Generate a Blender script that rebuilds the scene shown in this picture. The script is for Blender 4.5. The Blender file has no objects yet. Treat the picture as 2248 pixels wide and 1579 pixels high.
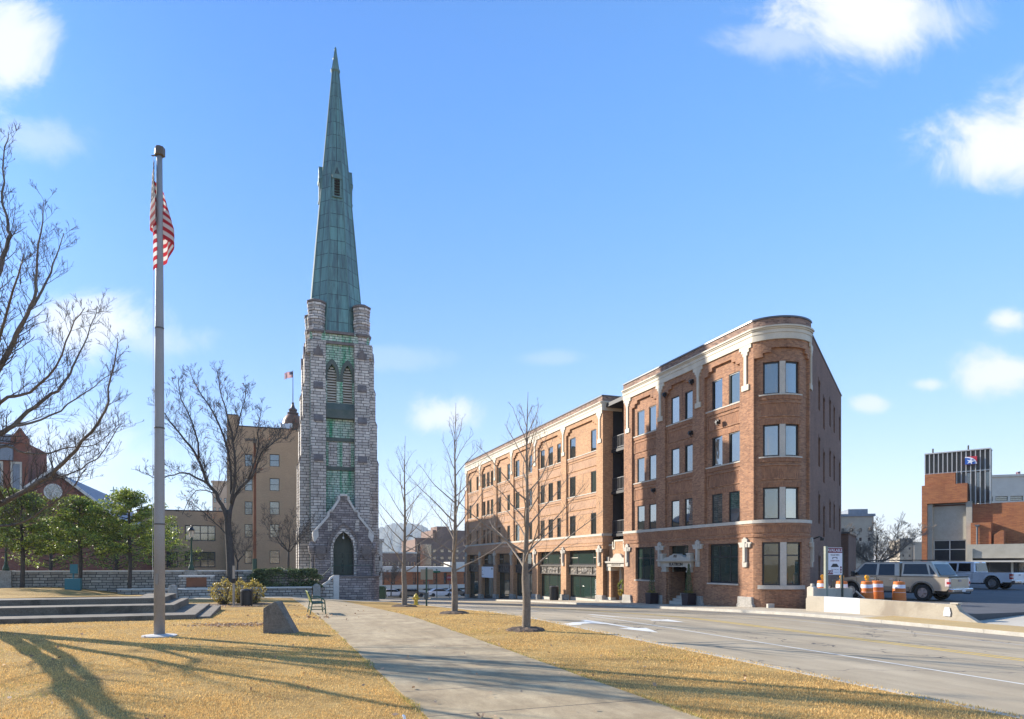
import bpy, bmesh, math, random
import numpy as np
from mathutils import Vector, Matrix

SC = bpy.context.scene
COL = SC.collection
R = math.radians
random.seed(7)
NP = np.random.default_rng(7)

# ------------------------------------------------------------------ camera, sky, sun, exposure
cam_d = bpy.data.cameras.new("camera")
cam = bpy.data.objects.new("camera", cam_d); COL.objects.link(cam)
CAMZ = 1.9
cam.location = (0, 0, CAMZ); cam.rotation_euler = (R(90), 0, 0)
cam_d.sensor_width = 36; cam_d.lens = 24.02; cam_d.shift_y = 0.199
cam_d.clip_start = 0.1; cam_d.clip_end = 20000
SC.camera = cam
SC.view_settings.view_transform = 'Standard'; SC.view_settings.look = 'None'
SC.view_settings.exposure = 1.15; SC.view_settings.gamma = 1
SUN_EL = R(24.0); SUN_DIR = (-0.877, 0.480)          # horizontal direction towards the sun
sun_d = bpy.data.lights.new("sun", 'SUN'); sun_d.energy = 5.0; sun_d.angle = R(0.5); sun_d.color = (1, 0.92, 0.80)
sun = bpy.data.objects.new("sun", sun_d); COL.objects.link(sun)
_to = Vector((SUN_DIR[0]*math.cos(SUN_EL), SUN_DIR[1]*math.cos(SUN_EL), math.sin(SUN_EL)))
sun.rotation_euler = _to.to_track_quat('Z', 'Y').to_euler(); sun.location = (-60, 20, 60)

world = bpy.data.worlds.new("World"); SC.world = world; world.use_nodes = True
def make_world():
    nt = world.node_tree; N = nt.nodes; L = nt.links; N.clear()
    out = N.new('ShaderNodeOutputWorld'); bg = N.new('ShaderNodeBackground')
    sky = N.new('ShaderNodeTexSky'); sky.sky_type = 'NISHITA'; sky.sun_disc = False
    sky.sun_elevation = SUN_EL; sky.sun_rotation = math.atan2(SUN_DIR[0], SUN_DIR[1])
    sky.altitude = 200; sky.air_density = 1.0; sky.dust_density = 0.6; sky.ozone_density = 2.2
    def mth(op, a=None, b=None, c=None):
        m = N.new('ShaderNodeMath'); m.operation = op
        for i, x in enumerate((a, b, c)):
            if x is None: continue
            if isinstance(x, (int, float)): m.inputs[i].default_value = x
            else: L.new(x, m.inputs[i])
        return m.outputs[0]
    tc = N.new('ShaderNodeTexCoord'); sp = N.new('ShaderNodeSeparateXYZ'); L.new(tc.outputs['Generated'], sp.inputs[0])
    ay = mth('MAXIMUM', mth('ABSOLUTE', sp.outputs[1]), 0.05)
    u = mth('DIVIDE', sp.outputs[0], ay); w = mth('DIVIDE', sp.outputs[2], ay)
    cb = N.new('ShaderNodeCombineXYZ'); L.new(u, cb.inputs[0]); L.new(w, cb.inputs[1])
    mp = N.new('ShaderNodeMapping'); L.new(cb.outputs[0], mp.inputs[0]); mp.inputs['Scale'].default_value = (1, 1.25, 1)
    n1 = N.new('ShaderNodeTexNoise'); n1.inputs['Scale'].default_value = 7.0; n1.inputs['Detail'].default_value = 9; n1.inputs['Roughness'].default_value = 0.66; n1.inputs['Distortion'].default_value = 0.5
    L.new(mp.outputs[0], n1.inputs['Vector'])
    nz = mth('SUBTRACT', n1.outputs['Fac'], 0.5)
    acc = None
    clouds = [(0.52, 0.80, .15, .075, 1.0), (0.40, 0.765, .10, .03, .45), (0.60, 0.80, .08, .05, .7), (0.715, 0.60, .115, .06, 1.0), (0.80, .66, .10, .07, .95),
              (-0.735, 0.765, .07, .085, .9), (-0.60, 0.345, .10, .045, .85), (-0.53, .325, .09, .03, .4), (-0.105, 0.217, .055, .03, .8),
              (0.725, 0.355, .035, .022, .95), (0.715, 0.275, .085, .036, .95), (0.61, 0.262, .035, .012, .7), (0.525, 0.233, .028, .014, .7),
              (-0.70, 0.62, .09, .035, .35), (-0.64, 0.165, .12, .06, .45), (-.18, .30, .10, .02, .18), (.06, .30, .05, .012, .2)]
    for cu, cw, su, sw, k in clouds:
        a = mth('DIVIDE', mth('SUBTRACT', u, cu), su); b = mth('DIVIDE', mth('SUBTRACT', w, cw), sw)
        d = mth('SQRT', mth('ADD', mth('MULTIPLY', a, a), mth('MULTIPLY', b, b)))
        d = mth('ADD', d, mth('MULTIPLY', nz, -2.3))
        mr = N.new('ShaderNodeMapRange'); mr.interpolation_type = 'SMOOTHERSTEP'
        L.new(d, mr.inputs[0]); mr.inputs[1].default_value = 1.35; mr.inputs[2].default_value = 0.15
        mr.inputs[3].default_value = 0; mr.inputs[4].default_value = k
        acc = mr.outputs[0] if acc is None else mth('MAXIMUM', acc, mr.outputs[0])
    hs = N.new('ShaderNodeHueSaturation'); L.new(sky.outputs[0], hs.inputs['Color']); hs.inputs['Saturation'].default_value = SKY_SAT; hs.inputs['Value'].default_value = SKY_VAL
    tint = N.new('ShaderNodeMix'); tint.data_type = 'RGBA'; tint.blend_type = 'MULTIPLY'; tint.inputs[0].default_value = 1
    L.new(hs.outputs[0], tint.inputs[6])
    tr = N.new('ShaderNodeMapRange'); tr.interpolation_type = 'SMOOTHSTEP'; L.new(sp.outputs[2], tr.inputs[0]); tr.inputs[1].default_value = 0.0; tr.inputs[2].default_value = 0.6
    tm = N.new('ShaderNodeMix'); tm.data_type = 'RGBA'; L.new(tr.outputs[0], tm.inputs[0]); tm.inputs[6].default_value = SKY_LOW; tm.inputs[7].default_value = SKY_HIGH; L.new(tm.outputs[2], tint.inputs[7])
    dt = N.new('ShaderNodeVectorMath'); dt.operation = 'DOT_PRODUCT'; L.new(tc.outputs['Generated'], dt.inputs[0]); dt.inputs[1].default_value = tuple(_to)
    ev = N.new('ShaderNodeMapRange'); ev.interpolation_type = 'SMOOTHSTEP'; L.new(dt.outputs['Value'], ev.inputs[0]); ev.inputs[1].default_value = .0; ev.inputs[2].default_value = 1.0; ev.inputs[3].default_value = 0.0; ev.inputs[4].default_value = 1.0
    evm = N.new('ShaderNodeMix'); evm.data_type = 'RGBA'; L.new(ev.outputs[0], evm.inputs[0]); evm.inputs[6].default_value = (1, 1, 1, 1); evm.inputs[7].default_value = (.27, .38, .52, 1)
    vs = N.new('ShaderNodeVectorMath'); vs.operation = 'MULTIPLY'; L.new(tint.outputs[2], vs.inputs[0]); L.new(evm.outputs[2], vs.inputs[1])
    mx = N.new('ShaderNodeMix'); mx.data_type = 'RGBA'; L.new(acc, mx.inputs[0]); L.new(vs.outputs[0], mx.inputs[6]); mx.inputs[7].default_value = CLOUD_COL
    L.new(mx.outputs[2], bg.inputs[0]); bg.inputs[1].default_value = 0.15
    L.new(bg.outputs[0], out.inputs[0])
SKY_SAT, SKY_VAL = 1.0, 1.0
SKY_LOW, SKY_HIGH = (.88, .76, .76, 1), (.64, 1.03, 1.30, 1)
CLOUD_COL = (3.1, 3.2, 3.35, 1)
make_world()

# ------------------------------------------------------------------ helpers: coordinates
DX, DY = -0.3425, 0.9395                 # along the street, away from the camera
NX, NY = 0.9395, 0.3425                  # across the street, towards the brick buildings
def W(s, n, z=0.0): return (DX*s + NX*n, DY*s + NY*n, z)
RZF = math.atan2(-DY, -DX)               # local +x = towards the camera along the facade, +y = into the building
RZT = math.atan2(NY, NX)                 # local +x = across the street, +y = along the street
def P(px, py, Y): return ((px-1124)/1500*Y, Y, CAMZ-(py-1237)/1500*Y)
def sm(t): t = np.clip(t, 0, 1); return t*t*(3-2*t)
def g(s, n):
    s = np.asarray(s, float); n = np.asarray(n, float)
    a = np.where(s < 21, 0, np.where(s > 27, s-24, (s-21)**2/12))
    a = a + 0.2*np.clip(s-60, 0, None)
    a = np.minimum(a, 190)
    w = .5 + .5*sm(n/9)
    return -.035*a*w - .3*sm((n-9)/13)
def gz(s, n): return float(g(s, n))
def to_sn(x, y): return DX*x + DY*y, NX*x + NY*y
def gxy(x, y): return gz(*to_sn(x, y))

# ------------------------------------------------------------------ helpers: materials
def newmat(name):
    m = bpy.data.materials.new(name); m.use_nodes = True
    nt = m.node_tree; b = nt.nodes['Principled BSDF']
    return m, nt, b
def c4(c): return (c[0], c[1], c[2], 1)
def plain(name, c, rough=.6, metal=0, spec=.5, coat=0):
    m, nt, b = newmat(name); b.inputs['Base Color'].default_value = c4(c); b.inputs['Roughness'].default_value = rough
    b.inputs['Metallic'].default_value = metal; b.inputs['Specular IOR Level'].default_value = spec; b.inputs['Coat Weight'].default_value = coat
    return m
def ramp(nt, fac, stops):
    r = nt.nodes.new('ShaderNodeValToRGB'); el = r.color_ramp.elements
    while len(el) < len(stops): el.new(.5)
    for e, (p, c) in zip(el, stops): e.position = p; e.color = c4(c)
    nt.links.new(fac, r.inputs[0]); return r.outputs[0]
def noise(nt, vec, scale, detail=6, rough=.6, dist=0):
    n = nt.nodes.new('ShaderNodeTexNoise'); n.inputs['Scale'].default_value = scale; n.inputs['Detail'].default_value = detail
    n.inputs['Roughness'].default_value = rough; n.inputs['Distortion'].default_value = dist
    if vec is not None: nt.links.new(vec, n.inputs['Vector'])
    return n.outputs['Fac']
def mapv(nt, vec, scale=(1, 1, 1), rot=(0, 0, 0)):
    m = nt.nodes.new('ShaderNodeMapping'); m.inputs['Scale'].default_value = scale; m.inputs['Rotation'].default_value = rot
    nt.links.new(vec, m.inputs[0]); return m.outputs[0]
def coord(nt, kind='Object'): return nt.nodes.new('ShaderNodeTexCoord').outputs[kind]
def mixc(nt, fac, a, b, mode='MIX'):
    m = nt.nodes.new('ShaderNodeMix'); m.data_type = 'RGBA'; m.blend_type = mode
    for i, x in ((0, fac), (6, a), (7, b)):
        if isinstance(x, (int, float)): m.inputs[i].default_value = x
        elif isinstance(x, tuple): m.inputs[i].default_value = c4(x)
        else: nt.links.new(x, m.inputs[i])
    return m.outputs[2]
def mathn(nt, op, a, b=0.0):
    m = nt.nodes.new('ShaderNodeMath'); m.operation = op
    for i, x in ((0, a), (1, b)):
        if isinstance(x, (int, float)): m.inputs[i].default_value = x
        else: nt.links.new(x, m.inputs[i])
    return m.outputs[0]
def bump(nt, b, h, strength=.3, dist=.02):
    n = nt.nodes.new('ShaderNodeBump'); n.inputs['Strength'].default_value = strength; n.inputs['Distance'].default_value = dist
    nt.links.new(h, n.inputs['Height']); nt.links.new(n.outputs[0], b.inputs['Normal'])
def wallvec(nt):                                    # (x+y, z) of the object: runs along any upright wall
    sp = nt.nodes.new('ShaderNodeSeparateXYZ'); nt.links.new(coord(nt), sp.inputs[0])
    cb = nt.nodes.new('ShaderNodeCombineXYZ')
    nt.links.new(mathn(nt, 'ADD', sp.outputs[0], sp.outputs[1]), cb.inputs[0]); nt.links.new(sp.outputs[2], cb.inputs[1])
    return cb.outputs[0], sp
def mottled(name, c1, c2, scale=3, rough=.85, bmp=.2, bscale=40, fine=.35, metal=0, c3=None):
    m, nt, b = newmat(name); v = coord(nt)
    f = noise(nt, v, scale, 8, .62)
    col = ramp(nt, f, [(.3, c1), (.7, c2)])
    f2 = noise(nt, v, bscale, 4, .6)
    col = mixc(nt, fine, col, ramp(nt, f2, [(.25, tuple(x*.45 for x in c1)), (.75, tuple(min(1, x*1.35) for x in c2))]))
    if c3: col = mixc(nt, ramp(nt, noise(nt, v, scale*.35, 6, .7, .6), [(.52, (0, 0, 0)), (.68, (1, 1, 1))]), col, c3)
    nt.links.new(col, b.inputs['Base Color']); b.inputs['Roughness'].default_value = rough; b.inputs['Metallic'].default_value = metal
    if bmp: bump(nt, b, f2, bmp, .02)
    return m
def brick(name, c1, c2, mortar, bw=.215, bh=.075, ms=.011, big=.35, stain=None, bmp=.35, rot=False, var=.9, soldier=False, distort=0.0, dark=.55):
    m, nt, b = newmat(name); v, sp = wallvec(nt)
    if soldier: v = mapv(nt, v, rot=(0, 0, R(90)))
    if distort:
        d = nt.nodes.new('ShaderNodeVectorMath'); d.operation = 'ADD'; nt.links.new(v, d.inputs[0])
        nn = nt.nodes.new('ShaderNodeTexNoise'); nn.inputs['Scale'].default_value = 1.6; nn.inputs['Detail'].default_value = 3; nt.links.new(v, nn.inputs['Vector'])
        sc = nt.nodes.new('ShaderNodeVectorMath'); sc.operation = 'SCALE'; sc.inputs[3].default_value = distort; nt.links.new(nn.outputs['Color'], sc.inputs[0])
        nt.links.new(sc.outputs[0], d.inputs[1]); v = d.outputs[0]
    br = nt.nodes.new('ShaderNodeTexBrick'); nt.links.new(v, br.inputs['Vector'])
    br.inputs['Color1'].default_value = c4(c1); br.inputs['Color2'].default_value = c4(c2); br.inputs['Mortar'].default_value = c4(mortar)
    br.inputs['Scale'].default_value = 1; br.inputs['Brick Width'].default_value = bw; br.inputs['Row Height'].default_value = bh
    br.inputs['Mortar Size'].default_value = ms; br.inputs['Mortar Smooth'].default_value = .15; br.inputs['Bias'].default_value = 0
    if distort: br.squash = 1.55; br.squash_frequency = 3; br.offset_frequency = 2
    f = noise(nt, coord(nt), big, 8, .65)
    col = mixc(nt, var, br.outputs['Color'], ramp(nt, f, [(.3, (dark, dark, dark)), (.62, (1.0, 1.0, 1.0)), (.8, (1.12, 1.1, 1.08))]), 'MULTIPLY')
    f3 = noise(nt, coord(nt), 9, 5, .7)
    col = mixc(nt, .6, col, ramp(nt, f3, [(.3, (.7, .7, .72)), (.7, (1.18, 1.15, 1.1))]), 'MULTIPLY')
    if stain:
        sv = mapv(nt, coord(nt), (1.3, 1.3, .13)); sf = noise(nt, sv, 1.6, 7, .65, .3)
        col = mixc(nt, ramp(nt, sf, [(stain[1], (0, 0, 0)), (stain[2], (1, 1, 1))]), col, stain[0], 'MULTIPLY')
    nt.links.new(col, b.inputs['Base Color']); b.inputs['Roughness'].default_value = .88
    h = mixc(nt, .5, br.outputs['Fac'], f3)
    inv = mathn(nt, 'SUBTRACT', 1.0, br.outputs['Fac'])
    bump(nt, b, mathn(nt, 'ADD', inv, mathn(nt, 'MULTIPLY', f3, .8)), bmp, .02 if not distort else .06)
    return m

M = {}
M['brick'] = brick('brown_brick', (.47, .228, .115), (.245, .105, .055), (.30, .20, .13), dark=.64, stain=((.66, .6, .56), .56, .7))
M['brick_rear'] = brick('orange_brick', (.61, .34, .165), (.41, .205, .098), (.40, .27, .17), dark=.72, stain=((.72, .66, .6), .58, .72))
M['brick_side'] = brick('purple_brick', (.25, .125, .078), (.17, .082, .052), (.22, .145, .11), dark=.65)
M['brick_parapet'] = brick('mixed_parapet_brick', (.40, .25, .18), (.12, .07, .055), (.30, .22, .17), bh=.09, bw=.26, dark=.7)
M['soldier'] = brick('upright_brick', (.45, .20, .092), (.26, .105, .05), (.26, .165, .105), soldier=True)
M['soldier_rear'] = brick('upright_orange_brick', (.56, .32, .18), (.42, .225, .125), (.38, .27, .19), soldier=True, dark=.75)
M['cream'] = mottled('cream_terracotta', (.48, .425, .33), (.62, .56, .445), .9, .7, .08, 25, .22, c3=(.40, .35, .27))
M['ornament'] = mottled('carved_terracotta', (.36, .325, .27), (.48, .44, .37), 1.5, .75, .1, 25, .25)
M['trimstone'] = mottled('grey_trim_stone', (.40, .36, .30), (.56, .51, .43), 2.5, .8, .15, 30, .3)
M['plinth'] = mottled('rough_plinth_stone', (.20, .185, .16), (.42, .39, .345), 3, .9, .6, 14, .45)
M['frame'] = plain('dark_window_frame', (.018, .018, .02), .4)
M['iron'] = mottled('ornate_iron', (.03, .025, .02), (.10, .082, .065), 14, .5, 1.0, 16, .4)
def glass(name, base, ior=2.2, rough=.025, wave=.012):
    m, nt, b = newmat(name); b.inputs['Base Color'].default_value = c4(base); b.inputs['Roughness'].default_value = rough; b.inputs['IOR'].default_value = ior
    f = noise(nt, coord(nt), .9, 2, .5); bump(nt, b, f, wave, .3)
    return m
M['glass'] = glass('window_glass', (.012, .018, .018), 3.6)
M['glass_b'] = glass('tinted_window_glass', (.03, .045, .04), 2.8); M['glass_c'] = glass('curtained_window_glass', (.10, .105, .095), 2.6)
M['glass_green'] = glass('shop_glass', (.022, .04, .032), 1.9)
M['glass_far'] = glass('far_window_glass', (.02, .025, .03), 2.4, .08)
M['black'] = plain('black_paint', (.012, .012, .013), .45)
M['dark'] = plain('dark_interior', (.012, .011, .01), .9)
M['stone'] = brick('grey_ashlar', (.78, .72, .64), (.50, .455, .41), (.10, .088, .078), bw=.52, bh=.215, ms=.02, big=.45, bmp=.9, distort=.05, dark=.66, stain=((.5, .47, .47), .53, .70))
M['stone_green'] = brick('green_stained_ashlar', (.72, .80, .66), (.42, .56, .45), (.10, .125, .105), bw=.42, bh=.18, ms=.02, big=.5, bmp=.9, distort=.05, dark=.75, stain=((.14, .56, .36), .46, .64))
M['stone_dark'] = brick('sooty_ashlar', (.44, .39, .37), (.22, .19, .19), (.08, .07, .07), bw=.42, bh=.17, ms=.016, big=.6, bmp=.9, distort=.05, dark=.62)
M['stone_wall'] = brick('wall_ashlar', (.56, .51, .44), (.31, .285, .25), (.055, .052, .05), bw=.44, bh=.19, ms=.02, big=.5, bmp=.9, distort=.07, dark=.6)
M['weathering'] = mottled('sooty_weathering', (.085, .072, .066), (.24, .205, .19), 3, .9, .4, 20, .4)
M['string_green'] = mottled('green_string_course', (.055, .085, .07), (.13, .145, .125), 1.2, .85, .3, 20, .35)
M['coping'] = mottled('pale_coping', (.48, .46, .42), (.66, .63, .58), 2, .8, .2, 30, .3)
M['door_green'] = mottled('green_paint', (.028, .042, .030), (.040, .055, .040), 2, .5, .05, 60, .2)
M['louvre'] = mottled('louvre_slat', (.58, .50, .40), (.72, .63, .51), 2, .8, .1, 30, .2)
def copper():
    m, nt, b = newmat('copper_patina'); uv = coord(nt, 'UV')
    br = nt.nodes.new('ShaderNodeTexBrick'); nt.links.new(uv, br.inputs['Vector']); br.offset = 0
    br.inputs['Color1'].default_value = (.14, .29, .265, 1); br.inputs['Color2'].default_value = (.10, .20, .195, 1); br.inputs['Mortar'].default_value = (.02, .04, .04, 1)
    br.inputs['Scale'].default_value = 1; br.inputs['Brick Width'].default_value = .84; br.inputs['Row Height'].default_value = 1.12; br.inputs['Mortar Size'].default_value = .028; br.inputs['Mortar Smooth'].default_value = .3
    sv = mapv(nt, coord(nt), (2.4, 2.4, .10)); f = noise(nt, sv, 1.5, 7, .66)
    col = mixc(nt, ramp(nt, f, [(.42, (0, 0, 0)), (.72, (.85, .85, .85))]), br.outputs['Color'], (.055, .06, .068))
    f2 = noise(nt, mapv(nt, coord(nt), (4, 4, .3)), 2.2, 5, .6)
    col = mixc(nt, ramp(nt, f2, [(.5, (0, 0, 0)), (.8, (.6, .6, .6))]), col, (.20, .36, .32))
    nt.links.new(col, b.inputs['Base Color']); b.inputs['Roughness'].default_value = .55; b.inputs['Metallic'].default_value = .1
    bump(nt, b, mathn(nt, 'SUBTRACT', 1.0, br.outputs['Fac']), .5, .03)
    return m
M['copper'] = copper()
M['copper_trim'] = mottled('copper_trim', (.08, .155, .15), (.13, .235, .22), 2, .55, .1, 20, .3)
M['concrete'] = mottled('pale_concrete', (.37, .33, .265), (.49, .44, .355), 1.2, .85, .12, 60, .25, c3=(.31, .275, .22))
M['path'] = None
M['asphalt'] = None
M['rust'] = mottled('rusty_steel', (.16, .055, .025), (.26, .10, .045), 2, .8, .2, 30, .3)
M['greenpole'] = plain('dark_green_paint', (.02, .06, .035), .5)
M['bark'] = mottled('bare_bark', (.085, .07, .056), (.19, .16, .13), 5, .9, .6, 30, .5)
M['bark_pale'] = mottled('pale_bark', (.11, .083, .06), (.24, .19, .14), 5, .9, .6, 34, .5)
M['bark_dark'] = mottled('dark_bark', (.035, .028, .024), (.085, .07, .06), 5, .9, .6, 26, .5)
M['twig'] = mottled('twig_bark', (.045, .035, .028), (.105, .085, .07), 5, .9, 0, 30, .3)
M['twig_pale'] = mottled('pale_twig_bark', (.15, .115, .085), (.29, .23, .175), 5, .85, 0, 30, .3)
M['mulch'] = mottled('bark_mulch', (.05, .033, .022), (.15, .10, .066), 12, .95, 1.0, 40, .6)
def leafmat(name, c1, c2, rough=.4, trans=.35):
    m, nt, b = newmat(name)
    oi = nt.nodes.new('ShaderNodeNewGeometry'); f = oi.outputs['Random Per Island']
    col = ramp(nt, f, [(0, c1), (.6, c2), (1, tuple(min(1, x*1.5) for x in c2))]); nt.links.new(col, b.inputs['Base Color'])
    b.inputs['Roughness'].default_value = rough
    tr = nt.nodes.new('ShaderNodeBsdfTranslucent'); nt.links.new(col, tr.inputs[0])
    mx = nt.nodes.new('ShaderNodeMixShader'); mx.inputs[0].default_value = trans
    nt.links.new(b.outputs[0], mx.inputs[1]); nt.links.new(tr.outputs[0], mx.inputs[2]); nt.links.new(mx.outputs[0], nt.nodes['Material Output'].inputs[0])
    return m
M['leaf_ever'] = leafmat('glossy_leaf', (.038, .066, .013), (.25, .30, .045), .5, .36)
M['leaf_hedge'] = leafmat('hedge_leaf', (.045, .075, .028), (.13, .16, .06), .5, .25)
M['leaf_gold'] = leafmat('yellowing_leaf', (.22, .15, .03), (.36, .28, .06), .5, .4)
M['leaf_red'] = leafmat('dry_red_leaf', (.16, .05, .025), (.28, .10, .05), .7, .3)
M['blade'] = leafmat('dry_grass_blade', (.54, .33, .112), (.70, .465, .18), .8, .3)
M['blade_green'] = leafmat('greening_grass_blade', (.22, .23, .05), (.46, .38, .11), .8, .3)
M['litter'] = leafmat('fallen_leaf', (.20, .11, .055), (.45, .30, .19), .8, .1)

# ------------------------------------------------------------------ helpers: meshes and objects
class MB:
    def __init__(self): self.v = []; self.f = []; self.uv = None
    def poly(self, pts): i = len(self.v); self.v += [tuple(p) for p in pts]; self.f.append(tuple(range(i, i+len(pts)))); return self
    def box(self, x0, x1, y0, y1, z0, z1):
        i = len(self.v); self.v += [(x, y, z) for z in (z0, z1) for y in (y0, y1) for x in (x0, x1)]
        self.f += [tuple(i+k for k in q) for q in ((0, 2, 3, 1), (4, 5, 7, 6), (0, 1, 5, 4), (2, 6, 7, 3), (0, 4, 6, 2), (1, 3, 7, 5))]; return self
    def cbox(self, c, sz, rz=0, ry=0):
        i = len(self.v); m = Matrix.Rotation(rz, 3, 'Z') @ Matrix.Rotation(ry, 3, 'Y')
        for z in (-.5, .5):
            for y in (-.5, .5):
                for x in (-.5, .5):
                    p = m @ Vector((x*sz[0], y*sz[1], z*sz[2])); self.v.append((p.x+c[0], p.y+c[1], p.z+c[2]))
        self.f += [tuple(i+k for k in q) for q in ((0, 2, 3, 1), (4, 5, 7, 6), (0, 1, 5, 4), (2, 6, 7, 3), (0, 4, 6, 2), (1, 3, 7, 5))]; return self
    def prism(self, pts, a, b, axis='y'):          # pts: outline in (x,z) for axis y, in (x,y) for axis z, in (y,z) for axis x
        n = len(pts); i = len(self.v)
        def q(p, t): return (p[0], t, p[1]) if axis == 'y' else ((p[0], p[1], t) if axis == 'z' else (t, p[0], p[1]))
        self.v += [q(p, a) for p in pts] + [q(p, b) for p in pts]
        self.f += [tuple(range(i, i+n)), tuple(range(i+2*n-1, i+n-1, -1))]
        self.f += [(i+k, i+(k+1) % n, i+n+(k+1) % n, i+n+k) for k in range(n)]; return self
    def tube(self, pts, rad, n=8, cap=True):
        pts = [Vector(p) for p in pts]; base = len(self.v); m = len(pts)
        if isinstance(rad, (int, float)): rad = [rad]*m
        ref = None
        for k in range(m):
            d = (pts[min(k+1, m-1)]-pts[max(k-1, 0)])
            if d.length < 1e-9: d = Vector((0, 0, 1))
            d.normalize()
            if ref is None or abs(ref.dot(d)) > .97: ref = Vector((0, 0, 1)) if abs(d.z) < .9 else Vector((1, 0, 0))
            a = (ref - d*ref.dot(d)).normalized(); b = d.cross(a); ref = a
            for j in range(n):
                t = 2*math.pi*j/n; p = pts[k]+a*(math.cos(t)*rad[k])+b*(math.sin(t)*rad[k]); self.v.append((p.x, p.y, p.z))
        for k in range(m-1):
            for j in range(n): self.f.append((base+k*n+j, base+k*n+(j+1) % n, base+(k+1)*n+(j+1) % n, base+(k+1)*n+j))
        if cap and n > 3:
            self.f.append(tuple(base+j for j in range(n))[::-1]); self.f.append(tuple(base+(m-1)*n+j for j in range(n)))
        return self
    def lathe(self, prof, n=16, c=(0, 0), cap=True, ph=0.0):
        b = len(self.v)
        for r, z in prof:
            for j in range(n): t = 2*math.pi*(j)/n+ph; self.v.append((c[0]+r*math.cos(t), c[1]+r*math.sin(t), z))
        for k in range(len(prof)-1):
            for j in range(n): self.f.append((b+k*n+j, b+k*n+(j+1) % n, b+(k+1)*n+(j+1) % n, b+(k+1)*n+j))
        if cap:
            self.f.append(tuple(b+j for j in range(n))[::-1]); e = b+(len(prof)-1)*n; self.f.append(tuple(e+j for j in range(n)))
        return self
    def disc_x(self, c, r, x0, x1, n=24):           # wheel-like cylinder with its axis along y
        pts = [(c[0]+r*math.cos(2*math.pi*k/n), c[1]+r*math.sin(2*math.pi*k/n)) for k in range(n)]
        return self.prism(pts, x0, x1, 'y')
    def build(self, name, mat, parent=None, loc=(0, 0, 0), rz=0.0, smooth=False, bevel=0, rot=None, recalc=None):
        me = bpy.data.meshes.new(name); me.from_pydata(self.v, [], self.f)
        if recalc is None: recalc = len(self.f) < 30000
        if recalc:
            bm = bmesh.new(); bm.from_mesh(me); bmesh.ops.recalc_face_normals(bm, faces=bm.faces); bm.to_mesh(me); bm.free()
        if smooth:
            me.polygons.foreach_set('use_smooth', [True]*len(me.polygons))
        me.materials.append(mat)
        o = bpy.data.objects.new(name, me); COL.objects.link(o); o.location = loc; o.rotation_euler = rot if rot else (0, 0, rz)
        if parent: o.parent = parent
        if bevel:
            bv = o.modifiers.new('bevel', 'BEVEL'); bv.width = bevel; bv.segments = 2; bv.limit_method = 'ANGLE'; bv.angle_limit = R(35)
        return o
def mesh_np(name, V, F, mat, parent=None, smooth=False):
    V = np.asarray(V, np.float32); F = np.asarray(F, np.int32); k = F.shape[1]
    me = bpy.data.meshes.new(name); me.vertices.add(len(V)); me.vertices.foreach_set('co', V.ravel())
    me.loops.add(F.size); me.loops.foreach_set('vertex_index', F.ravel()); me.polygons.add(len(F))
    me.polygons.foreach_set('loop_start', np.arange(0, F.size, k, dtype=np.int32))
    me.update(calc_edges=True); me.validate()
    if smooth: me.polygons.foreach_set('use_smooth', np.ones(len(F), bool))
    me.materials.append(mat); o = bpy.data.objects.new(name, me); COL.objects.link(o)
    if parent: o.parent = parent
    return o
def tag(o, label=None, cat=None, group=None, kind=None):
    if label: o['label'] = label
    if cat: o['category'] = cat
    if group: o['group'] = group
    if kind: o['kind'] = kind
    return o
def thing(name, label, cat, loc=(0, 0, 0), rz=0.0, group=None):
    o = bpy.data.objects.new(name, None); COL.objects.link(o); o.location = loc; o.rotation_euler = (0, 0, rz); o.empty_display_size = .2
    return tag(o, label, cat, group)
def struct(o): o['kind'] = 'structure'; return o
def dup(root, loc, rz, label=None):
    r = root.copy(); COL.objects.link(r); r.location = loc; r.rotation_euler = (0, 0, rz)
    if label: r['label'] = label
    for ch in list(root.children):
        c = ch.copy(); COL.objects.link(c); c.parent = r
        for gch in list(ch.children):
            d = gch.copy(); COL.objects.link(d); d.parent = c
    return r
def text(name, body, size, mat, parent, loc, rot, extrude=.01, align='CENTER', sx=1.0):
    cu = bpy.data.curves.new(name, 'FONT'); cu.body = body; cu.size = size; cu.extrude = extrude; cu.align_x = align; cu.align_y = 'CENTER'
    t = bpy.data.objects.new(name, cu); me = bpy.data.meshes.new_from_object(t); bpy.data.objects.remove(t); bpy.data.curves.remove(cu)
    me.materials.clear(); me.materials.append(mat); o = bpy.data.objects.new(name, me); COL.objects.link(o); o.parent = parent; o.location = loc; o.rotation_euler = rot; o.scale = (sx, 1, 1)
    return o

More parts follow.
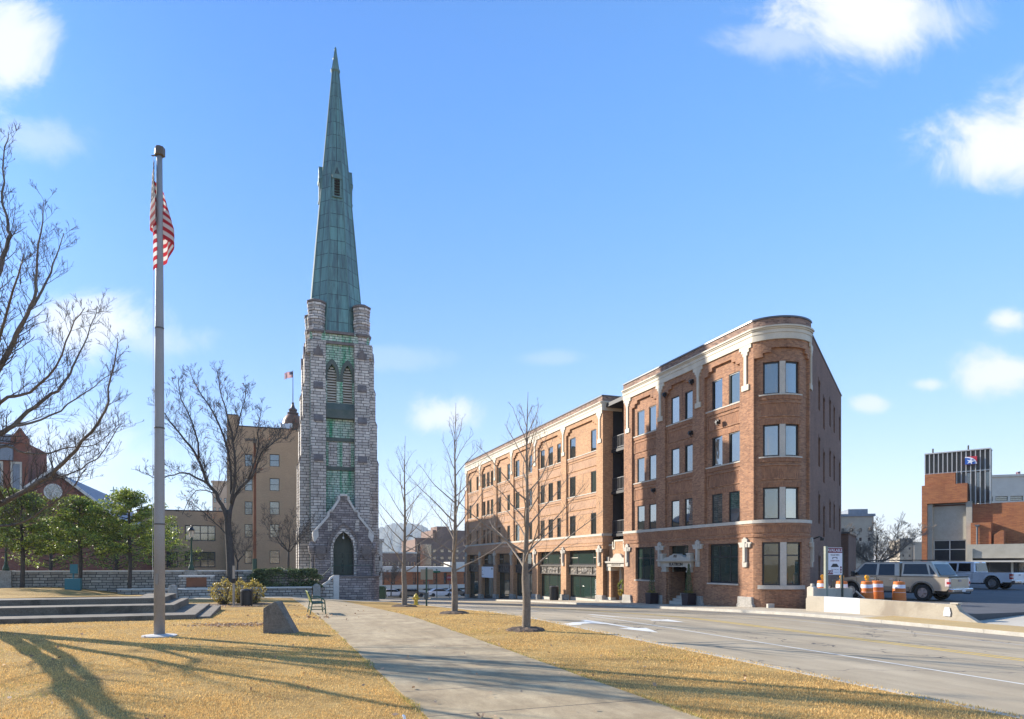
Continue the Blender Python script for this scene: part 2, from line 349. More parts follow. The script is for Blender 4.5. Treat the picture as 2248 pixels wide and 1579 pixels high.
def wall_grid(mb, u0, u1, z0, z1, d, holes, fn=None, du=None):
    """front face at depth d[0] with openings whose reveals run to depth d[1]; fn maps (u, depth, z) to a point"""
    if fn is None: fn = lambda u, y, z: (u, y, z)
    us = {u0, u1}; zs = {z0, z1}
    for h in holes: us |= {min(max(h[0], u0), u1), min(max(h[1], u0), u1)}; zs |= {min(max(h[2], z0), z1), min(max(h[3], z0), z1)}
    if du:
        k = int(round((u1-u0)/du)); us |= {u0+(u1-u0)*i/k for i in range(k+1)}
    us = sorted(us); zs = sorted(zs)
    us = [us[0]]+[b for a, b in zip(us, us[1:]) if b-a > 1e-5]; zs = [zs[0]]+[b for a, b in zip(zs, zs[1:]) if b-a > 1e-5]
    def hole(i, j):
        if i < 0 or j < 0 or i >= len(us)-1 or j >= len(zs)-1: return False
        uc = (us[i]+us[i+1])/2; zc = (zs[j]+zs[j+1])/2
        return any(h[0] < uc < h[1] and h[2] < zc < h[3] for h in holes)
    for i in range(len(us)-1):
        for j in range(len(zs)-1):
            a, b, c, e = us[i], us[i+1], zs[j], zs[j+1]
            if hole(i, j): continue
            mb.poly([fn(a, d[0], c), fn(b, d[0], c), fn(b, d[0], e), fn(a, d[0], e)])
            if hole(i-1, j): mb.poly([fn(a, d[0], c), fn(a, d[0], e), fn(a, d[1], e), fn(a, d[1], c)])
            if hole(i+1, j): mb.poly([fn(b, d[0], c), fn(b, d[1], c), fn(b, d[1], e), fn(b, d[0], e)])
            if hole(i, j-1): mb.poly([fn(a, d[0], c), fn(a, d[1], c), fn(b, d[1], c), fn(b, d[0], c)])
            if hole(i, j+1): mb.poly([fn(a, d[0], e), fn(b, d[0], e), fn(b, d[1], e), fn(a, d[1], e)])
    return mb
def window(parent, x0, x1, z0, z1, y, off, gm='glass', fw=.06, vs=(), hs=(), name='window', fm='frame', sill=None, fn=None):
    """frame ring with bars at x in vs and z in hs; the pane is its child"""
    mb = MB(); d = .045
    if fn is None:
        mb.box(x0, x0+fw, y-d, y, z0, z1).box(x1-fw, x1, y-d, y, z0, z1).box(x0+fw, x1-fw, y-d, y, z1-fw, z1).box(x0+fw, x1-fw, y-d, y, z0, z0+fw)
        for v in vs: mb.box(v-fw*.45, v+fw*.45, y-d*.85, y, z0+fw, z1-fw)
        for h in hs: mb.box(x0+fw, x1-fw, y-d*.8, y, h-fw*.4, h+fw*.4)
    else:
        def cb(a, b, c, e, y0):
            k = max(1, int((b-a)/.15))
            for q in range(k):
                p0, p1 = a+(b-a)*q/k, a+(b-a)*(q+1)/k
                mb.poly([fn(p0, y0, c), fn(p1, y0, c), fn(p1, y0, e), fn(p0, y0, e)])
                mb.poly([fn(p0, y0, e), fn(p1, y0, e), fn(p1, y, e), fn(p0, y, e)]); mb.poly([fn(p0, y, c), fn(p1, y, c), fn(p1, y0, c), fn(p0, y0, c)])
            mb.poly([fn(a, y, c), fn(a, y0, c), fn(a, y0, e), fn(a, y, e)]); mb.poly([fn(b, y0, c), fn(b, y, c), fn(b, y, e), fn(b, y0, e)])
        cb(x0, x0+fw, z0, z1, y-d); cb(x1-fw, x1, z0, z1, y-d); cb(x0+fw, x1-fw, z1-fw, z1, y-d); cb(x0+fw, x1-fw, z0, z0+fw, y-d)
        for h in hs: cb(x0+fw, x1-fw, h-fw*.5, h+fw*.5, y-d*.8)
        for v in vs: cb(v-fw*.45, v+fw*.45, z0+fw, z1-fw, y-d*.85)
    f = mb.build(name, M[fm], parent, off)
    if gm == 'glass': gm = random.choice(('glass', 'glass', 'glass', 'glass', 'glass_b', 'glass_b'))
    p = MB()
    if fn is None: p.box(x0+.01, x1-.01, y-.012, y+.02, z0+.01, z1-.01)
    else:
        k = 8
        for q in range(k):
            a, b = x0+(x1-x0)*q/k, x0+(x1-x0)*(q+1)/k
            p.poly([fn(a, y-.012, z0), fn(b, y-.012, z0), fn(b, y-.012, z1), fn(a, y-.012, z1)])
    p.build('pane', M[gm], f)
    if sill is not None:
        MB().box(x0-.06, x1+.06, sill[0], sill[1], z0-.09, z0-.003).build('sill', M['trimstone'], f)
    return f
def pathband(path, z0, z1, out, inn=-.02):
    """path: [(x, y, nx, ny)] with outward normals; a moulding standing `out` proud of it"""
    mb = MB()
    for (a, b) in zip(path, path[1:]):
        ao = (a[0]+a[2]*out, a[1]+a[3]*out); bo = (b[0]+b[2]*out, b[1]+b[3]*out); ai = (a[0]+a[2]*inn, a[1]+a[3]*inn); bi = (b[0]+b[2]*inn, b[1]+b[3]*inn)
        mb.poly([(*ao, z0), (*bo, z0), (*bo, z1), (*ao, z1)]); mb.poly([(*ao, z1), (*bo, z1), (*bi, z1), (*ai, z1)]); mb.poly([(*ai, z0), (*bi, z0), (*bo, z0), (*ao, z0)])
    for p, fl in ((path[0], 1), (path[-1], 0)):
        o = (p[0]+p[2]*out, p[1]+p[3]*out); i = (p[0]+p[2]*inn, p[1]+p[3]*inn); q = [(*o, z0), (*o, z1), (*i, z1), (*i, z0)]; mb.poly(q)
    return mb
def leaves(centers, size, mat, name, parent, jitter=.5, flat=0.0, aspect=2.0):
    c = np.asarray(centers); n = len(c)
    a = NP.normal(size=(n, 3)); a[:, 2] *= (1-flat); a /= np.linalg.norm(a, axis=1)[:, None]
    b = NP.normal(size=(n, 3)); b[:, 2] *= (1-flat); b -= a*(a*b).sum(1)[:, None]; b /= np.linalg.norm(b, axis=1)[:, None]
    s = size*(1+jitter*(NP.random(n)-.5))[:, None]
    V = np.stack([c-a*s*.5, c+b*s*.5/aspect, c+a*s*.5, c-b*s*.5/aspect], 1).reshape(-1, 3)
    F = np.arange(4*n).reshape(n, 4)
    return mesh_np(name, V, F, mat, parent)

# ------------------------------------------------------------------ ground, road, pavements
def ground_mat():
    m, nt, b = newmat('dry_lawn'); v = coord(nt); sp = nt.nodes.new('ShaderNodeSeparateXYZ'); nt.links.new(v, sp.inputs[0])
    f = noise(nt, v, .55, 8, .65); f2 = noise(nt, v, 9, 6, .7); f3 = noise(nt, v, 70, 3, .6)
    col = ramp(nt, f, [(.3, (.30, .19, .08)), (.5, (.45, .295, .115)), (.72, (.56, .40, .18))])
    col = mixc(nt, .6, col, ramp(nt, f2, [(.28, (.55, .5, .42)), (.7, (1.2, 1.18, 1.1))]), 'MULTIPLY')
    col = mixc(nt, .55, col, ramp(nt, f3, [(.3, (.45, .42, .36)), (.7, (1.3, 1.28, 1.2))]), 'MULTIPLY')
    far = mathn(nt, 'GREATER_THAN', sp.outputs[1], 56.0)
    col = mixc(nt, far, col, ramp(nt, f2, [(.3, (.12, .11, .09)), (.7, (.2, .18, .15))]))
    nt.links.new(col, b.inputs['Base Color']); b.inputs['Roughness'].default_value = .95; b.inputs['Specular IOR Level'].default_value = .1
    bump(nt, b, mathn(nt, 'ADD', f3, f2), .6, .03); return m
def path_mat(name, c1, c2, joint=1.72, off=0.35, axis=1):
    m, nt, b = newmat(name); v = coord(nt); sp = nt.nodes.new('ShaderNodeSeparateXYZ'); nt.links.new(v, sp.inputs[0])
    f = noise(nt, v, .8, 8, .65); f2 = noise(nt, v, 55, 4, .65); f3 = noise(nt, mapv(nt, v, (1, .35, 1)), 3.2, 6, .7, .5)
    col = ramp(nt, f, [(.32, c1), (.68, c2)])
    col = mixc(nt, .55, col, ramp(nt, f2, [(.3, (.62, .6, .57)), (.7, (1.2, 1.2, 1.18))]), 'MULTIPLY')
    col = mixc(nt, .5, col, ramp(nt, f3, [(.35, (.50, .46, .40)), (.6, (1.08, 1.08, 1.06))]), 'MULTIPLY')
    t = mathn(nt, 'FRACT', mathn(nt, 'DIVIDE', mathn(nt, 'ADD', sp.outputs[axis], 100*joint+off), joint))
    j = mathn(nt, 'LESS_THAN', t, .026/joint)
    col = mixc(nt, j, col, (.06, .052, .042))
    nt.links.new(col, b.inputs['Base Color']); b.inputs['Roughness'].default_value = .9; bump(nt, b, f2, .25, .01); return m
def asphalt_mat(name, c1, c2, streak=True):
    m, nt, b = newmat(name); v = coord(nt)
    f = noise(nt, v, .5, 8, .65); f2 = noise(nt, v, 90, 3, .6); col = ramp(nt, f, [(.3, c1), (.7, c2)])
    col = mixc(nt, .6, col, ramp(nt, f2, [(.3, (.55, .55, .56)), (.7, (1.3, 1.3, 1.28))]), 'MULTIPLY')
    if streak:
        f3 = noise(nt, mapv(nt, v, (1, .05, 1)), 1.1, 6, .65); col = mixc(nt, .55, col, ramp(nt, f3, [(.34, (.60, .59, .58)), (.6, (1.06, 1.05, 1.04))]), 'MULTIPLY')  # lengthwise streaks: tyre marks together with painted-in bands of shade
        wv = nt.nodes.new('ShaderNodeTexVoronoi'); wv.feature = 'DISTANCE_TO_EDGE'; wv.inputs['Scale'].default_value = .17
        dn = nt.nodes.new('ShaderNodeTexNoise'); dn.inputs['Scale'].default_value = 1.5; dn.inputs['Detail'].default_value = 5; nt.links.new(v, dn.inputs['Vector'])
        ad = nt.nodes.new('ShaderNodeVectorMath'); ad.operation = 'ADD'; nt.links.new(v, ad.inputs[0]); nt.links.new(dn.outputs['Color'], ad.inputs[1]); nt.links.new(ad.outputs[0], wv.inputs['Vector'])
        col = mixc(nt, mathn(nt, 'LESS_THAN', wv.outputs['Distance'], .0028), col, (.10, .085, .065))
    nt.links.new(col, b.inputs['Base Color']); b.inputs['Roughness'].default_value = .85; bump(nt, b, f2, .3, .008); return m
M['lawn'] = ground_mat()
M['path'] = path_mat('worn_path_concrete', (.29, .21, .115), (.46, .36, .22))
M['walk'] = path_mat('pavement_concrete', (.40, .335, .245), (.53, .455, .345), 1.5)
M['kerb'] = mottled('kerb_concrete', (.34, .31, .26), (.50, .47, .40), 2, .9, .2, 40, .35)
M['asphalt'] = asphalt_mat('grey_asphalt', (.35, .275, .175), (.45, .365, .245))
M['lot_asphalt'] = asphalt_mat('lot_asphalt', (.06, .06, .064), (.10, .10, .105), False)
M['apron'] = mottled('aggregate_apron', (.33, .22, .085), (.48, .34, .15), 1.5, .95, .4, 45, .6)
M['white_line'] = mottled('worn_white_paint', (.60, .57, .50), (.78, .75, .68), 4, .7, .1, 40, .3)
M['faint_line'] = mottled('faded_white_paint', (.30, .29, .27), (.44, .43, .41), 3, .8, .1, 40, .4)
M['yellow_line'] = mottled('worn_yellow_paint', (.62, .38, .045), (.76, .50, .08), 2.5, .8, .1, 40, .5)

def sheet(name, mat, ss, ns, dz, zf=None, skirt=0, parent=None):
    """strip of ground over the s and n lines, dz above the lie of the land; local x = n, y = s"""
    mb = MB(); ss = list(ss); ns = list(ns); zf = zf or (lambda s, n: gz(s, n)+dz)
    for s in ss:
        for n in ns: mb.v.append((n, s, zf(s, n)))
    k = len(ns)
    for i in range(len(ss)-1):
        for j in range(k-1): mb.f.append((i*k+j, i*k+j+1, (i+1)*k+j+1, (i+1)*k+j))
    if skirt:
        ring = [(ss[0], n) for n in ns]+[(s, ns[-1]) for s in ss[1:]]+[(ss[-1], n) for n in ns[::-1][1:]]+[(s, ns[0]) for s in ss[::-1][1:]]
        for (a, b) in zip(ring, ring[1:]): mb.poly([(a[1], a[0], zf(*a)), (b[1], b[0], zf(*b)), (b[1], b[0], zf(*b)-skirt), (a[1], a[0], zf(*a)-skirt)])
    return mb.build(name, mat, parent, rz=0 if parent else RZT, recalc=False)
def fr(a, b, d): k = max(1, int(math.ceil((b-a)/d))); return [a+(b-a)*i/k for i in range(k+1)]
s_lines = [-500, -200, -80, -40]+fr(-30, 70, 1.0)+fr(72, 200, 8)+[230, 300, 430, 600, 900, 1500, 2500, 4200]
n_lines = [-2400, -1200, -600, -300, -150, -90, -60, -45]+fr(-36, -3, 3)+fr(-2, 8.5, .75)+[8.72, 8.80]+fr(9.2, 22.2, 1)+[22.6, 22.66]+fr(23.5, 40, 2)+[50, 70, 100, 160, 300, 600, 1200, 2400]
struct(sheet('ground', M['lawn'], s_lines, n_lines, 0, lambda s, n: gz(s, n)-(.5 if 8.79 < n < 22.62 and -60 < s < 440 else 0)-(.25 if n > 22.62 and s < 60 else 0)))
rs = fr(-40, 70, 1.0)+fr(74, 200, 6)+fr(220, 420, 20)
road = struct(sheet('road', M['asphalt'], rs, fr(8.78, 22.64, 1.15), -.13))
def line(n0, n1, s0, s1, mat, name, dz=-.126):
    sheet(name, M[mat], fr(s0, s1, 1.0), [n0, n1], dz, parent=road)
line(16.05, 16.17, -30, 60, 'yellow_line', 'lane_line'); line(16.40, 16.52, -30, 60, 'yellow_line', 'lane_line')
line(12.22, 12.31, -30, 24.5, 'white_line', 'lane_line')
for k in range(4): line(12.22, 12.31, 30+k*9, 33+k*9, 'white_line', 'lane_line')
line(20.15, 20.24, -30, 44, 'faint_line', 'lane_line')
sheet('gutter_patch', asphalt_mat('patched_asphalt', (.21, .18, .135), (.28, .24, .185)), fr(-30, 60, 1.0), [21.1, 22.6], -.127, parent=road)
def marking(name, outline):
    mb = MB(); mb.poly([(n, s, gz(s, n)-.1245) for s, n in outline]); mb.build(name, M['white_line'], road, recalc=False)
marking('turn_arrow', [(22.3, 10.72), (22.3, 11.0), (20.95, 11.08), (18.95, 11.08), (18.95, 11.45), (17.5, 10.98), (18.95, 10.45), (18.95, 10.86), (20.5, 10.86), (20.85, 10.5), (20.75, 10.05), (20.45, 9.9), (20.2, 9.2), (21.15, 9.2), (20.98, 9.65), (21.35, 10.0), (21.55, 10.5), (21.85, 10.72)])
marking('turn_arrow', [(26.2, 12.95), (25.0, 12.95), (23.4, 13.15), (22.2, 13.55), (21.85, 13.45), (21.1, 14.35), (22.6, 14.6), (22.35, 14.15), (23.3, 13.7), (24.6, 13.25), (26.2, 13.2)])
# paths and pavements
pl = fr(-8, 48.9, 1.0)
struct(sheet('path', M['path'], pl, [1.9, 2.9, 3.9, 5.02], .012, skirt=.1))
struct(sheet('cross_walk', M['walk'], fr(48.9, 53.3, .55), fr(-9, 8.76, 1.0), .010, skirt=.1))
struct(sheet('tower_walk', M['walk'], fr(53.3, 62, 1.0), [8.0, 8.76], .008, skirt=.1))
mbk = MB()
def kerb_run(mb, n0, n1, s0, s1):
    for a, b in zip(fr(s0, s1, 2.0), fr(s0, s1, 2.0)[1:]):
        za, zb_ = gz(a, (n0+n1)/2)+.006, gz(b, (n0+n1)/2)+.006; i = len(mb.v)
        mb.v += [(n0, a+.006, za-.4), (n1, a+.006, za-.4), (n0, b-.006, zb_-.4), (n1, b-.006, zb_-.4), (n0, a+.006, za), (n1, a+.006, za), (n0, b-.006, zb_), (n1, b-.006, zb_)]
        mb.f += [tuple(i+k for k in q) for q in ((0, 2, 3, 1), (4, 5, 7, 6), (0, 1, 5, 4), (2, 6, 7, 3), (0, 4, 6, 2), (1, 3, 7, 5))]
kerb_run(mbk, 8.70, 8.84, -30, 62); struct(mbk.build('kerb', M['kerb'], rz=RZT))
mbk = MB(); kerb_run(mbk, 22.56, 22.74, 4, 96)
struct(mbk.build('kerb', M['kerb'], rz=RZT))
struct(sheet('pavement', M['walk'], fr(21.0, 96, 1.0), [22.745, 23.7, 24.7, 25.9], -.004, skirt=.2))
struct(sheet('driveway_apron', M['apron'], fr(4, 20.96, 1.0), [22.6, 23.4, 24.32], .0, zf=lambda s, n: gz(s, n)+.03-.02*math.cos((n-22.6)*2.2), skirt=.3))
def ramp_z(s, n):
    t = min(1, max(0, (n-24.34)/5.2)); return (1-t)*(gz(s, n)-.02)+t*.0
struct(sheet('driveway', M['concrete'], fr(4, 18.15, 1.0), fr(24.34, 29.6, .66), 0, zf=ramp_z, skirt=.3))
# car park: one flat sheet round the side of the flatiron
def lot():
    A = W(31.2, 25.7); Bp = (16.55, 37.75); Cp = (25.9, 52.7)
    b1 = W(25.8, 24.75); b2 = W(18.15, 24.75); d1 = W(18.15, 29.6); d2 = W(4, 29.6)
    pts = [b1[:2], b2[:2], d1[:2], d2[:2], (90, 10), (140, 60), (60, 120), (32, 66), Cp, (16.85, 37.6)]
    mb = MB(); mb.poly([(x, y, 0.0) for x, y in pts])
    for a, b in zip(pts, pts[1:]+pts[:1]): mb.poly([(*a, 0), (*b, 0), (*b, -1.2), (*a, -1.2)])
    return mb.build('car_park', M['lot_asphalt'])
lot_o = struct(lot())
MB().prism([(26.5, 31.4), (34, 33.2), (34, 33.32), (26.5, 31.52)], .003, .006, 'z').build('bay_line', M['white_line'], lot_o)
# cross streets and far ground surfaces
struct(sheet('cross_street', M['asphalt'], fr(96.5, 112, 2), fr(-60, 8.7, 6)+[8.77], .0))
struct(sheet('far_pavement', M['walk'], fr(112.1, 130, 3), fr(-60, 60, 6), .02))

# ------------------------------------------------------------------ the flatiron corner building
ZB = -1.0
flat = thing('brick_building', 'brown brick flatiron building with a rounded corner and FLATIRON doorway', 'building', W(31.2, 25.7, ZB), RZF)
OFF = (0, 0, -ZB)
RA = 2.027; KINK = R(20); PHI = R(129); ARC = RA*(PHI-KINK)
def arc(u, y, z): a = u/RA+KINK; return (-RA*math.sin(KINK)+(RA-y)*math.sin(a), RA*math.cos(KINK)-(RA-y)*math.cos(a), z)
def anrm(u): return (math.sin(u/RA+KINK), -math.cos(u/RA+KINK))
def loc2px(x, y):
    X = 13.46+x*-DX+y*NX; Y = 38.11+x*-DY+y*NY; return 1124+1500*X/Y
def u_of(px):
    a, b = 0.0, ARC
    for _ in range(50):
        m = (a+b)/2; q = arc(m, 0, 0)
        if loc2px(q[0], q[1]) < px: a = m
        else: b = m
    return (a+b)/2
ROWS = ((4.32, 6.10), (7.80, 9.57), (11.24, 13.03))
HEAD = ((.0, 13.38), (.38, 13.60), (.75, 13.82))
def X(s): return 31.2-s
front_bays = [(X(44.56), X(41.22), [(X(44.03), X(43.03)), (X(42.42), X(41.40))]),
              (X(40.12), X(36.93), [(X(39.61), X(38.65)), (X(38.02), X(37.05))]),
              (X(35.69), X(32.35), [(X(35.16), X(34.14)), (X(33.54), X(32.55))])]
rear_bays = [(X(88.0), X(82.86), [(X(87.52), X(86.52)), (X(84.3), X(83.31))]),
             (X(81.65), X(76.97), [(X(81.45), X(80.52)), (X(79.88), X(78.89)), (X(78.36), X(77.31))]),
             (X(75.86), X(71.13), [(X(75.63), X(74.56)), (X(72.47), X(71.41))]),
             (X(70.06), X(64.5), [(X(69.77), X(68.6)), (X(65.75), X(64.66))]),
             (X(63.02), X(57.4), [(X(62.66), X(61.61)), (X(60.68), X(59.58)), (X(58.6), X(57.5))]),
             (X(56.25), X(50.31), [(X(55.8), X(54.59)), (X(51.6), X(50.42))])]
def bay_holes(b0, b1, z0=4.3): return [(b0+i, b1-i, z0, t) for i, t in HEAD]
RD = .16
YAW = {('wall_front', 2, j, r): -5.5+.5*j for j in (0, 1) for r in (1, 2)}
YAW[('wall_front', 1, 1, 2)] = YAW[('wall_front', 1, 1, 1)] = -3.5
def facade(root, bays, x0, x1, bm, sm_, wallname='wall', gm=('glass', 'glass', 'glass')):
    mb = MB(); hs = []
    for b0, b1, ws in bays: hs += bay_holes(b0, b1)
    wall_grid(mb, x0, x1, 4.1, 14.95, (0, RD), hs)
    for b0, b1, ws in bays:
        wall_grid(mb, b0-.001, b1+.001, 4.3, 13.9, (RD, RD+.12), [(w0, w1, r0, r1) for w0, w1 in ws for r0, r1 in ROWS])
    mb.build('wall', M[bm], root, OFF)
    for b0, b1, ws in bays:
        for r, (r0, r1) in enumerate(ROWS):
            for j, (w0, w1) in enumerate(ws):
                f = window(root, w0+.004, w1-.004, r0+.004, r1-.004, RD+.085, OFF, gm[r]); p = f.children[0]      # casements stand at slightly different angles
                yaw = YAW.get((wallname, bays.index((b0, b1, ws)), j, r), random.uniform(-.6, .6))
                c = Vector(((w0+w1)/2, RD+.095, 0)); m = Matrix.Translation(c) @ Matrix.Rotation(R(yaw), 4, 'Z') @ Matrix.Translation(-c); p.data.transform(m)
            if r:
                s = MB().box(b0+.004, b1-.004, RD-.09, RD+.05, r0-.075, r0-.004); s.build('sill', M['trimstone'], root, OFF)
                MB().box(b0+.02, b1-.02, RD-.055, RD+.02, r0-.30, r0-.079).build('soldier_course', M[sm_], root, OFF)
                zp0, zp1 = ROWS[r-1][1]+.42, r0-.44
                p = MB().box(b0+.22, b1-.22, RD-.012, RD+.02, zp0+.07, zp1-.07).build('spandrel_panel', M[sm_], root, OFF)
                q = MB().box(b0+.12, b1-.12, RD-.05, RD+.02, zp0, zp0+.067).box(b0+.12, b1-.12, RD-.05, RD+.02, zp1-.067, zp1)
                q.box(b0+.12, b0+.217, RD-.05, RD+.02, zp0+.067, zp1-.067).box(b1-.217, b1-.12, RD-.05, RD+.02, zp0+.067, zp1-.067).build('panel_border', M[bm], p)
            if r < 2:
                MB().box(b0+.03, b1-.03, RD-.015, RD+.02, r1+.003, r1+.27).build('soldier_course', M[sm_], root, OFF)
def ornament(root, x, loc=None, rz=0, name='pier_ornament', lo=False, y=0.0):
    o = .075
    if not lo: pts = [(-.30, 11.66), (.30, 11.66), (.30, 11.98), (.11, 11.98), (.11, 13.62), (.2, 13.62), (.2, 13.8), (.32, 13.8), (.32, 13.98), (.5, 13.98), (.5, 14.205), (-.5, 14.205), (-.5, 13.98), (-.32, 13.98), (-.32, 13.8), (-.2, 13.8), (-.2, 13.62), (-.11, 13.62), (-.11, 11.98), (-.30, 11.98)]
    else: pts = [(-.17, 1.68), (.17, 1.68), (.2, 1.92), (.2, 1.98), (.13, 1.98), (.13, 2.80), (.44, 2.80), (.47, 2.96), (.54, 3.02), (.54, 3.085), (.22, 3.085), (.22, 3.26), (.1, 3.3), (.08, 3.36), (-.08, 3.36), (-.1, 3.3), (-.22, 3.26), (-.22, 3.085), (-.54, 3.085), (-.54, 3.02), (-.47, 2.96), (-.44, 2.80), (-.13, 2.80), (-.14, 1.98), (-.2, 1.98), (-.2, 1.92)]
    mb = MB().prism([(x+a, z) for a, z in pts], y-o*(1.5 if lo else 1), y+.01)
    if lo: mb.box(x-.1, x+.1, y-.17, y-.09, 1.98, 3.1).box(x-.26, x+.26, y-.15, y-.09, 2.8, 3.02)
    return mb.build(name, M['ornament' if lo else 'cream'], root, loc or OFF, rz)
facade(flat, front_bays, X(45.74), 0.0, 'brick', 'soldier', 'wall_front')
# ground floor of the straight front
E0, E1 = X(39.71), X(37.26)
mb = MB()
wall_grid(mb, X(45.74), 0.0, -2.2, 4.1, (0, .26), [(X(44.03), X(41.42), .71, 3.06), (X(40.12)+.5, X(36.93)-.45, -2.2, 3.06), (X(35.29), X(32.51), .71, 3.06)])
mb.build('ground_floor_wall', M['brick'], flat, OFF)
for w0, w1 in ((X(44.03), X(41.42)), (X(35.29), X(32.51))):
    c = (w0+w1)/2; window(flat, w0+.004, w1-.004, .715, 3.055, .22, OFF, 'glass_green', .09, (c-.5, c+.5), (2.28,), sill=(-.07, .24))
# rounded corner
u_a, u_b = .03, ARC-.22
w1a, w1b, w2a, w2b = u_of(1672.5), u_of(1713.2), u_of(1727), u_of(1760.5)
mb = MB()
chead = [(u_a, u_b, 4.3, 13.30), (u_a+.5, u_b-.28, 4.3, 13.52), (u_a+.95, u_b-.55, 4.3, 13.76)]
wall_grid(mb, 0, ARC, 4.1, 14.95, (0, RD), chead, arc, .16)
wall_grid(mb, u_a-.001, u_b+.001, 4.3, 13.9, (RD, RD+.2), [(w1a, w2b, r0, r1) for r0, r1 in ROWS], arc, .16)
wall_grid(mb, 0, ARC, -2.2, 4.1, (0, .2), [(w1a, w2b, .69, 3.06)], arc, .16)
mb.build('corner_wall', M['brick'], flat, OFF)
for k, (r0, r1) in enumerate(((.69, 3.06),)+ROWS):
    y = RD+.15 if k else .16
    hs = (2.34,) if k == 0 else ()
    gk = 'glass' if k else 'glass_green'; window(flat, w1a+.004, w1b, r0+.004, r1-.004, y, OFF, gk, .08, (), hs, fn=arc); window(flat, w2a, w2b-.004, r0+.004, r1-.004, y, OFF, gk, .08, (), hs, fn=arc)
    m2 = MB(); a, b = w1b, w2a
    for (p, q) in ((y-.16, y-.16),): m2.poly([arc(a, p, r0), arc(b, p, r0), arc(b, p, r1), arc(a, p, r1)])
    m2.poly([arc(a, y-.16, r0), arc(a, y, r0), arc(a, y, r1), arc(a, y-.16, r1)]); m2.poly([arc(b, y, r0), arc(b, y-.16, r0), arc(b, y-.16, r1), arc(b, y, r1)])
    m2.build('stone_mullion', M['trimstone'], flat, OFF)
    d0 = 0 if not k else RD
    pth = [(*arc(u, d0, 0)[:2], *anrm(u)) for u in fr(w1a-.2, w2b+.15, .15)]
    pathband(pth, r0-(.22 if not k else .075), r0-.003, .09).build('sill', M['trimstone'], flat, OFF)
    if k > 1:
        pathband(pth, r0-.30, r0-.079, .05).build('soldier_course', M['soldier'], flat, OFF)
        zp0, zp1 = ROWS[k-2][1]+.42, r0-.44
        p = pathband(pth[1:-1], zp0+.07, zp1-.07, .012).build('spandrel_panel', M['soldier'], flat, OFF)
        q = pathband(pth, zp0, zp0+.067, .05); q2 = pathband(pth, zp1-.067, zp1, .05); q.f += [tuple(i+len(q.v) for i in f) for f in q2.f]; q.v += q2.v
        q.build('panel_border', M['brick'], p)
    if 0 < k < 3: pathband(pth, r1+.003, r1+.27, .015).build('soldier_course', M['soldier'], flat, OFF)
# mouldings that run along the front and round the corner
fpath = [(X(45.74), 0, 0, -1), (0, 0, 0, -1)]+[(*arc(u, 0, 0)[:2], *anrm(u)) for u in fr(.001, ARC, .12)]
def mouldings(root, path, sm_, bm):
    pathband(path, 4.12, 4.302, .10).build('belt_course', M['trimstone'], root, OFF)
    pathband(path, 3.60, 4.0, .035).build('corbel_band', M[sm_], root, OFF); pathband(path, 3.36, 3.47, .05).build('corbel_band', M[sm_], root, OFF)
    pathband(path, 4.0, 4.117, .06).build('corbel_band', M[bm], root, OFF)
    c = pathband(path, 14.2, 14.55, .09); 
    for z0, z1, o in ((14.553, 14.76, .12), (14.763, 14.84, .17), (14.843, 14.93, .23)):
        q = pathband(path, z0, z1, o); c.f += [tuple(i+len(c.v) for i in f) for f in q.f]; c.v += q.v
    c.build('cornice', M['cream'], root, OFF)
    p = pathband(path, 14.933, 15.36, .05, -.3).build('parapet', M['brick_parapet'], root, OFF)
    pathband(path, 15.363, 15.45, .11, -.4).build('coping', M['black'] if sm_ == 'x' else M['coping_metal'], p)
M['coping_metal'] = plain('dark_coping_metal', (.10, .10, .105), .35, .6)
mouldings(flat, fpath, 'soldier', 'brick')
piers = [X(45.15), X(40.67), X(36.3), X(31.82)]
for x in piers: ornament(flat, x); ornament(flat, x, lo=True)
for x, w in ((X(45.15), .62), (X(40.5), .55), (X(36.4), .6), (X(31.78), .62)):
    zt = gz(31.2-x, 25.6)
    MB().prism([(x-w*1.12, zt-.3), (x+w*1.12, zt-.3), (x+w*1.12, zt+.12), (x+w, zt+.2), (x+w*.96, zt+.58), (x-w*.96, zt+.58), (x-w, zt+.2), (x-w*1.12, zt+.12)], -.15, .05).build('plinth_block', M['plinth'], flat, OFF, bevel=.03)
MB().box(*[arc(u_of(1720)-.17, 0, 0)[0], arc(u_of(1720)+.17, 0, 0)[0]], -.02, .4, -.55, -.3).build('vent_block', M['trimstone'], flat, (OFF[0], OFF[1], OFF[2]))
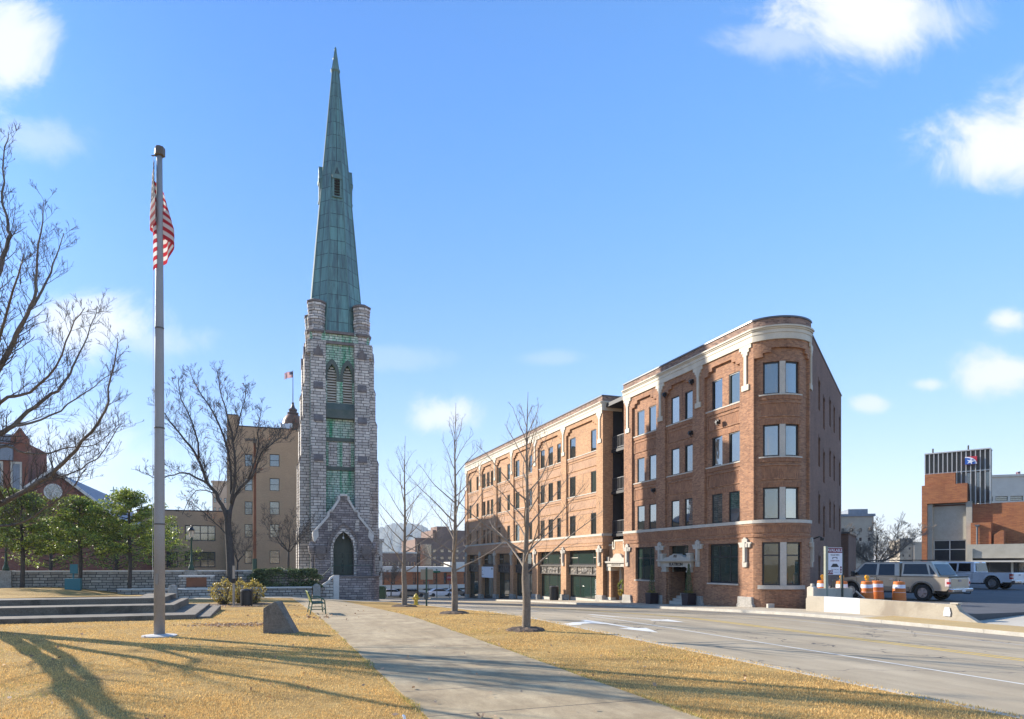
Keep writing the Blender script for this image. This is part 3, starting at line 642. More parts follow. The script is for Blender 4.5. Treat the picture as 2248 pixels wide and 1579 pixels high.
# right-hand side wall
bx, by, _ = arc(ARC, 0, 0)
SIDE = (bx, by, -ZB); LSIDE = 17.2
def kx(px):
    best = min((abs(loc2px(bx+k*math.cos(PHI), by+k*math.sin(PHI))-px), k) for k in [i*.05 for i in range(1, 344)]); return best[1]
sw = []
for px, r in ((1798.4, 0), (1808.9, 1), (1822.4, 0), (1831.4, 0), (1843.2, 0)):
    k = kx(px)
    for r0, r1 in ROWS: sw.append((k-.42, k+.42, r0-(.75 if r else .0), r1-(.55 if r else .0)))
for px in (1799, 1809): k = kx(px); sw.append((k-.45, k+.45, -.1, 2.35))
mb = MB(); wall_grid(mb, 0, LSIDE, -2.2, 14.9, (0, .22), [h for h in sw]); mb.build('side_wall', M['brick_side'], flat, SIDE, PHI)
for h in sw:
    f = window(flat, h[0]+.004, h[1]-.004, h[2]+.004, h[3]-.004, .2, SIDE, 'glass', .07, (), ((h[2]+h[3])/2,)); f.rotation_euler = (0, 0, PHI)
    a = MB(); c = (h[0]+h[1])/2; n = 8
    pts = [(c+.48*math.cos(t), h[3]-.10+.34*math.sin(t)) for t in [math.pi*i/n for i in range(n+1)]]+[(c+.36*math.cos(t), h[3]-.16+.2*math.sin(t)) for t in [math.pi*(n-i)/n for i in range(n+1)]]
    a.prism(pts, -.03, .05); l = a.build('arch_brick', M['brick_side'], f)
MB().box(0, LSIDE+.1, -.05, .35, 14.9, 14.98).build('side_coping', M['coping_metal'], flat, SIDE, PHI)
ornament(flat, .12, SIDE, PHI); ornament(flat, .2, SIDE, PHI, lo=True)
MB().tube([(1.0, -.02, 3.3), (1.0, -.35, 3.42), (1.0, -.5, 3.35)], .04, 6).cbox((1.0, -.5, 3.26), (.16, .2, .14)).build('wall_lamp', M['black'], flat, SIDE, PHI)
cx, cy = bx+LSIDE*math.cos(PHI), by+LSIDE*math.sin(PHI)
mass = [(p[0], p[1]) for p in fpath]+[(cx, cy), (X(45.74), cy)]
mb = MB(); mb.poly([(x, y, 14.88) for x, y in mass]); mb.poly([(cx, cy, -2), (X(45.74), cy, -2), (X(45.74), cy, 14.88), (cx, cy, 14.88)]); mb.poly([(X(45.74), 0, -2), (X(45.74), 0, 14.95), (X(45.74), cy, 14.95), (X(45.74), cy, -2)])
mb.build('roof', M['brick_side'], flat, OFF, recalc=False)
# entrance
ent = (E0+E1)/2; PX0, PX1 = X(40.35), X(36.75)
for a, b in ((PX0+.18, E0), (E1, PX1-.18)): MB().box(a, b, -.16, 1.3, -2, 1.32).build('entry_pier', M['brick'], flat, OFF)
for a, b in ((PX0+.1, E0+.08), (E1-.08, PX1-.1)): MB().box(a, b, -.22, .4, 1.323, 1.42).box(a+.05, b-.05, -.19, .4, 1.42, 1.6).box(a, b, -.23, .4, 1.6, 1.66).build('capital', M['ornament'], flat, OFF)
port = MB().box(PX0+.05, PX1-.05, -.2, .45, 1.663, 1.99).build('lintel', M['ornament'], flat, OFF, bevel=.01)
text('lettering', 'FLATIRON', .30, M['black'], port, (ent-.02, -.215, 1.825), (R(90), 0, 0), .012, sx=1.12)
mb = MB().box(PX0-.12, PX1+.12, -.36, .45, 1.993, 2.05).box(PX0-.2, PX1+.2, -.42, .45, 2.05, 2.15)
w = (PX1-PX0)/2
mb.prism([(ent-w*.78, 2.153), (ent+w*.78, 2.153), (ent+w*.78, 2.26), (ent+w*.42, 2.32), (ent+w*.36, 2.42), (ent+w*.2, 2.44), (ent+w*.16, 2.52), (ent-w*.16, 2.52), (ent-w*.2, 2.44), (ent-w*.36, 2.42), (ent-w*.42, 2.32), (ent-w*.78, 2.26)], -.26, .1)
for x in (PX0+.22, PX1-.22): mb.box(x-.19, x+.19, -.3, .1, 2.153, 2.46).box(x-.23, x+.23, -.33, .12, 2.46, 2.55)
cor = mb.build('portal_cornice', M['ornament'], flat, OFF)
text('lettering', '707', .27, M['black'], cor, (ent, -.272, 2.36), (R(90), 0, 0), .012, sx=1.1)
MB().box(X(40.12)+.5, X(36.93)-.45, .3, .34, 2.3, 3.06).build('transom', M['glass_green'], flat, OFF)
mb = MB(); zs = gz(38.5, 25.5)
for i in range(4): mb.box(E0+.02, E1-.02, .02+i*.3, 4, zs-.4, zs+.17*(i+1)+.02)
mb.build('entry_steps', M['trimstone'], flat, OFF)
M['lobby'] = plain('brown_lobby_wall', (.055, .032, .018), .8)
mb = MB(); mb.poly([(E0-.3, 1.3, -1), (E0-.3, 4, -1), (E0-.3, 4, 2.4), (E0-.3, 1.3, 2.4)]); mb.poly([(E1+.3, 1.3, -1), (E1+.3, 4, -1), (E1+.3, 4, 2.4), (E1+.3, 1.3, 2.4)]); mb.poly([(E0-.3, 4, -1), (E1+.3, 4, -1), (E1+.3, 4, 2.4), (E0-.3, 4, 2.4)]); mb.poly([(E0-.3, .4, 2.3), (E1+.3, .4, 2.3), (E1+.3, 4, 2.3), (E0-.3, 4, 2.3)])
mb.build('lobby', M['lobby'], flat, OFF, recalc=False)
ld = MB().box(ent-.2, ent+.75, 3.9, 3.96, zs+.72, 2.0).build('inner_door', mottled('varnished_wood', (.16, .075, .025), (.26, .13, .045), 2), flat, OFF)
MB().box(PX0-.06, PX0+.06, -.05, .02, 1.9, 2.1).build('alarm_box', plain('white_plastic', (.7, .7, .7), .5), flat, OFF)
for s, z in ((40.0, 13.35), (36.9, 13.45), (37.0, 10.2), (41.4, 7.0), (34.2, 10.35)):  # small wall floodlights
    MB().box(X(s)-.13, X(s)+.13, -.18, -.02, z-.13, z+.13).cbox((X(s), -.22, z), (.16, .1, .16), 0, .6).tube([(X(s), -.02, z-.2), (X(s), -.12, z-.2), (X(s), -.12, z)], .03, 6).build('wall_light', M['black'], flat, OFF)

# ------------------------------------------------------------------ the long rear building
rear = thing('brick_building', 'long orange brick building with six bays and dark shopfronts behind the street trees', 'building', W(31.2, 25.7, ZB), RZF)
xe0, xe1 = X(88.81), X(49.15)
facade(rear, rear_bays, xe0, xe1, 'brick_rear', 'soldier_rear')
mouldings(rear, [(xe0, 0, 0, -1), (xe1, 0, 0, -1), (xe1+.001, 0, 1, 0), (xe1, 2.0, 1, 0)], 'soldier_rear', 'brick_rear')
rp = [X(88.4)]+[(rear_bays[i][1]+rear_bays[i+1][0])/2 for i in range(5)]+[X(49.7)]
for x in rp: ornament(rear, x); ornament(rear, x, lo=True)
mb = MB(); wall_grid(mb, xe0, xe1, 3.05, 4.1, (0, .3), [])
mb.box(xe0, xe1, .0, .6, 3.02, 3.05)
edges = [xe0]+[e for b in rear_bays for e in (b[0], b[1])]+[xe1]
for a, b in zip(edges[0::2], edges[1::2]): mb.box(a, b, 0, .6, -3.6, 3.05)
mb.box(xe1-.02, xe1, 0.001, 16, -2.5, 14.93)
mb.build('ground_floor_pier', M['brick_rear'], rear, OFF)
mb = MB(); mb.poly([(xe0, 0, 14.88), (xe1, 0, 14.88), (xe1, cy, 14.88), (xe0, cy, 14.88)]); mb.poly([(xe0, 0, -4), (xe0, 0, 14.95), (xe0, cy, 14.95), (xe0, cy, -4)]); mb.poly([(xe0, cy, -4), (xe1, cy, -4), (xe1, cy, 14.9), (xe0, cy, 14.9)])
mb.build('roof', M['brick_side'], rear, OFF, recalc=False)
for a, b in zip(edges[0::2], edges[1::2]):
    zt = gz(31.2-(a+b)/2, 25.6); MB().prism([(a-.1, zt-.4), (b+.1, zt-.4), (b+.1, zt+.1), (b+.04, zt+.2), (b+.03, zt+.52), (a-.03, zt+.52), (a-.04, zt+.2), (a-.1, zt+.1)], -.1, .3).build('plinth_block', M['plinth'], rear, OFF, bevel=.03)
def relief(name):
    m, nt, b = newmat(name); v, sp = wallvec(nt); vo = nt.nodes.new('ShaderNodeTexVoronoi'); vo.inputs['Scale'].default_value = 3.2; nt.links.new(v, vo.inputs['Vector'])
    f = noise(nt, v, 11, 4, .6); nt.links.new(ramp(nt, mathn(nt, 'MULTIPLY', vo.outputs['Distance'], mathn(nt, 'ADD', f, .5)), [(.1, (.22, .18, .14)), (.5, (.05, .042, .035))]), b.inputs['Base Color'])
    b.inputs['Roughness'].default_value = .5; b.inputs['Metallic'].default_value = .3; bump(nt, b, mathn(nt, 'ADD', vo.outputs['Distance'], mathn(nt, 'MULTIPLY', f, .6)), 1.0, .12); return m
M['relief'] = relief('cast_iron_relief')
for i, (b0, b1, ws) in enumerate(rear_bays):
    c = (b0+b1)/2; q = (b1-b0)
    zt = min(gz(31.2-b0, 25.6), gz(31.2-b1, 25.6)); zh = max(gz(31.2-b0, 25.6), gz(31.2-b1, 25.6))
    window(rear, b0+.004, b1-.004, 1.76, 3.015, .45, OFF, 'glass_green', .1, (b0+q*.28, b1-q*.22), (), name='transom_window')
    for t0, t1 in ((b0+.1, b0+q*.28), (b1-q*.22, b1-.1)): MB().box(t0+.05, t1-.05, .40, .43, 2.36, 2.42).build('sash_bar', M['cream'], rear, OFF)
    sp_ = MB().box(b0+.004, b1-.004, .30, .55, .97, 1.60).build('iron_spandrel', M['relief'], rear, OFF)
    t = MB().box(b0+.004, b1-.004, .20, .55, 1.603, 1.75).box(b0+.004, b1-.004, .24, .55, .88, .967)
    for x in (b0+q*.02+.06, b0+q*.28, b1-q*.22, b1-.1-q*.02): t.prism([(x-.09, .97), (x+.09, .97), (x+.06, 1.2), (x+.1, 1.6), (x-.1, 1.6), (x-.06, 1.2)], .24, .31)
    t.build('iron_moulding', M['iron'], sp_)
    window(rear, b0+.004, b1-.004, zh+.1, .875, .5, OFF, 'glass_green', .07, (b0+q*.33, b0+q*.68), (), name='shop_window')
    MB().box(b0, b1, .42, .7, zt-.5, zh+.097).build('stall_riser', M['trimstone'] if i > 2 else M['black'], rear, OFF)
b6 = rear_bays[5]; q = b6[1]-b6[0]
text('lettering', 'OFFICES', .34, M['coping'], rear, (b6[1]-q*.16, .425, -.05-ZB), (R(90), R(90), 0), .004)
mb = MB().box(xe0-1.5, xe0, .3, 6, -4, 12.0); mb.build('end_wall', M['brick_side'], rear, OFF)
# recessed link with balconies and the second doorway
link = thing('building_link', 'dark recessed glass link with balconies between the two brick buildings', 'building', W(47.4, 25.7, ZB-.3), RZF)
LO = (0, 0, .3-ZB); lx0, lx1 = X(49.13)-X(47.4), X(45.76)-X(47.4)
M['charcoal'] = plain('charcoal_panel', (.022, .021, .022), .6)
lb = MB().box(lx0, lx1, 1.7, 2.0, 2.5, 14.9).box(lx0, lx1, .25, 2.0, 14.45, 14.75).box(lx0, lx0+.04, .9, 1.7, 3.0, 14.4); lb.build('panel_wall', M['charcoal'], link, LO)
for z in (4.35, 7.75, 11.1):
    window(link, lx0+.25, lx1-.1, z+.1, z+2.3, 1.68, LO, 'glass', .08, (lx0+2.05,), (z+1.55,))
    b = MB().box(lx0+.02, lx1-.02, .75, 1.68, z-.3, z-.08).build('balcony', M['charcoal'], link, LO)
    rl = MB().box(lx0+.05, lx1-.03, .80, .86, z+.93, z+.98).box(lx0+.05, lx1-.03, .80, .86, z+.02, z+.06)
    k = 14
    for i in range(k+1): x = lx0+.06+(lx1-lx0-.12)*i/k; rl.box(x-.012, x+.012, .815, .845, z-.08, z+.93)
    rl.build('railing', plain('grey_railing', (.12, .12, .125), .5, .5), b)
zt = gz(47.4, 25.6)
ox0, ox1 = -1.05, 1.0
mb = MB(); hl = [(ox0, ox1, -3, 1.62)]; y0 = .55
wall_grid(mb, lx0, lx1, -2.6, 3.02, (y0, y0+.8), hl)
cren = [(lx0, lx0+.62, 3.30), (lx0+.62, lx0+.95, 3.02), (lx0+.95, lx1-.98, 3.62), (lx1-.98, lx1-.66, 3.02), (lx1-.66, lx1, 3.45)]
for a, b, z in cren:
    if z > 3.03: mb.box(a, b, y0, y0+.3, 3.02, z)
mb.build('brick_screen', M['brick_rear'], link, LO)
mb = MB()
for a, b, z in cren: mb.box(a-.03, b+.03, y0-.05, y0+.34, z+.003, z+.13)
mb.box(lx0+.56, lx0+.7, y0-.04, y0, 3.0, 3.62).box(lx0+.88, lx0+1.0, y0-.04, y0, 3.0, 3.62).box(lx1-1.04, lx1-.9, y0-.04, y0, 3.0, 3.62).box(lx1-.72, lx1-.6, y0-.04, y0, 3.0, 3.5)
mb.build('crenel_coping', M['cream'], link, LO)
mb = MB().box(lx0+.05, lx1-.02, y0-.3, y0+.1, 1.63, 1.92).box(lx0-.02, lx1-.0, y0-.42, y0+.1, 1.925, 2.06)
mb.prism([(lx0+.6, 2.063), (lx1-.1, 2.063), (lx1-.1, 2.25), (lx1-.85, 2.35), (lx1-1.05, 2.55), (lx1-1.3, 2.66), (lx0+1.45, 2.66), (lx0+1.2, 2.55), (lx0+1.0, 2.35), (lx0+.6, 2.28)], y0-.22, y0+.05).box(lx0+.1, lx0+.42, y0-.26, y0+.05, 2.063, 2.42)
lt = mb.build('lintel', M['ornament'], link, LO)
text('lettering', 'FLATIRON 707', .21, M['trimstone'], lt, ((lx0+lx1)/2, y0-.31, 1.78), (R(90), 0, 0), .02, sx=1.05)
MB().box(lx0+.1, ox0, y0-.2, y0+.5, zt-.3, 1.3).build('door_pier', M['brick_rear'], link, LO)
MB().box(lx0+.05, ox0+.04, y0-.25, y0+.5, 1.303, 1.627).box(lx0+.02, ox0+.06, y0-.26, y0+.2, zt-.4, zt+.3).build('capital', M['cream'], link, LO)
MB().lathe([(.30, zt-.3), (.30, zt+.05), (.24, zt+.15), (.22, 1.2), (.26, 1.3), (.24, 1.4), (.30, 1.55), (.30, 1.625)], 16, ((ox1+lx1)/2+.02, y0-.05)).build('round_column', M['brick'], link, LO, smooth=True)
window(link, ox0+.35, ox1-.05, zt+.12, 1.6, y0+.75, LO, 'glass_green', .09, (ox0+.9,), (1.0,), name='door', fm='frame')
MB().box(ox0, ox0+.32, y0+.55, y0+.85, zt, 1.6).build('door_jamb', M['trimstone'], link, LO)
MB().box(lx0, lx1, -.35, y0+1, zt-.4, zt+.09).build('doorstep', M['concrete'], link, LO)
MB().poly([(lx0, .3, 14.76), (lx1, .3, 14.76), (lx1, 16, 14.76), (lx0, 16, 14.76)]).build('roof', M['charcoal'], link, LO)

# ------------------------------------------------------------------ the stone steeple
TS, TN, TZ = 60.4, 5.98, -.75
tow = thing('stone_tower', 'grey stone church tower with green stains and a tall green copper spire', 'tower', W(TS, TN, -.96), RZT); tow.scale = (1.02, 1.02, 1.08)
TO = (0, 0, -TZ)
def pointed(h, rise):                       # half width h, rise above the springing
    def f(x):
        t = min(abs(x), h); v = math.sqrt(max(0, (2*h)**2-(t+h)**2))/(math.sqrt(3)*h); return v*rise
    return f
def colwall(mb, xs, iv, y0, y1):
    xs = sorted(set(xs))
    for a, b in zip(xs, xs[1:]):
        if b-a < 1e-6: continue
        e = (b-a)*1e-4; A, B = iv(a+e), iv(b-e)
        for (p0, p1), (q0, q1) in zip(A, B):
            mb.poly([(a, y0, p0), (b, y0, q0), (b, y0, q1), (a, y0, p1)])
            mb.poly([(a, y0, p1), (b, y0, q1), (b, y1, q1), (a, y1, p1)]); mb.poly([(a, y1, p0), (b, y1, q0), (b, y0, q0), (a, y0, p0)])
CH = 2.35
BSEG = [(-1.6, 4.6, .84), (4.6, 9.7, .78), (9.7, 12.7, .66), (12.7, 15.2, .53), (15.2, 17.7, .41), (17.7, 18.75, .30)]
LH, LSP, LRISE, LBOT = .37, 16.25, .85, 14.15
arf = pointed(LH, LRISE)
def roty(pts, k): return pts
for k in range(4):
    rz = k*math.pi/2
    mb = MB()
    xs = [-CH, CH]+[c+LH*t for c in (-.62, .62) for t in (-1, -.9, -.75, -.5, -.25, 0, .25, .5, .75, .9, 1)]
    def iv(x):
        for c in (-.62, .62):
            if abs(x-c) < LH: return [(-1.6, LBOT), (LSP+arf(x-c), 19.6)]
        return [(-1.6, 14.0), (14.0, 19.6)]
    colwall(mb, xs, iv, -CH, -CH+.45)
    for c in (-.62, .62):
        for sx in (-1, 1): mb.poly([(c+sx*LH, -CH, LBOT), (c+sx*LH, -CH+.45, LBOT), (c+sx*LH, -CH+.45, LSP), (c+sx*LH, -CH, LSP)])
    mb.build('wall', M['stone_green'] if k == 0 else M['stone'], tow, TO, rz)
    for sx in (-1, 1):
        bx_, hw = sx*1.72, .58
        mb = MB(); wts = []
        for i, (z0, z1, p) in enumerate(BSEG):
            mb.box(bx_-hw, bx_+hw, -CH-p, -CH+.1, z0, z1)
            if i and BSEG[i-1][2]-p > .09:
                pp = BSEG[i-1][2]; wt = MB(); wts.append(wt); wt.prism([(-CH-pp-.05, z0+.003), (-CH-p-.002, z0+.40), (-CH-p-.002, z0+.003)], bx_-.36, bx_+.36, 'x'); wt.box(bx_-.36, bx_+.36, -CH-pp-.06, -CH-pp-.002, z0-.16, z0)
        wt = MB(); wts.append(wt); wt.prism([(bx_-.34, 17.72), (bx_+.34, 17.72), (bx_, 18.4)], -CH-.46, -CH-.302)
        b = mb.build('buttress', M['stone'], tow, TO, rz)
        for w_ in wts: w_.build('weathering', M['weathering'], b)
        # corner pilaster filling the angle between the paired buttresses
    for c in (-.62, .62):
        mb = MB()
        for i in range(14):
            z = LBOT+.06+i*.205
            w = LH if z < LSP else max(.04, LH*(1-((z-LSP)/LRISE)**1.6))
            mb.cbox((c, -CH+.22, z), (2*w, .2, .035), 0); i0 = len(mb.v)-8
            for q in range(i0, i0+8):
                x, y, zz = mb.v[q]; mb.v[q] = (x, y, zz+(y+CH-.22)*.75)
        mb.build('louvre', M['louvre'], tow, TO, rz)
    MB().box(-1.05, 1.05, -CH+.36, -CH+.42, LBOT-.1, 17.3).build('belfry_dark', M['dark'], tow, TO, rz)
    hm = MB()
    for c in (-.62, .62):
        ts = [i/10*2-1 for i in range(11)]
        inn = [(c+LH*t, LSP+arf(LH*t)) for t in ts]; out = [(c+(LH+.24)*t, LSP-.0+pointed(LH+.24, LRISE+.42)((LH+.24)*t)) for t in ts]
        for i in range(10): hm.prism([inn[i], inn[i+1], out[i+1], out[i]], -CH-.05, -CH+.02)
        hm.box(c-LH-.24, c-LH, -CH-.05, -CH+.02, LSP-.45, LSP).box(c+LH, c+LH+.24, -CH-.05, -CH+.02, LSP-.45, LSP)
    hm.build('hood_mould', M['string_green'] if k == 0 else M['stone_dark'], tow, TO, rz)
    st = MB().prism([(-CH-.36, 12.95), (-CH+.02, 12.95), (-CH+.02, 14.14), (-CH-.02, 14.14), (-CH-.36, 13.6)], -1.13, 1.13, 'x')
    for z in (11.35, 9.15): MB().box(-1.13, 1.13, -CH-.10, -CH+.02, z-.13, z+.13).build('string_course', M['string_green'], tow, TO, rz)
    st.build('string_course', M['string_green'], tow, TO, rz)
    for c in (-.55, .55): MB().box(c-.33, c+.33, -CH-.035, -CH+.02, 9.3, 11.2).build('blind_panel', M['stone'], tow, TO, rz)
    tp = MB().box(-1.14, 1.14, -CH-.14, -CH+.3, 18.62, 18.82).box(-1.14, 1.14, -CH-.16, -CH+.3, 19.42, 19.62).build('string_course', M['weathering'], tow, TO, rz)
    # corner turret
    ca = math.pi/8
    t = MB()
    for i in range(9):
        z = 18.8+i*.325; rr = .70+.03*((i*7) % 3-1); t.lathe([(rr, z), (rr+.015, z+.05), (rr+.01, z+.27), (rr-.03, z+.322)], 8, (-1.80, -1.80), True, ca)
    t.box(-2.56, -1.1, -2.56, -1.1, 17.75, 18.795)
    tu = t.build('corner_turret', M['stone'], tow, TO, rz)
    MB().lathe([(.82, 18.6), (.84, 18.82), (.74, 18.88)], 8, (-1.80, -1.80), True, ca).lathe([(.80, 19.4), (.84, 19.56), (.74, 19.66)], 8, (-1.80, -1.80), True, ca).lathe([(.78, 21.72), (.80, 21.84), (.5, 22.0)], 8, (-1.80, -1.80), True, ca).build('turret_band', M['weathering'], tu)
MB().box(-CH+.1, CH-.1, -CH+.1, CH-.1, 19.2, 19.5).build('tower_roof', M['copper_trim'], tow, TO)
# spire: eight copper faces, laid out flat for the sheet pattern
def spire():
    zs = [19.35, 22.8, 27.5, 32.3, 37.7, 41.0]; rr = [2.26, 1.95, 1.53, 1.09, .58, .27]
    def rad(z):
        for i in range(5):
            if z <= zs[i+1]: t = (z-zs[i])/(zs[i+1]-zs[i]); return rr[i]+(rr[i+1]-rr[i])*t
        return rr[-1]
    sec = 1/math.cos(math.pi/8); lv = fr(19.35, 41.0, 1.12); V = []; F = []; UV = []
    for f in range(8):
        a0, a1 = math.pi/8+f*math.pi/4, math.pi/8+(f+1)*math.pi/4
        for z0, z1 in zip(lv, lv[1:]):
            i = len(V); q = []
            for (a, z, sg) in ((a0, z0, -1), (a1, z0, 1), (a1, z1, 1), (a0, z1, -1)):
                r = rad(z)*sec; V.append((r*math.cos(a), r*math.sin(a), z)); UV.append((sg*rad(z)*math.tan(math.pi/8)+.84*50+f*8.4, (z-19.35)/ (lv[1]-lv[0])*1.12+.014))
            F.append((i, i+1, i+2, i+3))
    me = bpy.data.meshes.new('spire'); me.from_pydata(V, [], F); ul = me.uv_layers.new(name='UVMap'); ul.data.foreach_set('uv', np.array(UV, np.float32).ravel())
    me.materials.append(M['copper']); o = bpy.data.objects.new('spire', me); COL.objects.link(o); o.parent = tow; o.location = (-.12, 0, -TZ)
    rb = MB()
    for f in range(8):
        a = math.pi/8+f*math.pi/4; rb.tube([(rad(z)*sec*math.cos(a), rad(z)*sec*math.sin(a), z) for z in zs], [.055, .05, .05, .045, .04, .035], 6)
    rb.build('rib', M['copper_trim'], o)
    MB().lathe([(.30, 40.9), (.40, 41.0), (.40, 41.12), (.33, 41.2), (.20, 42.0), (.22, 42.06), (.18, 42.12), (.09, 42.75), (.11, 42.8), (.05, 42.95), (.0, 43.05)], 8, (0, 0), True, math.pi/8).build('finial', M['copper_trim'], o)
    for k in range(4):
        z0 = 30.5; r = rad(z0); l = MB(); y = -r
        l.box(-.36, -.22, y-.10, y+.4, z0, z0+1.35).box(.22, .36, y-.10, y+.4, z0, z0+1.35).box(-.40, .40, y-.16, y+.4, z0+1.35, z0+1.6).box(-.40, .40, y-.14, y+.3, z0-.1, z0)
        l.prism([(-.44, z0+1.603), (.44, z0+1.603), (0, z0+2.75)], y-.12, y+.7)
        lu = l.build('lucarne', M['copper_trim'], o, (0, 0, 0), k*math.pi/2)
        s = MB()
        for i in range(6): s.box(-.22, .22, y-.06, y-.0, z0+.08+i*.215, z0+.19+i*.215)
        s.build('louvre', M['dark'], lu); MB().prism([(-.2, z0+1.72), (.2, z0+1.72), (0, z0+2.25)], y-.14, y-.122).build('gable_panel', M['copper'], lu)
spire()
# porch
PX = .12; PY0, PY1 = -4.05, -2.3
prof = [(-2.2, 4.1), (-1.08, 5.40), (-1.08, 5.72), (-.86, 5.72), (-.28, 6.62), (-.28, 6.9), (.28, 6.9), (.28, 6.62), (.86, 5.72), (1.08, 5.72), (1.08, 5.40), (2.2, 4.1)]
def ztop(x):
    for (a, za), (b, zb_) in zip(prof, prof[1:]):
        if a <= x <= b and b > a: return za+(zb_-za)*(x-a)/(b-a)
    return 4.1
AH, ASP, ARISE = .80, 2.95, 1.3
pa = pointed(AH, ARISE)
mb = MB(); xs = [-2.2, 2.2, -1.08, 1.08, -.86, .86, -.28, .28]+[AH*t for t in (-1, -.95, -.85, -.7, -.5, -.25, 0, .25, .5, .7, .85, .95, 1)]
colwall(mb, xs, lambda x: [(ASP+pa(x), ztop(x))] if abs(x) < AH else [(-1.3, ztop(x))], PY0, PY1)
for sx in (-1, 1): mb.poly([(sx*AH, PY0, -1.3), (sx*AH, PY1, -1.3), (sx*AH, PY1, ASP), (sx*AH, PY0, ASP)]); mb.poly([(sx*2.2, PY0, -1.3), (sx*2.2, PY1, -1.3), (sx*2.2, PY1, 4.1), (sx*2.2, PY0, 4.1)])
porch = mb.build('porch', M['stone_dark'], tow, (PX, 0, -TZ))
cp = MB()
for a, b in zip(prof, prof[1:]):
    d = Vector((b[0]-a[0], b[1]-a[1])); 
    if d.length < .01: continue
    nn = Vector((-d.y, d.x)).normalized()*.16
    cp.prism([a, b, (b[0]+nn.x, b[1]+nn.y), (a[0]+nn.x, a[1]+nn.y)], PY0-.09, PY1)
for sx in (-1, 1): cp.prism([(sx*2.2, 3.45), (sx*2.3, 3.6), (sx*2.36, 4.1), (sx*2.3, 4.3), (sx*1.95, 4.36), (sx*1.9, 3.9)], PY0-.1, PY1)
cp.build('gable_coping', M['coping'], porch)
def archring(mb, h0, r0, h1, r1, y0, y1, zb0):
    ts = [i/16*2-1 for i in range(17)]; f0, f1 = pointed(h0, r0), pointed(h1, r1)
    for i in range(16):
        mb.prism([(h0*ts[i], ASP+f0(h0*ts[i])), (h0*ts[i+1], ASP+f0(h0*ts[i+1])), (h1*ts[i+1], ASP+f1(h1*ts[i+1])), (h1*ts[i], ASP+f1(h1*ts[i]))], y0, y1)
    for s in (-1, 1): mb.box(*sorted((s*h0, s*h1)), y0, y1, zb0, ASP)
    return mb
archring(MB(), AH+.003, ARISE, AH+.19, ARISE+.26, PY0-.05, PY0+.02, .9).build('arch_stones', M['stone'], porch)
archring(MB(), AH+.36, ARISE+.55, AH+.46, ARISE+.70, PY0-.10, PY0+.02, 2.2).build('hood_mould', M['weathering'], porch)
for c in ((-1.05), (1.05)): MB().box(c-.16, c+.16, PY0-.03, PY0+.02, 4.3, 5.2).build('pale_block', M['stone'], porch)
MB().box(-.12, .12, PY0-.11, PY0-.091, 6.55, 6.85).build('gable_block', M['weathering'], porch)
ty = PY0+.75
tm = MB(); colwall(tm, [AH*t for t in (-1, -.95, -.85, -.7, -.5, -.25, 0, .25, .5, .7, .85, .95, 1)], lambda x: [(ASP-.25, ASP+pa(x))], ty, ty+.06)
tm.build('tympanum', M['door_green'], porch); MB().box(-AH, AH, ty-.05, ty+.04, ASP-.33, ASP-.252).build('door_head', M['door_green'], porch)
for sx in (-1, 1):
    a, b = sorted((sx*.012, sx*(AH-.01))); w = b-a
    d = MB().box(a, b, ty, ty+.06, .95, ASP-.333).build('door', M['door_green'], porch)
    p = MB()
    for i in range(2):
        x0 = a+.07+i*(w-.06)/2; x1 = x0+(w-.2)/2
        p.box(x0, x1, ty-.03, ty, 1.1, 1.75).box(x0, x1, ty-.03, ty, 1.85, 2.25); p.lathe([(.11, 0), (.12, .0)], 8) if False else p.box(x0+.03, x1-.03, ty-.03, ty, 2.35, 2.55)
    p.build('door_panel', plain('worn_green_paint', (.045, .062, .042), .6), d); MB().cbox((sx*.09, ty-.07, 1.75), (.03, .08, .14)).build('handle', M['black'], d)
MB().tube([(0, PY0+.2, ASP+1.25), (0, PY0+.2, ASP+.95)], .012, 5).lathe([(.03, ASP+.75), (.07, ASP+.8), (.07, ASP+.9), (.02, ASP+.96)], 8, (0, PY0+.2)).build('hanging_lamp', plain('pale_lamp_glass', (.6, .6, .58), .3), porch)
for sx in (-1, 1):
    MB().lathe([(.2, .9), (.2, 1.2), (.13, 1.3), (.13, 2.5), (.28, 2.7), (.34, 3.2), (.2, 3.5)], 10, (sx*2.35, PY0+.35)).build('corner_shaft', M['stone_dark'], porch, smooth=True)
    MB().box(sx*1.75-.35, sx*1.75+.35, PY0-.22, PY0-.003, 2.55, 3.2).prism([(sx*1.75-.35, 2.55), (sx*1.75+.35, 2.55), (sx*1.75+.1, 2.2), (sx*1.75-.1, 2.2)], PY0-.15, PY0-.003).build('corbel', M['weathering'], porch)
# landing, stair and its curved wall
land = [(-.85, -3.9)]+[(-.85, -6.0)]+[(1.3, -6.05)]+[(1.3+1.35*math.sin(t), -4.7-1.35*math.cos(t)) for t in [i*math.pi/16 for i in range(1, 9)]]+[(2.65, -3.6)]
st = MB().prism(land, -1.4, .88, 'z').build('landing', M['stone_dark'], tow, (PX, 0, -TZ))
lc = [((x-.9)*1.05+.9, (y+4.8)*1.04-4.8) for x, y in land]; MB().prism(lc, .883, .99, 'z').build('landing_coping', M['weathering'], st)
MB().box(-.98, -.55, -6.12, -5.7, -1.4, 1.05).build('end_pier', M['coping'], st)
mb = MB()
for i in range(8): mb.box(-.86-.22*(i+1), -.85-.22*i, -5.68, -4.2, -1.4, .82-.175*(i+1))
mb.build('stair', M['trimstone'], tow, (PX, 0, -TZ))
sp_ = MB().prism([(-2.15, -1.4), (-.985, -1.4), (-.985, .72), (-2.15, .02)], -6.05, -5.72).build('sloped_parapet', M['stone'], tow, (PX, 0, -TZ))
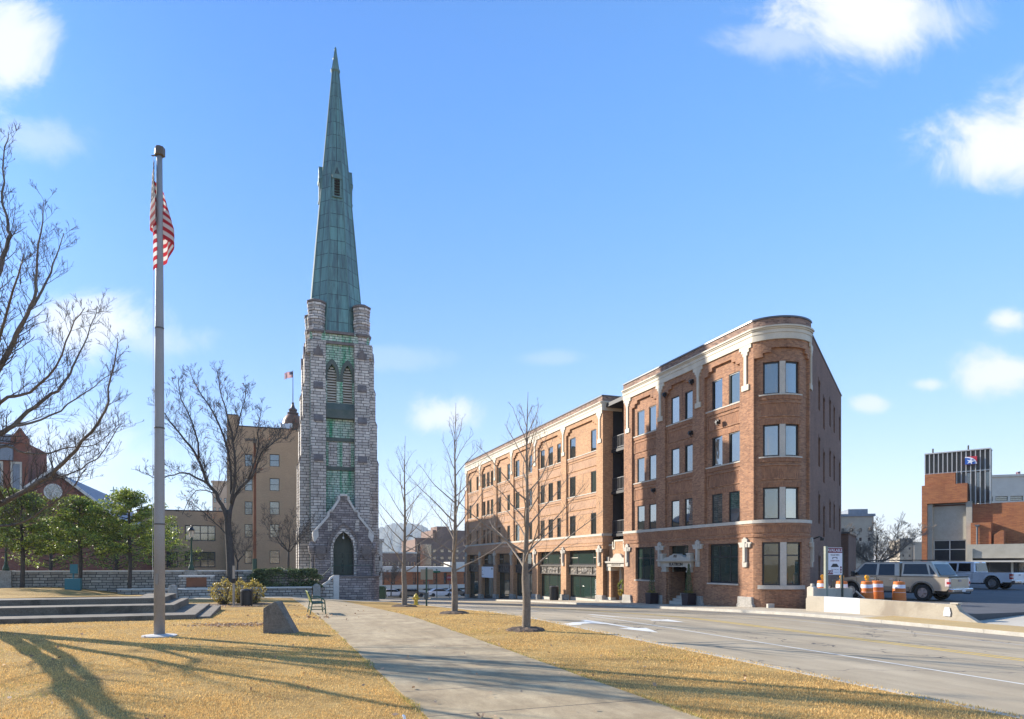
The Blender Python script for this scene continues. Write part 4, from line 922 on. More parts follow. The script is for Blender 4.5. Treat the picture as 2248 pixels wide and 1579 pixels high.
MB().prism([(-2.15, .022), (-1.3, .53), (-1.15, .75), (-.985, .88), (-.985, 1.02), (-1.2, .9), (-1.35, .66), (-2.15, .16)], -6.12, -5.66).build('coping', M['coping'], sp_)
MB().tube([(-2.0, -5.4, -.3), (-2.0, -5.4, .75), (-.9, -5.4, 1.75)], .025, 6).tube([(-.9, -5.4, .9), (-.9, -5.4, 1.75), (1.9, -5.8, 1.75), (1.9, -5.8, .9)], .025, 6).build('handrail', M['greenpole'], tow, (PX, 0, -TZ))

# ------------------------------------------------------------------ walls, lamps and fittings of the churchyard
TOPZ = 1.29
def lwall(name, label, n0, n1, s, z0, z1, th=.45, cop=.1, mat='stone_wall'):
    zc = (z0); t = thing(name, label, 'wall', W(s, n0, z0), RZT)
    MB().box(0, n1-n0, -th/2, th/2, -.6, z1-z0).build('masonry', M[mat], t)
    MB().box(-.03, n1-n0+.03, -th/2-.07, th/2+.07, z1-z0+.003, z1-z0+cop).build('coping', M['coping'], t); return t
lwall('stone_wall', 'long pale stone garden wall with a flat coping behind the evergreens', -64, 3.0, 55.1, 0, TOPZ)
lwall('stone_wall', 'low dark stone wall in front of the clipped hedge beside the tower steps', -9.4, 3.45, 53.7, -.62, .05)
mb = MB().prism([(-.28, -.8), (.28, -.8), (.28, .9), (.2, 1.02), (.08, 1.1), (-.08, 1.1), (-.2, 1.02), (-.28, .9)], -.28, .28)
tag(mb.build('stone_post', M['plinth'], None, W(53.75, 3.82, -.75), RZT, bevel=.04), 'round topped stone post between the low wall and the tower steps', 'post')
mb = MB().prism([(-.28, -.5), (.28, -.5), (.28, .75), (.16, .92), (-.16, .92), (-.28, .75)], -.25, .25)
tag(mb.build('stone_post', M['plinth'], None, W(52.0, -5.8, -.5), RZT, bevel=.05), 'short rounded stone post at the end of the stone seat', 'post')
mon = thing('stone_bench', 'stone block seat with a rust brown plaque under the street lamp', 'seat', W(53.0, -4.5, -.5), RZT)
MB().box(-1.0, 1.2, -.1, .5, -.3, 1.45).build('back_block', M['stone_wall'], mon); MB().box(-1.06, 1.26, -.14, .54, 1.453, 1.55).build('coping', M['coping'], mon)
MB().box(-1.0, 1.9, -.75, -.103, -.3, .55).build('seat_base', M['stone_wall'], mon); MB().box(-1.06, 2.0, -.8, -.105, .553, .66).build('seat_slab', M['coping'], mon)
MB().box(-.55, .75, -.135, -.103, .75, 1.4).build('plaque', M['rust'], mon)
def lamp_post(label, n, s=55.1):
    t = thing('street_lamp', label, 'street lamp', W(s, n, 0), RZT, 'old style lamps on the wall piers')
    MB().prism([(-.42, -.4), (.42, -.4), (.42, TOPZ+.12), (-.42, TOPZ+.12)], -.42, .42).build('stone_pier', M['plinth'], t, bevel=.02)
    p = MB().lathe([(.22, TOPZ+.12), (.20, TOPZ+.3), (.12, TOPZ+.5), (.10, TOPZ+.62), (.13, TOPZ+.66), (.075, TOPZ+.75), (.06, TOPZ+2.35), (.1, TOPZ+2.42), (.06, TOPZ+2.5)], 12, (0, 0)).build('post', M['greenpole'], t, smooth=True)
    MB().lathe([(.09, TOPZ+2.52), (.13, TOPZ+2.56), (.19, TOPZ+2.98), (.19, TOPZ+3.0)], 8).build('lantern', plain('frosted_lamp_glass', (.62, .52, .40), .25), t)
    MB().lathe([(.26, TOPZ+3.0), (.24, TOPZ+3.06), (.12, TOPZ+3.2), (.05, TOPZ+3.25), (.05, TOPZ+3.34), (.0, TOPZ+3.42)], 8).build('lantern_cap', M['black'], t)
    mb = MB()
    for k in range(4): a = k*math.pi/2; mb.tube([(.10*math.cos(a), .10*math.sin(a), TOPZ+2.5), (.2*math.cos(a), .2*math.sin(a), TOPZ+3.0)], .012, 4)
    mb.build('lantern_cage', M['black'], t)
def n_at(px, s): u = (px-1124)/1500; return s*(NY+NX*u)/(DY+DX*u)
lamp_post('old style street lamp on its wall pier beside the stone seat', n_at(420, 55.1))
lamp_post('old style street lamp on its wall pier hidden among evergreen leaves', n_at(13, 55.1))
pole = thing('utility_pole', 'thin rusty steel pole with a dark green lower half', 'pole', W(54.6, n_at(559, 54.6), -.4))
MB().tube([(0, 0, -.5), (0, 0, 2.65)], .17, 10).build('lower_sleeve', M['greenpole'], pole); MB().tube([(0, 0, 2.653), (0, 0, 11.3)], [.125, .10], 10).build('shaft', M['rust'], pole)
MB().tube([(0, 0, 11.3), (0, 0, 11.45)], .12, 10).cbox((-.3, 0, 11.55), (.75, .28, .14)).build('lamp_head', plain('aged_lamp_head', (.22, .18, .14), .6), pole)
stk = thing('wooden_stake', 'pale wooden stake with a black clip standing in the yellow shrubs', 'stake', W(36.6, n_at(513, 36.6), gz(36.6, -5)))
MB().cbox((0, 0, .85), (.09, .09, 2.3)).build('stake', plain('weathered_wood', (.36, .31, .25), .9), stk); MB().cbox((0, -.01, 1.25), (.16, .16, .22)).build('clip', M['black'], stk)
M['teal'] = plain('teal_paint', (.02, .13, .15), .5)
tl = thing('utility_box', 'small teal utility box with a raised meter at the foot of the wall', 'utility box', (*P(161, 1294, 45)[:2], .22), RZT)
MB().box(-.45, .45, -.25, .25, -.1, .68).build('cabinet', M['teal'], tl, bevel=.02); MB().box(-.18, .26, -.1, .1, 1.0, 1.62).tube([(0, 0, .683), (0, 0, 1.0)], .06, 8).build('meter', M['teal'], tl, bevel=.02)

# terrace with its three broad steps
ter = struct(thing('terrace', 'grass terrace', None, W(26, -2.2, 0), RZT)); del ter['label']
def slab(name, s0, s1, n0, n1, z0, z1, mat='step'):
    mb = MB(); mb.box(n0+2.2, n1+2.2, s0-26, s1-26, z0, z1); return mb.build(name, M[mat], ter, bevel=.025)
M['step'] = mottled('stained_step_concrete', (.085, .069, .05), (.215, .18, .135), 1.4, .9, .4, 30, .55, c3=(.05, .042, .032))
slab('step', 26.0, 33, -60, -2.2, -.6, .125); slab('footing', 26.3, 33, -2.19, -1.75, -.6, .03)
slab('step', 27.65, 33, -60, -3.05, .1, .385); slab('step', 29.1, 30.6, -60, -3.6, -.6, .585); slab('step', 30.602, 33.5, -4.75, -3.6, -.6, .58)
mb = MB()
def tlz(s, n):
    h = .60-.34*(s-30.5)/24.5+.012*math.sin(s*1.3+n)
    if s > 33: e = float(sm((-5.0-n)/(2+min(1, (s-33)/6)*7))); h = e*h+(1-e)*(gz(s, n)-.08)
    return h
sl_, nl_ = fr(30.5, 55.0, 2.04), fr(-64, -16, 3)+fr(-15, -5, .7)+[-4.76, -4.6]
for s in sl_:
    for n in nl_: mb.v.append((n+2.2, s-26, tlz(s, n)))
k = len(nl_); r_ = len(sl_)
for i in range(r_-1):
    for j in range(k-1): mb.f.append((i*k+j, i*k+j+1, (i+1)*k+j+1, (i+1)*k+j))
mb.build('terrace_lawn', M['lawn'], ter, recalc=False)
# sloping stone marker
mk = MB()
f_ = [(0, -.2), (.88, -.2), (.86, .0), (.345, .855), (.30, .865), (0, .68)]; mk.prism(f_, 0, .46)
i0 = len(mk.v)//2
for q in range(len(mk.v)):
    x, y, z = mk.v[q]; mk.v[q] = (x+(.10 if y > .1 else 0)*(z > .3), y*(1-.35*(z > .3)), z)
tag(mk.build('stone_marker', mottled('weathered_marker_stone', (.07, .062, .052), (.21, .185, .15), 3, .85, .4, 22, .5, c3=(.04, .036, .03)), None, (*P(577, 1391, 18.5)[:2], gxy(-6.7, 18.5)), R(3), bevel=.03), 'dark leaning stone marker with a sloped right edge standing on the lawn', 'marker')
# litter bins
def bin_(label, loc, r=.27, h=.84, tag_=True):
    t = thing('litter_bin', label, 'litter bin', loc, 0)
    MB().lathe([(r*.96, 0), (r, .04), (r*1.02, h*.82), (r*1.06, h*.84), (r*1.06, h*.9), (r*.99, h*.92)], 20).build('bin_body', M['black'], t)
    MB().lathe([(r*1.02, h*.923), (r*1.08, h*.95), (r*.8, h), (r*.75, h*.95)], 20).build('bin_rim', plain('dark_bin_rim', (.05, .05, .055), .4), t)
    mb = MB()
    for k in range(20): a = k*math.pi/10; mb.cbox((r*1.035*math.cos(a), r*1.035*math.sin(a), h*.44), (.012, .05, h*.74), a)
    mb.build('slats', plain('black_slat', (.02, .02, .022), .5), t)
b1 = P(541, 1335, 33.6); bin_('black slatted litter bin on the lawn by the yellow shrubs', (b1[0], b1[1], gxy(b1[0], b1[1])))
tag(MB().lathe([(.75, .0), (.6, .012), (.1, .014)], 20).build('earth_patch', M['mulch'], None, (b1[0], b1[1], gxy(b1[0], b1[1])+.004)), kind='structure')
b2 = W(57.1, 24.9); bin_('square black litter bin on the pavement before the shopfronts', (b2[0], b2[1], gz(57.1, 24.9)), .40, 1.3)
# bench
bn = thing('park_bench', 'green slatted park bench with curved arms beside the path', 'bench', W(27.0, 1.66, gz(27.4, 1.9)+.012), RZT)
GP = plain('bench_green_paint', (.015, .075, .045), .4)
M['slat'] = plain('bench_slat_green', (.16, .20, .055), .5)  # backrest only: bench green with the sunlight on it painted in
BL = 1.5
for y in (0.0, BL):
    MB().tube([(.02, y, 0), (.10, y, .42), (.05, y, .62), (-.05, y, .86)], .022, 6).tube([(.60, y, 0), (.56, y, .52), (.50, y, .60), (.40, y, .63), (.05, y, .62)], .022, 6).tube([(.05, y, .2), (.585, y, .2)], .016, 6).tube([(.10, y, .42), (.575, y, .43)], .02, 6).build('end_frame', GP, bn)
MB().tube([(.05, 0, .2), (.05, BL, .2)], .014, 6).tube([(.585, 0, .2), (.585, BL, .2)], .014, 6).build('stretcher', GP, bn)
mb = MB()
for i in range(22): y = .04+i*(BL-.08)/21; mb.cbox((.33, y, .435), (.46, .05, .016), 0, .03)
mb.build('seat', GP, bn)
mb = MB()
for i in range(22):
    y = .04+i*(BL-.08)/21; j = len(mb.v); mb.box(-.01, .01, y-.026, y+.026, .47, .86)
    for q in range(j, j+8): x, yy, z = mb.v[q]; mb.v[q] = (x+.10-(z-.42)*.34, yy, z)
mb.tube([(-.05, 0, .86), (-.05, BL, .86)], .02, 6).build('backrest', M['slat'], bn)
# sprinkler stub in the near grass
sp2 = P(889, 1578, 8.3); tag(MB().tube([(0, 0, -.05), (-.01, 0, .02), (-.03, .01, .035)], [.018, .018, .012], 8).build('white_pipe', plain('white_pipe_plastic', (.8, .82, .84), .4), None, (sp2[0], sp2[1], .02)), 'short white plastic pipe end poking from the near grass', 'pipe')
# flagpole and flag
fp = P(350, 1397, 17.8); FPZ = gxy(fp[0], fp[1])
fl = thing('flagpole', 'tall grey metal flagpole standing in the lawn', 'flagpole', (fp[0], fp[1], FPZ))
MP = mottled('brushed_pole_metal', (.25, .235, .225), (.33, .315, .305), .8, .5, .05, 40, .2, metal=.15)
MB().tube([(0, 0, -.2), (0, 0, 3.2), (0, 0, 7), (0, 0, 11.0), (0, 0, 12.5)], [.135, .128, .11, .083, .07], 20).build('pole', MP, fl, smooth=True)
MB().lathe([(.42, .0), (.42, .03), (.2, .05), (.14, .06)], 24).build('base_collar', mottled('worn_collar', (.4, .39, .37), (.55, .54, .52), 4), fl, smooth=False)
MB().lathe([(.10, 12.5), (.12, 12.53), (.115, 12.66), (.09, 12.75), (.0, 12.77)], 12).cbox((.02, 0, 12.62), (.2, .15, .22)).cbox((-.13, 0, 12.52), (.16, .03, .03)).build('truck_cap', plain('brown_cap', (.12, .09, .06), .5), fl, bevel=.01)
MB().box(-.045, .045, -.14, -.10, 1.35, 1.62).build('cleat_box', plain('grey_cleat', (.22, .21, .2), .4, .5), fl)
mb = MB()
for z, r in ((8.0, .107), (5.4, .122), (2.9, .133)): mb.lathe([(r+.004, z), (r+.008, z+.02), (r+.004, z+.04)], 20, cap=False)
mb.build('joint_ring', plain('dark_joint', (.12, .11, .1), .5, .5), fl); MB().tube([(-.16, 0, 12.5), (-.14, -.04, 9), (-.145, -.06, 1.5)], .006, 4).build('halyard', plain('halyard_rope', (.5, .5, .48), .9), fl)
def flag_mat():
    m, nt, b = newmat('flag_cloth'); sp = nt.nodes.new('ShaderNodeSeparateXYZ'); nt.links.new(coord(nt, 'UV'), sp.inputs[0]); U, V = sp.outputs[0], sp.outputs[1]
    st = mathn(nt, 'LESS_THAN', mathn(nt, 'FRACT', mathn(nt, 'MULTIPLY', V, 6.5)), .5)
    col = mixc(nt, st, (.62, .60, .57), (.42, .03, .04))
    fu = mathn(nt, 'SUBTRACT', mathn(nt, 'FRACT', mathn(nt, 'DIVIDE', U, .0667)), .5); fv = mathn(nt, 'SUBTRACT', mathn(nt, 'FRACT', mathn(nt, 'DIVIDE', V, .108)), .5)
    d = mathn(nt, 'ADD', mathn(nt, 'MULTIPLY', fu, fu), mathn(nt, 'MULTIPLY', fv, fv)); star = mathn(nt, 'LESS_THAN', d, .032)
    can = mixc(nt, star, (.008, .012, .06), (.62, .6, .58))
    isc = mathn(nt, 'MULTIPLY', mathn(nt, 'LESS_THAN', U, .4), mathn(nt, 'LESS_THAN', V, .5385)); col = mixc(nt, isc, col, can)
    nt.links.new(col, b.inputs['Base Color']); b.inputs['Roughness'].default_value = .8
    tr = nt.nodes.new('ShaderNodeBsdfTranslucent'); nt.links.new(col, tr.inputs[0]); mx = nt.nodes.new('ShaderNodeMixShader'); mx.inputs[0].default_value = .4
    nt.links.new(b.outputs[0], mx.inputs[1]); nt.links.new(tr.outputs[0], mx.inputs[2]); nt.links.new(mx.outputs[0], nt.nodes['Material Output'].inputs[0]); return m
M['flag'] = flag_mat()
def flag(name, fn, nu, nv, label, loc, group=None):
    V = []; UV = []; F = []
    for j in range(nv+1):
        for i in range(nu+1): V.append(fn(i/nu, j/nv)); UV.append((i/nu, j/nv))
    for j in range(nv):
        for i in range(nu): a = j*(nu+1)+i; F.append((a, a+1, a+nu+2, a+nu+1))
    me = bpy.data.meshes.new(name); me.from_pydata(V, [], F); ul = me.uv_layers.new(name='UVMap')
    for lp in me.loops: ul.data[lp.index].uv = UV[lp.vertex_index]
    me.polygons.foreach_set('use_smooth', [True]*len(F)); me.materials.append(M['flag']); o = bpy.data.objects.new(name, me); COL.objects.link(o); o.location = loc
    return tag(o, label, 'flag', group)
def hang(u, v):                                  # u along the fly, v down the hoist; the cloth hangs limp in three folds
    def lerp(t): 
        for (a, p, q), (b, p2, q2) in zip(FOLD, FOLD[1:]):
            if t <= b: k = float(sm((t-a)/(b-a))); return p+(p2-p)*k, q+(q2-q)*k
        return FOLD[-1][1:]
    x, y = lerp(u); k = .30+.70*min(1, v*1.15+u*.35); sag = .16*math.sin(math.pi*u)*v
    return (-.13+(x+.13)*k, y*(.5+.5*k), 12.42-v*1.62*(1-.10*u)-1.55*u**1.2+sag)
FOLD = [(0, -.13, 0), (.22, .02, -.24), (.36, -.20, -.10), (.62, .34, .10), (.80, .12, .18), (1.0, -.06, -.20)]
flag('flag', hang, 60, 26, 'limp striped flag with a starred blue canton hanging from the tall flagpole', (fp[0], fp[1], FPZ))

# ------------------------------------------------------------------ trees and shrubs
class Tree:
    def __init__(self, seed, mr=.004): self.mr = mr; self.r = random.Random(seed); self.t = MB(); self.w = MB(); self.ends = []
    def limb(self, pts, r0, r1, n=8, thin=False):
        m = len(pts); rad = [r0+(r1-r0)*(i/(m-1))**.8 for i in range(m)]
        (self.w if thin else self.t).tube(pts, rad, n, cap=not thin); return rad
    def twig(self, p, d, L, r, depth, up=.25, spread=.7, kids=4, knob=0):
        R_ = self.r; k = 4 if L > .5 else 3; pts = [Vector(p)]; d = Vector(d).normalized()
        for i in range(k):
            d = (d+Vector((R_.gauss(0, .13), R_.gauss(0, .13), R_.gauss(0, .1)+up*.25))).normalized(); pts.append(pts[-1]+d*(L/k))
        self.limb(pts, max(r, self.mr), max(self.mr*.6, r*.35), 5 if r > .03 else 3, True)
        if depth <= 0: self.ends.append(pts[-1]); return
        for i in range(kids):
            t = R_.uniform(.2, 1.0); j = min(k-1, int(t*k)); q = pts[j].lerp(pts[j+1], t*k-j)
            ax = Vector((R_.gauss(0, 1), R_.gauss(0, 1), R_.gauss(0, .8)))
            nd = (d*(1-spread*.4)+(ax-d*ax.dot(d)).normalized()*spread+Vector((0, 0, up))).normalized()
            self.twig(q, nd, L*R_.uniform(.4, .68)*(1.15-.5*t), max(.0035, r*.5*(1.1-.4*t)), depth-1, up, spread, max(2, kids-1))
    def dress(self, pts, rad, count, L, up=.3, depth=2, spread=.8, kids=4, t0=.15):
        R_ = self.r; seg = [(Vector(b)-Vector(a)).length for a, b in zip(pts, pts[1:])]; tot = sum(seg)
        for i in range(count):
            t = t0+(1-t0)*(i+R_.random())/count; s = t*tot; j = 0
            while j < len(seg)-1 and s > seg[j]: s -= seg[j]; j += 1
            q = Vector(pts[j]).lerp(Vector(pts[j+1]), min(1, s/seg[j])); d = (Vector(pts[j+1])-Vector(pts[j])).normalized()
            ax = Vector((R_.gauss(0, 1), R_.gauss(0, 1), R_.gauss(0, .7))); ax = (ax-d*ax.dot(d)).normalized()
            rr = rad[j]*.3
            self.twig(q, d*.55+ax*spread+Vector((0, 0, up)), L*(1.15-.6*t)*R_.uniform(.6, 1.2), min(.03, max(.006, rr)), depth, up, .75, kids)
    def finish(self, label, base, tm, wm, group=None, name='bare_tree', mound=None):
        root = thing(name, label, 'tree', base, 0, group); off = (-base[0], -base[1], -base[2])
        self.t.build('trunk', M[tm], root, off, smooth=True, recalc=False); c = self.w.build('crown', M[wm], root, off, recalc=False)
        if mound:
            r = self.r; mb = MB(); n = 26
            mb.v.append((0, 0, .10)); 
            for rr, z in ((.5, .09), (.8, .05), (1.0, -.03)):
                for k in range(n): a = 2*math.pi*k/n; q = mound*rr*(1+r.uniform(-.12, .12)); mb.v.append((q*math.cos(a), q*math.sin(a), z+r.uniform(-.015, .025)))
            for k in range(n): mb.f.append((0, 1+k, 1+(k+1) % n))
            for lv in range(2):
                for k in range(n): mb.f.append((1+lv*n+k, 1+(lv+1)*n+k, 1+(lv+1)*n+(k+1) % n, 1+lv*n+(k+1) % n))
            m_ = mb.build('bark_mulch_ring', M['mulch'], None, base, recalc=False); tag(m_, kind='structure')
        return root
def curve(pts, sub=3, jit=0, r=None):
    P_ = [Vector(p) for p in pts]; out = []
    for i in range(len(P_)-1):
        a, b, c, d = P_[max(0, i-1)], P_[i], P_[i+1], P_[min(len(P_)-1, i+2)]
        for k in range(sub):
            t = k/sub; q = .5*((2*b)+(c-a)*t+(2*a-5*b+4*c-d)*t*t+(3*b-a-3*c+d)*t**3)
            if jit and (i or k): q += Vector((r.gauss(0, jit), r.gauss(0, jit), r.gauss(0, jit)))
            out.append(q)
    out.append(P_[-1]); return out
# three young street trees on the verge
def street_tree(seed, base, H, rb, crown, z_br, label, dirs):
    T = Tree(seed); R_ = T.r; b = Vector(base)
    tr = curve([b+Vector((0, 0, -.2)), b+Vector((.02, 0, z_br*.5)), b+Vector((-.02, .02, z_br)), b+Vector((.04, 0, H*.5)), b+Vector((.02, -.03, H*.78)), b+Vector((.06, 0, H))], 4)
    rad = [rb*(1.25 if i == 0 else 1)*max(.05, (1-.55*min(1, (p.z-b.z)/z_br*.35)) if p.z-b.z < z_br else (.66*(1-((p.z-b.z-z_br)/(H-z_br))**.85)+.03)) for i, p in enumerate(tr)]
    T.t.tube(tr, rad, 12)
    nb = 24
    for i in range(nb):
        t = (i/nb)**1.15; z = z_br*.94+(H*.93-z_br)*t; q = min(tr, key=lambda p: abs(p.z-b.z-z)); q = Vector((q.x, q.y, b.z+z))
        az = i*2.4+R_.uniform(-.4, .4); L = crown*(1-t)**.72*R_.uniform(.75, 1.12)+.22; el = R(24+44*t+R_.uniform(-9, 9))
        d = Vector((math.cos(az)*math.cos(el), math.sin(az)*math.cos(el), math.sin(el)))
        k = 6; pts = [q]; dd = d.copy()
        for s in range(k): dd = (dd+Vector((R_.gauss(0, .10), R_.gauss(0, .10), .055+R_.gauss(0, .05)))).normalized(); pts.append(pts[-1]+dd*L/k)
        r0 = min(rb*.28, .006+.0095*L); rd = T.limb(pts, r0, .005, 6, True)
        T.dress(pts, rd, int(3+L*2.6), .30*L+.14, .3, 1, .7, 2, .25)
    return T.finish(label, base, 'bark_pale', 'twig_pale', 'young bare street trees on the grass verge', mound=.62*rb/.13)
for seed, s, H, rb, cr, zb_, lab in ((11, 18.05, 6.75, .125, 2.75, 1.72, 'bare young street tree on the verge nearest the turn arrows'), (12, 25.75, 8.2, .13, 3.1, 1.75, 'bare young street tree between the nearest one and the hydrant tree'), (13, 35.8, 9.0, .15, 3.3, 1.9, 'bare young street tree on the verge beside the yellow hydrant')):
    x, y, _ = W(s, 7.0); street_tree(seed, (x, y, gz(s, 7.0)), H, rb, cr, zb_, lab, None)
# big bare tree whose limbs reach in over the lawn
def pxs(pts, Y, dy=0.0):
    return [P(a, b, Y+dy*i/(len(pts)-1)) for i, (a, b) in enumerate(pts)]
def big_tree():
    T = Tree(21, .0052); Y = 20.0; base = (-16.6, Y, gxy(-16.6, Y)-.05)
    tr = curve([(-16.6, Y, -.2), (-16.55, Y, 1.0), (-16.45, Y, 2.2), (-16.3, Y+.05, 3.4), (-16.1, Y, 5.0), (-15.9, Y, 7.0)], 3); T.t.tube(tr, [.42, .36, .33, .32, .31, .30, .29, .28, .27, .26, .25, .24, .22, .21, .2, .18][:len(tr)], 12)
    L = [([(-122, 1150), (-40, 1125), (40, 1087), (80, 1063), (120, 1035), (166, 987), (213, 930), (238, 880), (250, 800), (258, 742)], -2.0, .16),
         ([(-120, 1120), (-60, 985), (0, 952), (27, 936), (60, 905), (111, 866), (146, 835), (168, 790), (190, 741), (213, 672)], 1.2, .17),
         ([(-112, 1020), (-50, 900), (0, 812), (27, 750), (49, 706), (73, 657), (80, 599), (89, 511), (97, 440)], -1.0, .17),
         ([(60, 685), (102, 617), (124, 568), (140, 512)], .6, .07),
         ([(-105, 960), (-60, 730), (0, 596), (18, 528), (18, 493), (7, 426), (9, 346), (18, 290)], .8, .15),
         ([(-40, 940), (0, 883), (66, 861), (124, 803), (155, 728), (186, 676)], -2.6, .09),
         ([(30, 935), (90, 925), (150, 888), (205, 848), (262, 812)], 2.2, .06),
         ([(-90, 1075), (0, 985), (40, 990), (90, 997), (150, 985), (210, 975), (262, 930)], 1.8, .07),
         ([(60, 1075), (120, 1050), (175, 1030), (230, 985), (268, 930)], -1.2, .05),
         ([(-100, 1130), (-30, 1150), (40, 1150), (95, 1120), (150, 1080), (190, 1030)], -3.0, .07),
         ([(-110, 1000), (-160, 850), (-230, 700), (-260, 560)], 2.0, .15), ([(-115, 1060), (-200, 960), (-330, 880), (-420, 760)], -2.0, .14),
         ([(-108, 980), (-70, 800), (-90, 640), (-60, 480), (-70, 380)], -3.5, .13), ([(-112, 1040), (-90, 900), (-20, 800), (30, 640), (52, 560)], -4.5, .13),
         ([(-110, 1010), (-120, 800), (-150, 600), (-140, 420)], 3.5, .14)]
    for pts, dy, r in L:
        c = curve(pxs(pts, Y, dy), 3, .02, T.r); rad = T.limb(c, r*.66, .009, 8)
        ln = sum((Vector(b)-Vector(a)).length for a, b in zip(c, c[1:])); T.dress(c, rad, int(ln*5.6), .95, .33, 2, .75, 4, .2)
    for pts, r in (([(-16.4, 20, 1.2), (-15.2, 17.2, 2.6), (-13.6, 13.9, 3.9), (-12.2, 11.0, 5.2), (-11.0, 8.2, 7.0)], .21), ([(-16.4, 20, 1.5), (-15.4, 18.4, 2.8), (-14.0, 16.9, 4.2), (-13.0, 15.4, 5.8), (-12.4, 14, 7.6)], .19), ([(-15.8, 18.4, 2.2), (-15.2, 15.4, 4.0), (-14.6, 12.6, 5.2), (-14.2, 9.5, 6.4)], .13), ([(-16.4, 20, 1.8), (-16.2, 17, 4.2), (-16.6, 14.2, 6.5), (-16.8, 12, 9)], .15)):
        c = curve(pts, 4, .04, T.r); rad = T.limb(c, r, .03, 8); ln = sum((Vector(b)-Vector(a)).length for a, b in zip(c, c[1:])); T.dress(c, rad, int(ln*2.0), 1.2, .3, 2, .75, 3, .25)
    return T.finish('large bare tree leaning in over the lawn with the brick church behind', base, 'bark', 'twig')
big_tree()
def mid_tree():
    T = Tree(31, .011); Y = 50.2; b = P(508, 1291, Y); base = (b[0], b[1], b[2])
    def C(pts, dy, r0, n, L): 
        c = curve(pxs(pts, Y, dy), 3, .03, T.r); rad = T.limb(c, r0*.85, .02, 8); T.dress(c, rad, int(n*2.1), L*.9, .28, 2, .75, 4, .18)
    tr = curve(pxs([(508, 1300), (506, 1240), (503, 1190), (500, 1150), (503, 1120)], Y), 3); T.t.tube(tr, [.32-.10*i/12 for i in range(13)], 10)
    C([(500, 1155), (492, 1122), (474, 1084), (455, 1061), (436, 1008), (405, 966), (383, 938), (366, 915), (345, 885)], -2, .21, 22, 2.2)
    C([(458, 1064), (417, 1042), (383, 1042), (350, 1052), (318, 1038)], 1.5, .10, 16, 1.7)
    C([(503, 1140), (512, 1095), (538, 1061), (557, 1042), (567, 1008), (588, 977), (607, 950)], 1.5, .20, 20, 2.0)
    C([(508, 1105), (514, 1060), (516, 1027), (512, 970), (500, 913), (487, 872), (476, 815)], -1.5, .16, 24, 2.0)
    C([(545, 1052), (566, 990), (567, 950), (574, 895)], -.8, .10, 14, 1.5)
    C([(508, 1085), (500, 990), (470, 912), (432, 850), (417, 815)], 2.5, .13, 22, 1.8)
    C([(436, 1008), (430, 950), (400, 880), (392, 830)], -1.8, .10, 16, 1.7); C([(512, 970), (530, 910), (540, 860), (538, 845)], 1, .07, 12, 1.4)
    C([(474, 1084), (440, 1075), (420, 1090), (400, 1130)], -1, .05, 8, 1.2); C([(505, 1185), (470, 1145), (440, 1120), (415, 1100)], -1.5, .05, 10, 1.2); C([(580, 990), (610, 965), (630, 960), (648, 935)], 1, .06, 12, 1.5)
    root = T.finish('tall bare forked tree with dark bark standing before the tan building', base, 'bark_dark', 'bark_dark')
    ps = [tuple(e) for e in T.ends if T.r.random() < .035]
    c = np.array(ps); c = np.repeat(c, 2, 0)+NP.normal(size=(len(c)*2, 3))*.07; l = leaves(c-np.array(base), .13, M['leaf_red'], 'dry_leaves', root)
mid_tree()
def small_tree(seed, base, H, spread, label, tm='bark_dark', n=4, wm='twig'):
    T = Tree(seed, .012 if base[1] > 60 else .008); b = Vector(base); R_ = T.r
    tr = curve([b-Vector((0, 0, .2)), b+Vector((.03, 0, H*.18)), b+Vector((.05, 0, H*.34))], 3); T.t.tube(tr, [.022*H, .02*H, .017*H, .016*H, .015*H, .014*H, .013*H][:len(tr)], 8)
    for i in range(n):
        az = i*2*math.pi/n+R_.uniform(-.5, .5); q = tr[-1]; e = q+Vector((math.cos(az)*spread*.75, math.sin(az)*spread*.75, H*R_.uniform(.36, .62)))
        c = curve([q, q.lerp(e, .4)+Vector((0, 0, -.03*H)), e], 4, .02*H/4, R_); rad = T.limb(c, .012*H, .006, 6); T.dress(c, rad, int((9+H*1.5)*(2.2 if base[1] > 60 else 1.3)), H*.20, .25, 2, .8, 4, .1)
    return T.finish(label, base, tm, wm)
def gp(px, py, Y): x, y, z = P(px, py, Y); return (x, y, z)
small_tree(41, gp(632, 1268, 54.0), 6.0, 2.8, 'small bare tree between the clipped hedge and the tan building', n=5)
small_tree(42, gp(520, 1286, 51.0), 5.2, 1.6, 'slender bare sapling beside the big forked trunk', n=3)
small_tree(43, (34.0, 64.0, -.6), 6.6, 5.4, 'wide bare tree behind the gold pickup truck', 'bark', 10, 'twig_pale')
small_tree(44, (31.5, 70.0, -.6), 7.0, 4.2, 'bare tree before the grey block beside the flatiron', 'bark', 7, 'twig_pale')
small_tree(45, (-17.0, 96.0, -2.6), 5.0, 2.0, 'bare street tree far down the road beyond the tower', 'bark', 4, 'twig_pale')
